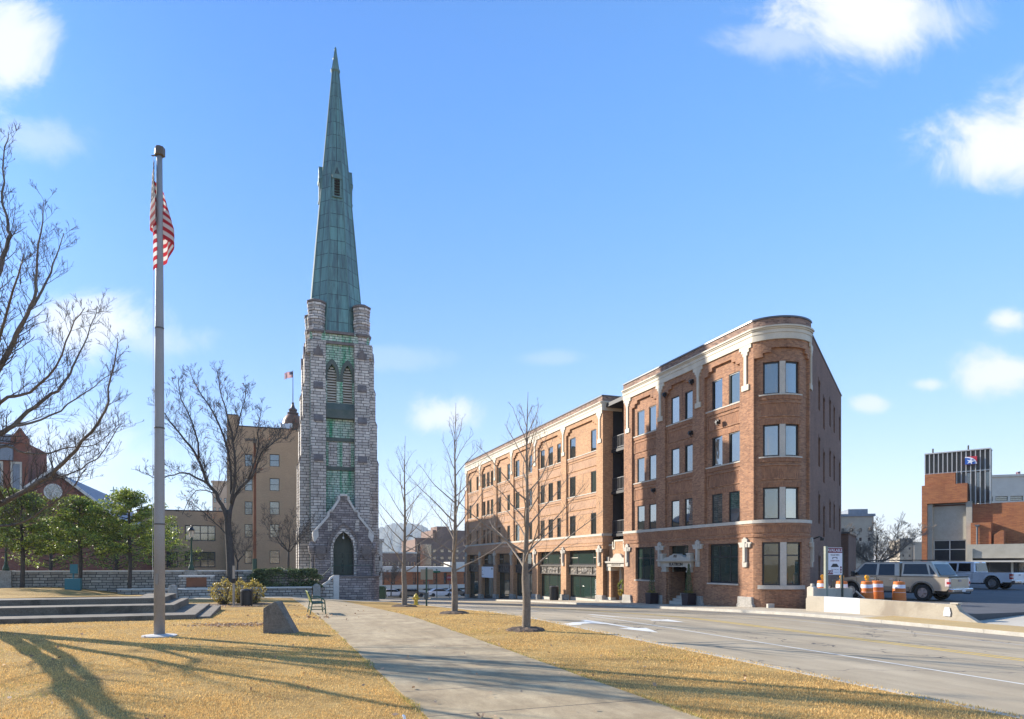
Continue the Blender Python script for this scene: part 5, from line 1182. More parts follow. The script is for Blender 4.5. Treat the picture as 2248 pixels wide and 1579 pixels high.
# evergreen trees in front of the garden wall
def evergreen(seed, base, H, rad, label, n=14000, low=.33):
    rng = np.random.default_rng(seed); root = thing('evergreen_tree', label, 'tree', base, 0, 'glossy evergreen trees along the wall')
    T = Tree(seed); T.t.tube(curve([(0, 0, -.2), (.05, .02, H*.3), (-.03, 0, H*.62), (0, 0, H*.92)], 3), [.15, .14, .13, .125, .12, .10, .08, .07, .05, .03], 8)
    cs = []
    for i in range(34):
        t = (i+.5)/34; z = H*(low+(.96-low)*t); az = i*2.4+rng.uniform(-.3, .3); rr = rad*1.15*(1.05*(1-t)**.55+.12)*rng.uniform(.6, 1.1)
        e = Vector((math.cos(az)*rr, math.sin(az)*rr, z+rr*.18)); q = Vector((0, 0, z-.1)); T.t.tube([q, q.lerp(e, .5)+Vector((0, 0, .05)), e], [.035, .025, .01], 5)
        for k in range(3): p = q.lerp(e, .45+.28*k); cs.append((p.x, p.y, p.z+.05, .34+.16*rng.random()+.08*k))
    T.t.build('trunk', M['bark_dark'], root, recalc=False, smooth=True)
    cs = np.array(cs); pick = rng.integers(0, len(cs), n); d = rng.normal(size=(n, 3)); d /= np.linalg.norm(d, axis=1)[:, None]; d[:, 2] *= .55
    c = cs[pick, :3]+d*(cs[pick, 3]*rng.uniform(.35, 1.0, n)**.6)[:, None]
    leaves(c, .155, M['leaf_ever'], 'crown', root, .6, .35, 1.9)
for sd, px, py, Y, H, r, lab in ((51, 48, 1294, 45.4, 6.6, 2.35, 'glossy evergreen tree before the wall pier with the hidden lamp'), (52, 175, 1294, 46.8, 6.4, 2.55, 'glossy evergreen tree behind the teal utility box'), (53, 284, 1295, 47.4, 7.0, 2.45, 'tallest glossy evergreen tree just left of the flagpole')):
    evergreen(sd, P(px, py, Y), H, r, lab)
evergreen(54, P(352, 1262, 57.0), 4.9, 2.2, 'low rounded evergreen tree behind the flagpole and the wall', 4200, .08)
evergreen(55, P(-20, 1294, 44.2), 6.8, 2.3, 'glossy evergreen tree at the outer end of the wall', 4200)
evergreen(56, P(255, 1262, 57.5), 3.8, 2.0, 'short pale evergreen bush tree behind the wall between two trunks', 3600, .05); evergreen(57, P(110, 1262, 57.5), 4.9, 2.5, 'dark evergreen shrub tree behind the wall before the church', 3600, .05)
def bush(label, name, base, rx, ry, h, n, mat, size, box=False, stems=True):
    t = thing(name, label, 'shrub', base, RZT); k = n
    d = NP.normal(size=(k, 3)); d /= np.linalg.norm(d, axis=1)[:, None]; r = NP.uniform(.5, 1.0, k)**.45
    if box: d = np.sign(d)*np.abs(d)**.55
    lump = 1+.16*np.sin(d[:, 0]*5+1)*np.cos(d[:, 1]*4)+.10*np.sin(d[:, 2]*9+d[:, 0]*7)
    c = d*r[:, None]*lump[:, None]*np.array([rx, ry, h*.5])+np.array([0, 0, h*.52]); c[:, 2] = np.maximum(c[:, 2], .02)
    leaves(c, size, mat, 'foliage', t, .6, .2, 1.7)
    if stems:
        mb = MB()
        for i in range(60): q = c[i*7 % k]; mb.tube([(q[0]*.2, q[1]*.2, 0), tuple(q*.6), tuple(q)], [.014, .009, .004], 4)
        mb.build('stems', M['twig'], t)
    return t
hx = W(54.5, 1.65, -.25)
bush('dense dark clipped hedge behind the low wall beside the tower steps', 'clipped_hedge', hx, 2.5, .5, 1.75, 15000, M['leaf_hedge'], .15, True)
for px, py, Y, rx, n, lab in ((492, 1331, 35.5, .72, 1500, 'golden leafed shrub beneath the forked tree'), (527, 1333, 36.6, .6, 1100, 'yellowing shrub around the wooden stake'), (557, 1331, 36.0, .62, 1200, 'yellowing shrub just behind the litter bin')):
    x, y, z = P(px, py, Y); bush(lab, 'shrub', (x, y, gxy(x, y)), rx, .6, 1.3, n, M['leaf_gold'], .085)
    mb = MB().lathe([(1.25, .0), (1.0, .02), (.1, .03)], 20); tag(mb.build('mulch_bed', M['mulch'], None, (x, y, gxy(x, y)+.004)), kind='structure')
# ------------------------------------------------------------------ grass blades and fallen leaves
def grass():
    n = 620000
    Y = 6.0*np.exp(NP.random(n)*math.log(30/6.0)); u = NP.uniform(-.82, .80, n); x = Y*u
    s, nn = DX*x+DY*Y, NX*x+NY*Y
    ok = (nn < 8.85) & ~((nn > 1.90+.05*np.sin(s*3)) & (nn < 5.02+.05*np.sin(s*2.3))) & ~((nn < -1.75) & (s > 25.95)) & (s < 48.5)
    ok &= (((x+6.23)/.9)**2+((Y-18.7)/.5)**2 > .4)
    x, Y, s, nn = x[ok], Y[ok], s[ok], nn[ok]; n = len(x); z = g(s, nn)
    edge = np.minimum(np.abs(nn-1.9), np.minimum(np.abs(nn-5.02), np.abs(nn-8.8)))
    patch = .5+.5*np.sin(x*1.7+np.sin(Y*1.3))*np.cos(Y*1.1+x*.4)
    h = NP.uniform(.015, .034, n)*(.75+.5*patch)*(1+.6*(edge < .07)); w = .0032+.00034*Y; a = NP.random(n)*2*math.pi; ln = NP.uniform(.2, 1.0, n)*h
    la = NP.random(n)*2*math.pi
    green = (edge < .16) & (NP.random(n) < np.exp(-(edge/.08)**2)*.75) & (nn < 8) | ((np.sin(x*.9+2)*np.sin(Y*.7+1) > .72) & (NP.random(n) < .16))
    keep = NP.random(n) < np.clip(.62+.5*np.sin(x*2.3+Y*.9)*np.sin(Y*1.7-x*.6)+.25*np.sin(x*7)*np.sin(Y*6), .25, 1)
    V = np.empty((n, 3, 3)); ca, sa = np.cos(a)*w, np.sin(a)*w
    V[:, 0] = np.stack([x-ca, Y-sa, z-.004], 1); V[:, 1] = np.stack([x+ca, Y+sa, z-.004], 1); V[:, 2] = np.stack([x+np.cos(la)*ln, Y+np.sin(la)*ln, z+h], 1)
    for sel, mt, lab in ((keep & ~green, 'blade', 'short dry golden grass of the lawn and verge'), (keep & green, 'blade_green', 'greener grass tufts along the edges of the path')):
        v = V[sel]; o = mesh_np('grass', v.reshape(-1, 3), np.arange(3*len(v)).reshape(-1, 3), M[mt]); tag(o, lab, 'grass', kind='stuff')
grass()
def litter():
    c = []
    for px, py, Y0, sx, sy, k in ((515, 1372, 20.8, .9, .45, 420), (640, 1350, 25, 1.0, .5, 60), (560, 1335, 33, 2.2, .8, 200), (80, 1294, 43, 5, .5, 160), (700, 1362, 24, .6, .9, 60)):
        x, y, _ = P(px, py, Y0)
        for i in range(k):
            a, b = x+NP.normal()*sx*.7, y+NP.normal()*sy*.7; c.append((a, b, gxy(a, b)+.045+(.3 if b > 40 else 0)))
    for i in range(260):
        Y = NP.uniform(7, 30); x = NP.uniform(-.75, .5)*Y; c.append((x, Y, gxy(x, Y)+.045))
    c = [p for p in c if not (to_sn(p[0], p[1])[1] > 8.7)]
    o = leaves(np.array(c), .075, M['litter'], 'fallen_leaves', None, .6, .6, 1.5); tag(o, 'dry fallen leaves scattered on the lawn', 'leaves', kind='stuff')
litter()

# ------------------------------------------------------------------ vehicles
M['tyre'] = mottled('tyre_rubber', (.012, .012, .012), (.03, .029, .028), 6, .85, .2, 40, .4)
M['rim'] = plain('alloy_rim', (.42, .42, .43), .3, .8)
M['chrome'] = plain('chrome', (.55, .55, .56), .18, 1.0)
M['car_glass'] = glass('car_glass', (.01, .012, .014), 1.5, .02, .003)
def paint(name, c, metal=.35, rough=.32):
    m, nt, b = newmat(name); v = coord(nt); f = noise(nt, v, 2.2, 6, .6); nt.links.new(ramp(nt, f, [(.3, tuple(x*.86 for x in c)), (.7, c)]), b.inputs['Base Color'])
    b.inputs['Roughness'].default_value = rough; b.inputs['Metallic'].default_value = metal; b.inputs['Coat Weight'].default_value = .8; b.inputs['Coat Roughness'].default_value = .06; return m
M['gold'] = paint('champagne_paint', (.42, .355, .27)); M['gold_low'] = paint('grey_lower_paint', (.17, .155, .13)); M['white_car'] = paint('white_paint', (.66, .68, .72), .0)
M['taillight'] = plain('red_taillight', (.35, .012, .015), .2, 0, .6, 1)
M['taillight_clear'] = plain('clear_taillight', (.62, .5, .48), .2, 0, .6, 1)
def arch_pts(cx, r, z0, n=10, rev=False):
    a = [(cx+r*math.cos(math.pi*i/n), z0+r*math.sin(math.pi*i/n)) for i in range(n+1)]; return a
def wheel(root, x, y, r, w, rimr, side):
    t = MB(); prof = [(r*.62, -w/2), (r*.93, -w/2), (r, -w*.36), (r, w*.36), (r*.93, w/2), (r*.62, w/2)]
    n = 28
    for a, b in zip(prof, prof[1:]):
        for k in range(n):
            t0, t1 = 2*math.pi*k/n, 2*math.pi*(k+1)/n
            t.poly([(x+a[0]*math.cos(t0), y+a[1], r+a[0]*math.sin(t0)), (x+a[0]*math.cos(t1), y+a[1], r+a[0]*math.sin(t1)), (x+b[0]*math.cos(t1), y+b[1], r+b[0]*math.sin(t1)), (x+b[0]*math.cos(t0), y+b[1], r+b[0]*math.sin(t0))])
    wh = t.build('wheel', M['tyre'], root, smooth=False)
    rm = MB(); ys = y+side*w*.36; n = 24
    rm.disc_x((x, r), rimr*.99, *sorted((ys-side*.10, ys-side*.07)), n)
    ring = [(x+rimr*math.cos(2*math.pi*k/n), r+rimr*math.sin(2*math.pi*k/n)) for k in range(n)]; ring2 = [(x+rimr*.86*math.cos(2*math.pi*k/n), r+rimr*.86*math.sin(2*math.pi*k/n)) for k in range(n)]
    for k in range(n): rm.prism([ring[k], ring[(k+1) % n], ring2[(k+1) % n], ring2[k]], *sorted((ys, ys-side*.1)))
    for k in range(5):
        a = 2*math.pi*k/5+.3; c, s_ = math.cos(a), math.sin(a); 
        rm.prism([(x+c*.06-s_*.05, r+s_*.06+c*.05), (x+c*rimr*.9-s_*.065, r+s_*rimr*.9+c*.065), (x+c*rimr*.9+s_*.065, r+s_*rimr*.9-c*.065), (x+c*.06+s_*.05, r+s_*.06-c*.05)], *sorted((ys-side*.005, ys-side*.05)))
    rm.disc_x((x, r), rimr*.3, *sorted((ys+side*.01, ys-side*.05)), 14); rm.build('rim', M['rim'], wh)
    MB().disc_x((x, r), rimr*.87, *sorted((ys-side*.12, ys-side*.105)), n).build('brake_disc', M['black'], wh)
def pickup(label, loc, rz, body, low, topper, L=5.73, Wd=1.0, wr=.39):
    """nose towards local +x, centre of the rear axle at the origin"""
    t = thing('pickup_truck', label, 'pickup truck', loc, rz)
    xr, xf, WB = -1.18, L-1.18, 3.53
    zs, zb = .46, 1.13                                   # sill and belt line
    ra = wr+.10
    low_p = [(xr, .62), (xr, zb-.02)]+[(xr+.02, zb)]+[(1.02, zb)]+[(3.35, zb-.03), (3.7, zb-.06), (xf-.35, zb-.12), (xf-.08, zb-.22), (xf, .85), (xf, .55), (xf-.06, .42)]
    low_p += [(WB+ra, .42)]+arch_pts(WB, ra, wr)[0:]+[(WB-ra, zs)]+[(ra, zs)]+arch_pts(0, ra, wr)+[(-ra, .5), (xr+.1, .5)]
    MB().prism(low_p, -Wd, Wd).build('body', body, t, bevel=.045)
    MB().prism([(xr+.15, .35), (xf-.15, .35), (xf-.15, .62), (xr+.15, .62)], -Wd+.22, Wd-.22).build('chassis', M['black'], t)
    # flared lower band and wheel-arch lips
    lp = MB()
    for c in (0, WB):
        pts = [(c+(ra+.075)*math.cos(math.pi*i/12), wr+(ra+.075)*math.sin(math.pi*i/12)) for i in range(13)]; inn = [(c+(ra-.005)*math.cos(math.pi*i/12), wr+(ra-.005)*math.sin(math.pi*i/12)) for i in range(13)]
        for i in range(12):
            for s in (-1, 1): lp.prism([pts[i], pts[i+1], inn[i+1], inn[i]], *sorted((s*(Wd+.035), s*(Wd-.1))))
    for s in (-1, 1): lp.prism([(ra+.08, zs-.03), (WB-ra-.08, zs-.03), (WB-ra-.08, zs+.20), (ra+.08, zs+.20)], *sorted((s*(Wd+.02), s*(Wd-.1))))
    lp.build('wheel_arch_trim', low, t, bevel=.012)
    if low is M['gold_low']:
        for s in (-1, 1): MB().box(ra+.25, WB-ra-.2, *sorted((s*(Wd+.16), s*(Wd-.05))), .36, .43).build('running_board', M['black'], t, bevel=.02)
    # cab
    rz_ = 1.86; inset = .17
    def cabin(name, xs_low, xs_top, zt, mat, parent=t, y0=Wd-.02, ins=inset):
        mb = MB(); a, b = xs_low; c, d = xs_top; y1 = y0-ins
        mb.v = [(a, -y0, zb), (b, -y0, zb), (b, y0, zb), (a, y0, zb), (c, -y1, zt), (d, -y1, zt), (d, y1, zt), (c, y1, zt)]; mb.f = [(0, 1, 2, 3), (4, 7, 6, 5), (0, 4, 5, 1), (1, 5, 6, 2), (2, 6, 7, 3), (3, 7, 4, 0)]
        return mb.build(name, mat, parent, bevel=.06)
    cl, ct = (1.05, 3.72), (1.14, 2.92)
    cabin('cab', cl, ct, rz_, body)
    def sidewin(name, pts, s, lo=(zb, rz_), parent=t, y0=Wd-.02, ins=inset):
        mb = MB(); q = []
        for x, z in pts: f = (z-lo[0])/(lo[1]-lo[0]); q.append((x, s*(y0-ins*f+.006), z))
        q2 = [(x, y-s*.03, z) for x, y, z in q]; n = len(q); i = len(mb.v); mb.v += q+q2; mb.f += [tuple(range(n)), tuple(range(2*n-1, n-1, -1))]+[(k, (k+1) % n, n+(k+1) % n, n+k) for k in range(n)]
        return mb.build(name, M['car_glass'], parent)
    for s in (-1, 1):
        sidewin('window', [(1.30, 1.20), (2.10, 1.20), (2.10, 1.76), (1.36, 1.76)], s); sidewin('window', [(2.22, 1.20), (3.42, 1.20), (3.20, 1.36), (2.86, 1.76), (2.22, 1.76)], s)
        dn = MB()
        for x in (1.2, 2.16, 3.2): dn.box(x-.008, x+.008, *sorted((s*(Wd+.004), s*(Wd-.02))), .55, zb-.02)
        dn.build('door_seam', M['black'], t)
        for x in (1.42, 2.38): MB().box(x-.11, x+.11, *sorted((s*(Wd+.04), s*(Wd-.01))), .98, 1.03).build('door_handle', M['chrome'] if topper else body, t, bevel=.012)
        MB().cbox((3.32, s*(Wd+.14), 1.26), (.10, .24, .26)).build('mirror', M['black'], t, bevel=.03)
    mb = MB(); mb.v = [(3.70, -.88, zb+.03), (3.70, .88, zb+.03), (2.96, .74, rz_-.07), (2.96, -.74, rz_-.07)]; mb.v = [(x+.012, y, z+.012) for x, y, z in mb.v]; mb.f = [(0, 1, 2, 3)]; mb.build('windscreen', M['car_glass'], t)
    mb = MB(); mb.v = [(1.035, -.80, zb+.07), (1.035, .80, zb+.07), (1.125, .70, rz_-.09), (1.125, -.70, rz_-.09)]; mb.v = [(x-.035, y, z) for x, y, z in mb.v]; mb.f = [(0, 1, 2, 3)]
    if not topper: mb.build('rear_window', M['car_glass'], t); MB().box(1.08, 1.12, -.12, .12, rz_-.06, rz_-.02).build('brake_lamp', M['taillight'], t)
    if topper:
        tp = cabin('topper', (xr+.42, 1.03), (xr+.86, 1.02), 1.88, body, y0=Wd-.04, ins=.14)
        for s in (-1, 1): sidewin('window', [(-.28, 1.27), (.90, 1.27), (.88, 1.76), (-.12, 1.76)], s, (zb, 1.88), tp, Wd-.04, .14)
        mb = MB(); mb.v = [(xr+.47, -.78, 1.24), (xr+.47, .78, 1.24), (xr+.82, .70, 1.76), (xr+.82, -.70, 1.76)]; mb.v = [(x-.03, y, z) for x, y, z in mb.v]; mb.f = [(0, 1, 2, 3)]; mb.build('rear_window', M['car_glass'], tp)
        for s in (-1, 1): sidewin('window', [(xr+.58, 1.27), (-.36, 1.27), (-.24, 1.72), (xr+.92, 1.72)], s, (zb, 1.88), tp, Wd-.04, .14)
        rk = MB()
        for s in (-1, 1): rk.box(xr+.7, 2.7, s*.66-.02, s*.66+.02, 1.93, 1.965)
        for x in (xr+.8, .2, 1.3, 2.6): rk.box(x-.02, x+.02, -.66, .66, 1.90, 1.93)
        rk.build('roof_rack', M['black'], t); MB().box(xr-.01, xr+.42, -Wd+.05, Wd-.05, zb+.004, zb+.06).build('tailgate_cap', M['black'], t, bevel=.02)
    # tail
    tg = MB().box(xr-.035, xr+.02, -.82, .82, .66, zb-.03).build('tailgate', body, t, bevel=.02)
    MB().cbox((xr-.04, 0, .98), (.02, .26, .10)).build('emblem', plain('blue_grey_emblem', (.16, .17, .24), .3, .4), tg)
    for s in (-1, 1):
        mb = MB().box(xr-.04, xr+.16, *sorted((s*(Wd+.012), s*(Wd-.17))), .70, zb-.06); mb.build('taillight', M['taillight'] if not topper else M['taillight_clear'], t, bevel=.03)
        MB().box(xr-.045, xr+.08, *sorted((s*(Wd+.016), s*(Wd-.12))), .82, .93).build('lamp_lens', M['taillight'] if topper else M['taillight_clear'], t)
    bp = MB().box(xr-.20, xr+.06, -Wd+.03, Wd-.03, .44, .62).build('bumper', M['chrome'], t, bevel=.04)
    pl_ = MB().box(xr-.212, xr-.20, -.16, .16, .47, .60).build('number_plate', plain('plate_white', (.62, .62, .64), .4), bp); MB().tube([(xr-.2, 0, .40), (xr-.48, 0, .40), (xr-.48, 0, .50)], .03, 8).build('tow_hitch', M['black'], t)
    MB().box(xf-.02, xf+.10, -Wd+.03, Wd-.03, .42, .62).build('bumper', M['chrome'], t, bevel=.04)
    for s in (-1, 1): MB().box(xf-.12, xf+.012, *sorted((s*(Wd-.02), s*(Wd-.3))), .72, .90).build('headlight', plain('headlight_lens', (.6, .6, .6), .1), t, bevel=.02)
    for x in (0, WB):
        for s in (-1, 1): wheel(t, x, s*(Wd-.15), wr, .27, wr*.60, s)
    return t
pickup('champagne gold pickup truck with a windowed topper parked behind the concrete barrier', (21.53, 34.99, 0.0), R(123), M['gold'], M['gold_low'], True).scale = (1.06, 1.06, 1.06)
pickup('white crew cab pickup truck parked at the far side of the car park', (35.7, 50.1, 0.0), R(122), M['white_car'], M['white_car'], False, 6.2, 1.02, .43).scale = (1.08, 1.08, 1.08)
def car(label, loc, rz, mat):
    t = thing('parked_car', label, 'car', loc, rz, 'cars parked beyond the crossroads')
    MB().prism([(-2.2, .3), (2.2, .3), (2.25, .6), (2.1, .82), (1.1, .92), (.5, 1.38), (-1.0, 1.42), (-1.75, .98), (-2.2, .92)], -.88, .88).build('body', mat, t, bevel=.08)
    MB().prism([(1.0, .95), (.48, 1.33), (-.98, 1.37), (-1.6, 1.0)], -.892, .892).build('window', M['car_glass'], t)
    for x in (-1.4, 1.4):
        for s in (-1, 1): MB().disc_x((x, .33), .33, *sorted((s*.9, s*.7)), 16).build('wheel', M['tyre'], t)

# ------------------------------------------------------------------ barrier wall, drums, signs by the car park
bar = thing('concrete_barrier', 'low pale concrete wall with a white painted panel along the pavement', 'barrier', W(25.95, 24.45, -.35), RZF)
def brz(x): return .36+.35
cr = mottled('cracked_concrete', (.31, .27, .205), (.42, .37, .29), 1.0, .88, .3, 30, .4, c3=(.24, .20, .15))
MB().prism([(0, -.4), (0, .55), (.12, .70), (1.13, .71), (1.13, -.4)], 0, .24).build('wall', cr, bar, bevel=.015)
MB().prism([(1.132, -.4), (1.132, .71), (3.15, .71), (3.15, -.4)], .0, .24).build('painted_panel', mottled('white_wall_paint', (.48, .47, .45), (.58, .57, .55), 1.5, .8, .1, 30, .15), bar)
MB().prism([(3.152, -.4), (3.152, .71), (7.55, .70), (7.7, .45), (8.6, -.02), (8.6, -.4)], 0, .24).build('wall', cr, bar, bevel=.015)
MB().prism([(0, -.4), (0, 1.1), (.22, 1.18), (.42, 1.1), (.42, -.4)], .06, .34).cbox((.21, .2, 1.22), (.14, .14, .12)).build('end_post', M['concrete'], bar, bevel=.02)
MB().box(.1, .32, .345, 2.6, -.3, 1.05).build('return_wall', M['concrete'], bar); MB().box(7.3, 7.62, .02, .26, .712, .76).build('cap_block', M['concrete'], bar)
nt_ = thing('paper_notice', 'small white paper notice fixed to the end of the concrete barrier', 'notice', W(25.95-7.22, 24.42, .05), RZF)
MB().prism([(-.14, -.16), (.13, -.16), (.15, -.02), (.10, .18), (-.08, .18), (-.13, .02)], -.012, .0).build('sheet', plain('notice_white', (.55, .55, .57), .7), nt_)
mb = MB()
for i, w in enumerate((.18, .22, .2, .24, .12)): mb.box(-w*.45, w*.45, -.016, -.0125, .1-i*.05, .115-i*.05)
mb.build('notice_lines', plain('faint_red_ink', (.45, .25, .25), .8), nt_)
OR = mottled('orange_plastic', (.50, .11, .012), (.66, .18, .02), 2, .5, .05, 30, .2); RW = plain('reflective_white', (.68, .68, .74), .35); RO = plain('reflective_orange', (.60, .13, .015), .35)
M['amber'] = plain('amber_lens', (.75, .33, .015), .15, 0, .6, 1)
def drum_proto():
    t = thing('traffic_drum', 'x', 'traffic drum', (0, 0, 0), 0, 'orange and white traffic drums behind the barrier')
    MB().lathe([(.40, 0), (.41, .03), (.38, .10), (.31, .11)], 20).build('rubber_base', M['tyre'], t)
    b = MB().lathe([(.305, .11), (.295, .40), (.27, .70), (.25, 1.0), (.22, 1.02), (.10, 1.03)], 24).build('drum', OR, t, smooth=False)
    def rat(z): return .305-(z-.11)*.062
    for z0, m in ((.34, RW), (.70, RW)): MB().lathe([(rat(z0)+.004, z0), (rat(z0+.17)+.006, z0+.17)], 24, cap=False).build('stripe', m, b)
    for z0 in (.30, .66): MB().lathe([(rat(z0)+.004, z0-.02), (rat(z0)+.014, z0), (rat(z0)+.004, z0+.02)], 24, cap=False).build('ridge', RO, b)
    MB().tube([(-.12, 0, 1.02), (-.10, 0, 1.10), (.10, 0, 1.10), (.12, 0, 1.02)], .018, 6).build('drum_handle', M['black'], t)
    return t
dp = drum_proto()
def lamp_on(t): 
    c = MB().disc_x((0, 1.23), .10, -.05, .05, 20).build('warning_light', M['amber'], t, bevel=.015); MB().box(-.07, .07, -.06, .06, 1.06, 1.14).build('battery_case', M['amber'], c)
drums = [(1806, 35.0, 'orange traffic drum with a warning light behind the sign post', 1), (1848, 33.9, 'orange traffic drum with a warning light right of the sign board', 1), (1903, 33.3, 'orange traffic drum with a warning light in front of the truck door', 1), (1926, 34.4, 'orange traffic drum half hidden behind another drum', 0), (1974, 32.9, 'orange traffic drum before the rear door of the gold truck', 0)]
for i, (px, Y, lab, li) in enumerate(drums):
    x = (px-1124)/1500*Y; d = dp if i == 0 else dup(dp, (0, 0, 0), 0); d.location = (x, Y, 0.0); d['label'] = lab; d.rotation_euler = (0, 0, i*.35-.5)
for d, li in zip([o for o in COL.objects if o.name.startswith('traffic_drum')], (1, 1, 1, 0, 0)):
    if li: lamp_on(d)
for i, (x0, y0, x1, y1, z1, lab) in enumerate(((15.4, 34.0, 15.9, 34.2, .75, 'pale timber brace leaning beside the sign post'), (17.2, 33.0, 16.75, 33.3, .55, 'pale timber plank leaning behind the middle traffic drums'))):
    tag(MB().tube([(0, 0, 0.03), (x1-x0, y1-y0, z1)], .045, 4).build('timber_brace', plain('pale_timber', (.45, .40, .33), .85), None, (x0, y0, 0.0)), lab, 'timber')
sg = thing('sign_board', 'white and maroon AVAILABLE sign board on wooden posts before the brick side wall', 'sign', (15.38, 32.9, 0), R(12))
wd = mottled('grey_timber', (.20, .21, .165), (.30, .31, .25), 3, .85, .2, 30, .4)
MB().box(-.36, -.22, -.06, .08, -.2, 2.72).build('post', wd, sg); MB().box(.60, .70, .05, .15, -.2, 2.5).build('post', plain('dark_timber', (.05, .055, .04), .8), sg)
bd = MB().box(-.215, .595, .0, .03, 1.35, 2.66).build('board', plain('sign_white', (.72, .70, .74), .4), sg)
mar = plain('sign_maroon', (.16, .012, .03), .4); ink = plain('sign_black', (.015, .015, .018), .5)
MB().box(-.21, .59, -.006, -.001, 2.40, 2.64).build('title_band', mar, bd)
def sgt(s, z, size, m, x=.19, sx=1.0): text('lettering', s, size, m, bd, (x, -.009, z), (R(90), 0, 0), .001, sx=sx)
sgt('AVAILABLE', 2.515, .20, M['sign'] if 'sign' in M else RW, sx=.82); sgt('423.667.8834', 2.30, .105, ink, sx=.85); sgt('ROBERT FISHER', 2.02, .085, mar, sx=.8); sgt('TN | GA | AL', 1.60, .075, ink); sgt('REALTY', 1.46, .09, plain('sign_grey', (.45, .45, .47), .5), .30, .9)
mb = MB().prism([(-.03, 1.72), (.41, 1.72), (.30, 1.88), (.08, 1.88)], -.008, -.001).box(.06, .09, -.008, -.001, 2.10, 2.17).box(.29, .32, -.008, -.001, 2.10, 2.17).box(.06, .32, -.008, -.001, 2.17, 2.195); mb.build('house_mark', ink, bd)
k_ = MB().box(-.21, .08, -.007, -.001, 1.37, 1.56).build('logo_block', mar, bd); text('lettering', 'KW', .17, RW, k_, (-.065, -.010, 1.465), (R(90), 0, 0), .001, sx=1.0)
for i in range(3): MB().box(.48, .56, -.007, -.001, 1.42+i*.12, 1.51+i*.12).build('side_stamp', mar if i else plain('stamp_brown', (.3, .16, .08), .6), bd)
# planters by the doorway
def planter(s, lab):
    t = thing('planter', lab, 'planter', W(s, 25.15, gz(s, 25.2)+.0), RZF, 'planters by the doorway'); MB().prism([(-.28, 0), (.28, 0), (.36, .75), (-.36, .75)], -.32, .32).build('pot', plain('dark_plum_pot', (.03, .018, .022), .5), t, bevel=.02)
    c = np.array([(math.cos(a)*r, math.sin(a)*r, z) for a, z, r in ((NP.random()*6.28, z, .26*(1-(z-.75)/2.0)*NP.random()**.4+.02) for z in NP.uniform(.75, 2.6, 1300))]); leaves(c, .09, M['leaf_hedge'], 'conifer', t, .5, 0, 3)
    c = np.array([(NP.uniform(-.3, .3), NP.uniform(-.28, .2), .78+NP.random()*.14) for _ in range(130)]); leaves(c, .09, M['leaf_gold'], 'undergrowth', t); MB().tube([(0, 0, .7), (0, 0, 2.3)], [.03, .01], 6).build('stem', M['twig'], t)
planter(40.9, 'dark planter with a slim conifer left of the FLATIRON doorway'); planter(36.55, 'dark planter with a slim conifer right of the FLATIRON doorway')
bk = W(38.1, 27.3, gz(38.1, 25.5)+.72); tag(MB().lathe([(.13, 0), (.16, .33), (.165, .34), (.14, .33)], 14).build('white_bucket', plain('bucket_white', (.6, .6, .62), .5), None, bk), 'white bucket on the top step inside the FLATIRON doorway', 'bucket')
wr_ = thing('wreath', 'green and orange wreath hanging on the second doorway', 'wreath', W(46.95, 26.15, .05), RZF)
c = np.array([(math.cos(a)*.36+NP.normal()*.07, -.02+NP.normal()*.04, math.sin(a)*.42+NP.normal()*.07) for a in NP.uniform(0, 6.28, 520)]); leaves(c[:340], .14, M['leaf_ever'], 'leaves', wr_); leaves(c[340:]*np.array([.6, 1, .5])+np.array([0, -.06, -.42]), .14, M['leaf_gold'], 'bow', wr_)
MB().tube([(.36*math.cos(a), 0, .42*math.sin(a)) for a in [i*math.pi/12 for i in range(25)]], .05, 6).build('ring', M['twig'], wr_)
bn_ = thing('banner', 'plain white banner hanging across the second shopfront', 'banner', W(81.65, 25.72, .15), RZF)
MB().box(.03, 4.62, .0, .03, 0, 1.34).build('sheet', mottled('banner_white', (.66, .68, .72), (.76, .78, .8), 1, .8, .05, 20, .1), bn_); MB().box(.2, .75, -.006, -.001, .32, .38).box(.2, .26, -.006, -.001, .383, .62).box(.2, .5, -.006, -.001, .86, .92).box(3.9, 4.3, -.006, -.001, 1.0, 1.2).build('banner_marks', ink, bn_)
# ------------------------------------------------------------------ hydrant and street signs
hy = thing('fire_hydrant', 'yellow fire hydrant at the corner of the verge', 'hydrant', W(39.5, 8.42, gz(39.5, 8.42)), R(20)); HYE = mottled('hydrant_yellow', (.50, .33, .02), (.66, .46, .04), 4, .5, .05, 30, .25)
MB().lathe([(.17, 0), (.17, .05), (.11, .07), (.11, .45), (.14, .46), (.14, .50), (.11, .55), (.05, .64), (.04, .68), (.0, .69)], 14).build('barrel', HYE, hy)
MB().tube([(-.2, 0, .38), (.2, 0, .38)], .05, 10).tube([(0, -.2, .34), (0, 0, .34)], .065, 10).build('outlet', HYE, hy); MB().tube([(-.21, 0, .38), (-.19, 0, .38)], .06, 6).tube([(.19, 0, .38), (.21, 0, .38)], .06, 6).build('outlet_cap', HYE, hy)
sn = thing('street_sign', 'pair of blank tan sign backs on a dark green post by the hydrant', 'sign', W(36.9, 8.45, gz(36.9, 8.45)), R(6)); MB().box(-.05, .05, -.04, .04, -.2, 2.12).build('post', M['greenpole'], sn)
for a, b in ((-.32, -.052), (.052, .36)): MB().box(a, b, -.03, -.005, 1.45, 2.02).build('sign_panel', plain('bare_sign_back', (.26, .23, .17), .6, .3), sn)
MB().cbox((-.02, -.05, .55), (.2, .12, .38)).build('meter_box', plain('grey_green_box', (.04, .055, .06), .5), sn)
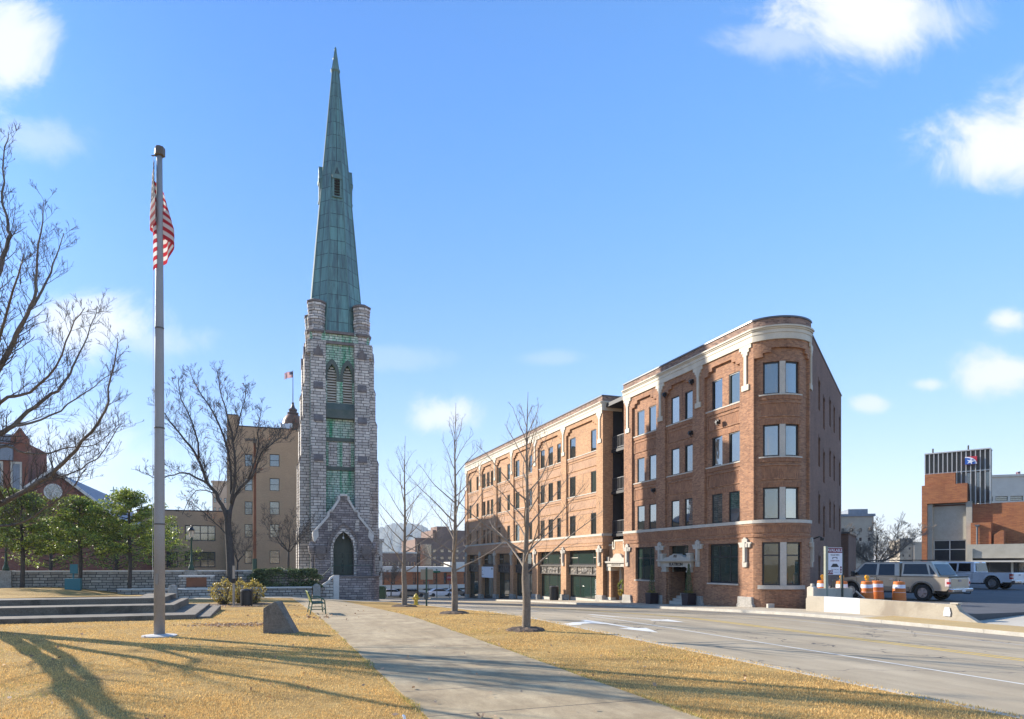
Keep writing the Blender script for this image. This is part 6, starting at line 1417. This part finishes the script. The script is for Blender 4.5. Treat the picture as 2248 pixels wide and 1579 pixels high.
def stop_sign(px, Y, lab):
    s, n = to_sn((px-1124)/1500*Y, Y); z = gz(s, n); t = thing('stop_sign', lab, 'stop sign', W(s, n, z), R(-4), 'stop signs at the crossroads')
    MB().tube([(0, 0, 0), (0, 0, 3.1)], .045, 6).build('post', plain('galvanised_post', (.2, .2, .2), .5, .5), t)
    o = [(.42*math.cos(math.pi/8+k*math.pi/4), 2.75+.42*math.sin(math.pi/8+k*math.pi/4)) for k in range(8)]; f = MB().prism(o, -.07, -.05).build('sign_face', plain('stop_red', (.36, .025, .025), .5), t)
    text('lettering', 'STOP', .32, RW, f, (0, -.074, 2.75), (R(90), 0, 0), .001, sx=.85)
stop_sign(940.5, 92, 'red stop sign left of the green street name sign'); stop_sign(987, 92, 'red stop sign right of the green street name sign')
s, n = to_sn((959-1124)/1500*94, 94); ns = thing('street_name_sign', 'green street name sign on a post between two stop signs', 'sign', W(s, n, gz(s, n)), R(-4)); MB().tube([(0, 0, 0), (0, 0, 3.55)], .05, 6).build('post', M['greenpole'], ns)
gpn = plain('sign_green', (.01, .16, .08), .5); MB().box(-.5, .5, -.02, .02, 3.5, 3.75).cbox((0, 0, 3.9), (.1, .75, .22)).build('name_blade', gpn, ns)
lp = thing('street_lamp', 'tall thin dark street lamp beyond the hydrant', 'street lamp', (*P(917, 1318, 62)[:2], gxy(*P(917, 1318, 62)[:2])), 0); MB().tube([(0, 0, 0), (0, 0, 5.2)], [.075, .05], 8).tube([(0, 0, 5.2), (-.25, 0, 5.6), (-.6, 0, 5.75)], .035, 6).build('post', M['black'], lp); MB().cbox((-.72, 0, 5.76), (.5, .2, .12)).build('lamp_head', M['iron'], lp)
for i, (px, Y, m, lab) in enumerate(((966, 118, M['white_car'], 'white saloon car parked beside the street name sign'), (1000, 119, M['gold_low'], 'dark grey car parked right of the white saloon'), (905, 117, M['gold_low'], 'dark car parked before the garage openings'), (861, 116, M['white_car'], 'white car parked in the shade of the garage deck'))):
    x = (px-1124)/1500*Y; car(lab, (x, Y, gxy(x, Y)+.02), R(20), m)
tg_ = thing('litter_bin', 'green litter bin at the crossroads beside the tower', 'litter bin', (*P(838, 1316, 70)[:2], gxy(*P(838, 1316, 70)[:2]))); MB().box(-.4, .4, -.4, .4, 0, 1.1).prism([(-.45, 1.1), (.45, 1.1), (.3, 1.3), (-.3, 1.3)], -.45, .45).build('bin_body', M['greenpole'], tg_, bevel=.03)

# ------------------------------------------------------------------ the buildings round about
M['tan'] = brick('painted_tan_brick', (.55, .35, .195), (.50, .315, .175), (.42, .27, .15), bw=.3, bh=.1, dark=.8, var=.6, bmp=.15)
M['churchbrick'] = brick('red_church_brick', (.30, .095, .055), (.22, .07, .045), (.2, .12, .09), dark=.7)
M['slate'] = mottled('blue_grey_slate', (.15, .17, .20), (.24, .27, .31), 2, .6, .2, 12, .35)
M['officebrick'] = brick('brown_office_brick', (.26, .155, .115), (.21, .12, .09), (.2, .15, .12), dark=.75)
M['orangebrick'] = brick('orange_roman_brick', (.46, .17, .06), (.31, .10, .04), (.32, .17, .09), bw=.5, bh=.12, dark=.75, var=.7)
M['pale'] = mottled('pale_stone_cladding', (.50, .47, .41), (.60, .57, .50), .8, .8, .05, 20, .15)
M['greywall'] = mottled('grey_stone_cladding', (.36, .305, .235), (.46, .40, .31), .6, .85, .05, 12, .2)
M['bankcon'] = mottled('streaked_bank_concrete', (.34, .31, .245), (.46, .425, .35), .9, .88, .15, 25, .3)
M['bankmetal'] = mottled('dark_bronze_panel', (.075, .065, .052), (.13, .115, .09), 1, .5, .05, 20, .2)
M['fin'] = plain('pale_metal_fin', (.50, .49, .46), .45, .3)
def wins(root, cells, y, off=(0, 0, 0), gm='glass_far', fm='frame', fw=.08, vs=0, hs=1):
    for x0, x1, z0, z1 in cells:
        window(root, x0, x1, z0, z1, y, off, gm, fw, [x0+(x1-x0)*(i+1)/(vs+1) for i in range(vs)], [z0+(z1-z0)*(i+1)/(hs+1) for i in range(hs)], fm=fm)
# tan buildings behind the wall
Y0 = 90.0; tp0 = P(498, 1260, Y0)
def on(px, P0, e): u = (px-1124)/1500; return (u*P0[1]-P0[0])/(e[0]-u*e[1])      # distance along a facade seen at column px
eT = (NX, NY)
tan = thing('tan_building', 'tall plain tan building with sash windows beside the tower', 'building', (tp0[0], tp0[1], -1), RZT)
def tz(y, x): Y = Y0+NY*x; return CAMZ-(y-1237)/1500*Y+1
xw = on(700, tp0, eT)
cells = []
for px0, px1 in ((537, 554), (592, 613.5)):
    a, b = on(px0, tp0, eT), on(px1, tp0, eT)
    for y0, y1 in ((997, 1024), (1050, 1077.5), (1101, 1130), (1150.5, 1180), (1209, 1238)): cells.append((a, b, tz(y1, a), tz(y0, a)))
mb = MB(); wall_grid(mb, 0, xw, -3, tz(915, 0)-1.2, (0, .25), cells); mb.box(0, xw, .3, 16, -3, tz(915, 0)-1.21); mb.box(0, 1.4, 0, 4, tz(915, 0)-1.2, tz(911, 0)); mb.build('wall', M['tan'], tan)
wins(tan, cells, .2); MB().box(1.402, xw, -.05, .5, tz(915, 0)-1.2, tz(915, 0)-1.05).box(-.05, 1.45, -.06, 4.05, tz(911, 0)+.003, tz(911, 0)+.12).build('coping', plain('dark_roof_edge', (.05, .045, .04), .6), tan)
un = MB().box(on(617, tp0, eT), on(640, tp0, eT), 3, 5, tz(935, 8)-1, tz(928, 8)+.4).build('roof_unit', plain('pale_roof_unit', (.5, .55, .6), .5), tan, bevel=.1)
l0 = P(300, 1260, 88.0); low = thing('tan_building', 'low flat roofed tan building with wide black framed windows behind the flagpole', 'building', (l0[0], l0[1], -1), RZT)
def lz(y, x): return CAMZ-(y-1237)/1500*(88+NY*x)+1
xw2 = on(505, l0, eT); cells = []
for px0, px1 in ((405.5, 473), (322, 343), (365, 390)):
    a, b = on(px0, l0, eT), on(px1, l0, eT)
    for y0, y1 in ((1153, 1187.5), (1211.5, 1246)): cells.append((a, b, lz(y1, a), lz(y0, a)))
mb = MB(); wall_grid(mb, 0, xw2, -3, lz(1120, 0), (0, .25), cells); mb.box(0, xw2, .3, 16, -3, lz(1120, 0)-.01); mb.build('wall', M['tan'], low)
wins(low, cells, .2, vs=3, fw=.12); MB().box(-.05, xw2, -.05, .5, lz(1120, 0)+.003, lz(1120, 0)+.16).build('coping', plain('roof_edge_brown', (.06, .05, .045), .6), low)
def block(name, label, px0, px1, ytop, Y, depth, mat, rows, cols, e=None, zb=-8, ww=.5, wh=.5, cap=None, gm='glass_far', ctop=.12, cat='building', maxw=60):
    e = e or eT; p0 = P(px0, 1237, Y); r = math.atan2(e[1], e[0]); t = thing(name, label, cat, (p0[0], p0[1], zb), r)
    w = on(px1, p0, e); zt = CAMZ-(ytop-1237)/1500*Y-zb; zg = -zb+gxy(p0[0], p0[1]); h = (zt*(1-ctop)-zg)/rows; cells = []
    for i in range(rows):
        for j in range(cols): cells.append((w*(j+.5-ww/2)/cols, w*(j+.5+ww/2)/cols, zg+h*(i+.5-wh/2), zg+h*(i+.5+wh/2)))
    cells = cells[-maxw:]
    mb = MB(); wall_grid(mb, 0, w, 0, zt, (0, .3), cells); mb.box(0, w, .35, depth, 0, zt-.02); mb.build('wall', M[mat], t)
    for c in cells: window(t, *c, .24, (0, 0, 0), gm, .1, (), ((c[2]+c[3])/2,))
    MB().box(-.25, w+.25, -.25, .6, zt+.003, zt+.45).build('cornice', M[cap or mat], t); return t, w, zt
block('office_block', 'grey office block far behind the bare forked tree', 466, 500, 1060, 150, 14, 'greywall', 9, 3, zb=-3)
# brick church
ch = P(117, 1035, 66.0); cz = -1.0; chu = thing('church', 'red brick church with a rose window gable and a slate roof', 'church', (ch[0], ch[1], cz), RZT)
ap = ch[2]-cz; hw = 5.6; ev = ap-4.7
MB().prism([(-hw, 0), (hw, 0), (hw, ev), (0, ap), (-hw, ev)], 0, .6).build('gable_wall', M['churchbrick'], chu)
MB().box(-hw, hw, .6, 30, 0, ev-.05).build('nave_wall', M['churchbrick'], chu)
mb = MB()
for s in (-1, 1): mb.poly([(0, -.2, ap+.05), (s*(hw+.5), -.2, ev-.38), (s*(hw+.5), 29, ev-.38), (0, 29, ap+.05)]); mb.poly([(0, -.2, ap-.2), (s*(hw+.5), -.2, ev-.6), (s*(hw+.5), 29, ev-.6), (0, 29, ap-.2)])
mb.build('roof', M['slate'], chu)
cp_ = MB()
for s in (-1, 1): cp_.prism([(0, ap+.06), (s*(hw+.55), ev-.40), (s*(hw+.55), ev-.10), (0, ap+.36)], -.3, .3)
cp_.build('gable_coping', M['coping'], chu)
rw_ = MB(); rz0 = ap-(1080-1035)/1500*66
for k in range(24): a, b = 2*math.pi*k/24, 2*math.pi*(k+1)/24; rw_.prism([(.78*math.cos(a), rz0+.78*math.sin(a)), (.78*math.cos(b), rz0+.78*math.sin(b)), (.6*math.cos(b), rz0+.6*math.sin(b)), (.6*math.cos(a), rz0+.6*math.sin(a))], -.1, .02)
for k in range(8): a = k*math.pi/4; rw_.prism([(.04*math.cos(a+1.57), rz0+.04*math.sin(a+1.57)), (.62*math.cos(a)+.04*math.cos(a+1.57), rz0+.62*math.sin(a)+.04*math.sin(a+1.57)), (.62*math.cos(a)-.04*math.cos(a+1.57), rz0+.62*math.sin(a)-.04*math.sin(a+1.57)), (-.04*math.cos(a+1.57), rz0-.04*math.sin(a+1.57))], -.08, .02)
rwo = rw_.build('rose_window', M['coping'], chu); MB().disc_x((0, rz0), .62, -.04, .01, 24).build('pane', M['glass_far'], rwo)
MB().box(-.05, .05, 28.2, 28.3, ap, ap+1.5).box(-.4, .4, 28.2, 28.3, ap+.85, ap+1.0).build('roof_cross', M['copper_trim'], chu)
c0 = P(-62, 1237, 64.0); ctw = thing('church_tower', 'square red brick church tower with slate hips and stone framed louvres', 'church tower', (c0[0], c0[1], -1), RZT); zt = CAMZ+(1237-968)/1500*64+1
w = on(62, c0, eT); MB().box(0, w, 0, 6, 0, zt).build('wall', M['churchbrick'], ctw); MB().box(w, w+.7, .3, 1.6, 0, zt-3.6).box(w-1.4, w+.02, -.5, 0, 0, zt-5).build('buttress', M['churchbrick'], ctw)
for x in (.7, w-.7): MB().prism([(x-.7, zt), (x+.7, zt), (x+.7, zt+.4), (x, zt+1.5), (x-.7, zt+.4)], -.1, .5).build('corner_gable', M['churchbrick'], ctw)
MB().prism([(1.4, zt+.003), (w-1.4, zt+.003), (w-1.4, zt+.9), (1.4, zt+.9)], .6, 5.5).prism([(1.2, zt-1.7), (w-1.2, zt-1.7), (w-1.2, zt-.2), (1.2, zt-.2)], -.25, 0).build('roof', M['slate'], ctw)
for x in (w-.95, w*.45): 
    for z in (zt-5.2, zt-9.5):
        f = MB().box(x-.45, x-.3, -.12, .02, z, z+3.2).box(x+.3, x+.45, -.12, .02, z, z+3.2).box(x-.45, x+.45, -.12, .02, z+3.2, z+3.4).build('stone_frame', M['trimstone'], ctw); MB().box(x-.3, x+.3, -.04, .01, z, z+3.2).build('louvre', M['slate'], f)
for x in (w*.16,):
    for z in (zt-3.4, zt-6.2): window(ctw, x-.6, x+.6, z, z+1.6, -.01, (0, 0, 0), 'glass_far', .16, (x,), (z+.8,), fm='trimstone')
# domed building far behind the tower
dm = P(643, 945, 140.0); dome = thing('domed_building', 'brown domed roof with a lantern and flagstaff showing beside the tower', 'building', (dm[0], dm[1], -2))
zb_ = dm[2]+2; r = 2.2
MB().box(-6, 8, -3, 8, 0, zb_-.9).build('wall', M['tan'], dome); MB().box(-6.2, 8.2, -3.2, 8.2, zb_-.897, zb_-.4).build('cornice', M['pale'], dome)
db = plain('brown_dome_metal', (.16, .075, .035), .5, .3); d_ = MB().lathe([(r, zb_-.4), (r*1.02, zb_+.2), (r*.98, zb_+1.0), (r*.85, zb_+2.1), (r*.62, zb_+2.9), (r*.42, zb_+3.3)], 24).build('dome', db, dome, smooth=True)
MB().lathe([(r*.5, zb_+3.3), (r*.52, zb_+3.55), (r*.34, zb_+3.7), (r*.38, zb_+4.1), (r*.40, zb_+4.2), (r*.2, zb_+4.6), (r*.1, zb_+5.3), (r*.12, zb_+5.6), (0.03, zb_+5.8)], 16).build('lantern', plain('dark_dome_metal', (.06, .04, .035), .5, .3), d_)
MB().lathe([(.5, zb_+.1), (.55, zb_+.5), (.4, zb_+.9), (0.02, zb_+1.0)], 12, (.2, -r-.1)).build('dormer', M['pale'], d_)
MB().tube([(0, 0, zb_+5.6), (0, 0, zb_+12.3)], [.09, .05], 8).build('flagstaff', M['black'], dome)
flag('flag', lambda u, v: (-.05-1.75*u, .25*math.sin(u*7), zb_+12.1-v*1.25-.35*u+.10*math.sin(u*6)), 24, 12, 'small flag flying from the dome behind the tower', (dm[0], dm[1], -2))
# garage, offices and hill at the end of the street
gq = thing('parking_garage', 'orange brick parking garage with pale concrete bands and open lower deck', 'building', (*P(780, 1237, 128)[:2], -6), RZT); gw = on(1075, P(780, 1237, 128), eT)
def gz_(y): return CAMZ-(y-1237)/1500*132+6
mb = MB(); cells = []
k = 13
for i in range(k): c = gw*(i+.5)/k; cells.append((c-.32, c+.32, gz_(1284)+.1, gz_(1257)-.1))
wall_grid(mb, 0, gw, gz_(1284), gz_(1256), (0, .4), cells); mb.build('wall', M['orangebrick'], gq)
MB().box(-.2, gw+.2, -.25, 20, gz_(1256)+.003, gz_(1245)).box(-.2, gw+.2, -.35, 20, gz_(1292.5), gz_(1284)-.003).box(gw*.42, gw, -.2, 6, gz_(1320), gz_(1296)).build('concrete_band', M['pale'], gq)
for c in cells: window(gq, *c, .3, (0, 0, 0), 'glass_far', .08, (), ((c[2]+c[3])/2,))
MB().box(0, gw, 12, 12.3, 0, gz_(1284)).build('deck_back', M['dark'], gq)
for i in range(7): c = gw*(.08+i*.13); MB().box(c-.5, c+.5, -.1, .9, -2, gz_(1292.5)-.003).build('column', M['pale'], gq)
MB().box(gw*.72, gw*.84, 3, 8, gz_(1245)+.003, gz_(1234)).build('roof_unit', M['pale'], gq)
block('office_block', 'terraced brown office building beyond the garage', 830, 914, 1215, 215, 20, 'officebrick', 4, 12, zb=-12, ww=.55, wh=.5, cap='pale')
t, w, zt = block('office_block', 'large brown brick office building with a glass bay below the hill', 912, 1060, 1184, 225, 24, 'officebrick', 6, 9, zb=-12, ww=.5, wh=.45, cap='officebrick')
MB().box(w*.27, w*.80, 2, 20, zt+.5, zt+3.2).box(w*.32, w*.5, 1.0, 10, zt+.5, zt+4.4).build('upper_storey', M['officebrick'], t); MB().box(w*.06, w*.22, -.9, -.02, zt*.55, zt*.92).build('glass_bay', M['glass_far'], t)
block('pale_building', 'narrow pale building edge just right of the tower', 828, 839.5, 1190, 105, 6, 'pale', 3, 1, zb=-6, ww=.3, wh=.3)
hb = W(0, 0); mb = MB(); rngh = random.Random(3); hp = []
for px, y in ((520, 1205), (620, 1195), (700, 1180), (780, 1166), (838, 1158), (862, 1152), (900, 1151), (925, 1154), (945, 1166), (970, 1183), (1010, 1197), (1080, 1203), (1160, 1210), (1300, 1222)): hp.append(P(px, y, 3300))
hc = curve(hp, 6)
hc = [Vector((p.x, p.y, p.z+rngh.uniform(-2, 5))) for p in hc]
for q, (dy, f) in enumerate(((0, 1), (-250, .72), (-520, .40), (-800, .16), (-1050, -.1), (700, .3))):
    for p in hc: mb.v.append((p.x*(1+dy/6000), p.y+dy+rngh.uniform(-40, 40), -12+(p.z+12)*f+rngh.uniform(-4, 4)*(f > 0)))
k = len(hc)
for q in range(4):
    for i in range(k-1): mb.f.append((q*k+i, q*k+i+1, (q+1)*k+i+1, (q+1)*k+i))
for i in range(k-1): mb.f.append((i, i+1, 5*k+i+1, 5*k+i))
struct(mb.build('hill', mottled('wooded_hillside', (.035, .04, .022), (.075, .075, .042), .012, .95, .6, .05, .5), None, smooth=True))
# bank building right of the car park
B0 = (51.3, 85.0); eB = (.75, -.66); bank = thing('bank_building', 'bank building with a dark ribbed tower and a star logo above orange brick walls', 'building', (B0[0], B0[1], -1), math.atan2(eB[1], eB[0]))
def bx_(px): return on(px, B0, eB)*math.hypot(*eB)
def bz(px, y): k = on(px, B0, eB); return CAMZ-(y-1237)/1500*(B0[1]+eB[1]*k)+1
x0, x1, xe = bx_(2029.5), bx_(2172.5), bx_(2330)
ztop = bz(2030, 998)
MB().box(x0, x1, .6, 2.2, bz(2097, 1105), ztop).build('ribbed_tower', M['bankmetal'], bank)
fn_ = MB()
for i in range(15): x = x0+(x1-x0)*i/14; fn_.box(x-.045, x+.045, .32, .6, bz(2030, 1040) if i < 7 else (bz(2110, 1063) if i < 9 else bz(2150, 1107)), ztop)
fn_.box(x0, x1, .4, .6, bz(2030, 1041)-.06, bz(2030, 1041)+.06); tw_ = fn_.build('fin', M['fin'], bank)
MB().box(x0-.05, x1+.05, .28, 2.25, ztop+.003, ztop+.14).build('tower_coping', M['fin'], bank)
for i, f in enumerate((.085, .645, .96)): MB().tube([(x0+(x1-x0)*f, 2, ztop), (x0+(x1-x0)*f, 2, ztop+(.9 if i < 2 else .3))], .09 if i < 2 else .05, 6).build('roof_pipe', M['iron'], bank)
dk = MB()
for i in (9, 11, 13): a, b = x0+(x1-x0)*i/14, x0+(x1-x0)*(i+1)/14; dk.box(a+.05, b-.05, .57, .6, bz(2150, 1100), bz(2150, 1036))
dk.build('dark_glazing', M['glass_far'], bank)
MB().box(x0+.02, bx_(2097), .05, 8, bz(2060, 1066), bz(2060, 1040)).build('brick_block', M['orangebrick'], bank)
MB().box(bx_(2024.5), bx_(2124), -.25, 8, bz(2070, 1105), bz(2070, 1064.5)).box(bx_(2024.5), bx_(2036), -.24, 8, -1, bz(2070, 1105)-.003).build('brick_block', M['orangebrick'], bank)
fl0, fl1, fr0, fr1 = bx_(2035.6), bx_(2046.6), bx_(2120.6), bx_(2133.6); zc = bz(2080, 1105.5)
MB().box(fl1, fr0, .58, 1.4, bz(2080, 1185), zc-.3).build('concrete_panel', M['bankcon'], bank); MB().box(fl0+.01, fl1, .05, 1.4, -1, zc).box(fr0, fr1, .05, 1.4, -1, zc+.15).build('concrete_fin', M['bankcon'], bank)
wz = (bz(2080, 1260), bz(2080, 1206.5), bz(2080, 1185))
window(bank, fl1+.02, fr0-.02, wz[0]-3, wz[2]-.01, .7, (0, 0, 0), 'glass_far', .12, ((fl1+fr0)/2,), (wz[1], wz[1]-1.45), name='window', fm='fin'); MB().box(fl1, fr0, .75, 1.4, -1, wz[2]).build('window_back', M['dark'], bank)
MB().box(fr1, xe, .5, 8, bz(2200, 1196), bz(2150, 1105.5)).build('brick_block', M['orangebrick'], bank)
MB().box(fr1+.01, bx_(2178), -.9, .5, bz(2160, 1196), bz(2160, 1148)).build('brick_projection', M['orangebrick'], bank); dpx = bx_(2148)
MB().tube([(dpx, -1.05, bz(2148, 1196)), (dpx, -1.05, bz(2148, 1155))], .10, 8).prism([(dpx-.25, bz(2148, 1153)), (dpx+.25, bz(2148, 1153)), (dpx+.18, bz(2148, 1157)), (dpx-.18, bz(2148, 1157))], -1.25, -.91).build('downpipe', plain('grey_downpipe', (.10, .11, .12), .5), bank)
MB().prism([(bx_(2186), bz(2190, 1196)), (bx_(2207), bz(2190, 1196)), (bx_(2207), bz(2190, 1166)), (bx_(2200), bz(2190, 1166)), (bx_(2186), bz(2190, 1175))], -1.6, .2).build('brick_chimney', M['orangebrick'], bank)
MB().box(fr1-.1, xe, -3.2, .4, bz(2200, 1226), bz(2200, 1196)).box(fr1-.05, fr1+.5, -3.4, -3.1, -1, bz(2200, 1205)).build('concrete_fascia', M['bankcon'], bank)
MB().box(fr1+.5, xe, -4.2, .3, bz(2200, 1234.5), bz(2200, 1231)).build('canopy', M['pale'], bank); MB().box(fr1-.1, xe, .3, .6, -1, bz(2200, 1226)).build('shop_glazing', M['glass_far'], bank)
for f in (.15, .5, .85): x = fr1+(xe-fr1)*f; MB().box(x-.1, x+.1, -3.0, -2.8, -1, bz(2200, 1231)).build('column', M['pale'], bank)
lg = thing('bank_logo', 'blue and red square logo with a white star on the ribbed tower', 'sign', (bank.location.x, bank.location.y, -1), bank.rotation_euler.z)
xa, xb = bx_(2118.5), bx_(2144.5); za, zb2 = bz(2130, 1019.5), bz(2130, 1002.5); w = xb-xa; h = zb2-za
MB().box(xa, xb, .05, .30, za, zb2).build('red_panel', plain('logo_red', (.50, .03, .05), .5), lg)
arcp = [(xa+w*math.sin(t), za+h*math.cos(t)) for t in [math.pi/2*i/14 for i in range(15)]]; MB().prism([(xa, za)]+arcp, .02, .05).build('white_arc', plain('logo_white', (.75, .75, .78), .5), lg)
arcp = [(xa+w*.86*math.sin(t), za+h*.86*math.cos(t)) for t in [math.pi/2*i/14 for i in range(15)]]; MB().prism([(xa, za)]+arcp, -.01, .02).build('blue_quarter', plain('logo_blue', (.02, .10, .40), .5), lg)
st_ = [(xa+w*.47+(w*.36 if i % 2 == 0 else w*.14)*math.sin(i*math.pi/5+.25), za+h*.36+(h*.42 if i % 2 == 0 else h*.16)*math.cos(i*math.pi/5+.25)) for i in range(10)]; MB().prism(st_, -.04, -.011).build('star', plain('logo_white', (.75, .75, .78), .5), lg)
t, w, zt = block('white_office', 'pale office building with banded windows behind the bank tower', 2150, 2420, 1049, 140, 18, 'pale', 10, 8, e=(.96, -.28), zb=-2, ww=.84, wh=.5, cap='pale', ctop=.16)
t, w, zt = block('grey_block', 'grey stone block beside the flatiron with square windows', 1822, 1918, 1135, 125, 16, 'greywall', 7, 5, e=(.97, -.24), zb=-3, ww=.3, wh=.36, cap='slate', maxw=15)
MB().box(w*.45, w*.9, 1, 10, zt+.5, zt+1.4).build('roof_storey', M['slate'], t)
t, w, zt = block('grey_block', 'distant stepped pale block left of the bank', 1976, 2004, 1186, 190, 10, 'greywall', 6, 2, e=(.97, -.24), zb=-3, ww=.3, wh=.3, maxw=8); MB().box(w+.02, w+3.0, -1, 9, 0, zt-.6).build('side_wing', M['greywall'], t)
an = thing('brick_annex', 'small brown brick annex behind the side wall of the flatiron', 'building', (25.9+.3, 53.2, -1), RZF+PHI); MB().box(0, 7, 0, 5, -1, 5.2).build('wall', M['brick_side'], an); MB().box(-.1, 7.1, -.1, 5.1, 5.203, 5.35).build('coping', M['coping_metal'], an)
fp2 = thing('flagpole', 'thin distant flagpole right of the bank tower', 'flagpole', (*P(2240, 1050, 150)[:2], 19)); MB().tube([(0, 0, 0), (0, 0, 3.2)], .05, 6).build('pole', M['fin'], fp2)
flag('flag', lambda u, v: (-.05-1.0*u, .2*math.sin(u*6), 3.1-v*.7-.25*u), 12, 6, 'tiny flag on the distant pole right of the bank tower', (*P(2240, 1050, 150)[:2], 19))

# ------------------------------------------------------------------ air
def air():
    m = bpy.data.materials.new('thin_haze'); m.use_nodes = True; nt = m.node_tree; nt.nodes.clear()
    o = nt.nodes.new('ShaderNodeOutputMaterial'); v = nt.nodes.new('ShaderNodeVolumePrincipled')
    v.inputs['Color'].default_value = (.72, .84, .98, 1); v.inputs['Density'].default_value = HAZE; v.inputs['Anisotropy'].default_value = .2
    nt.links.new(v.outputs[0], o.inputs['Volume'])
    b = MB().box(-4200, 2800, -1600, 5300, -14, 330).build('haze', m); b['kind'] = 'stuff'
HAZE = .00015
if HAZE: air()
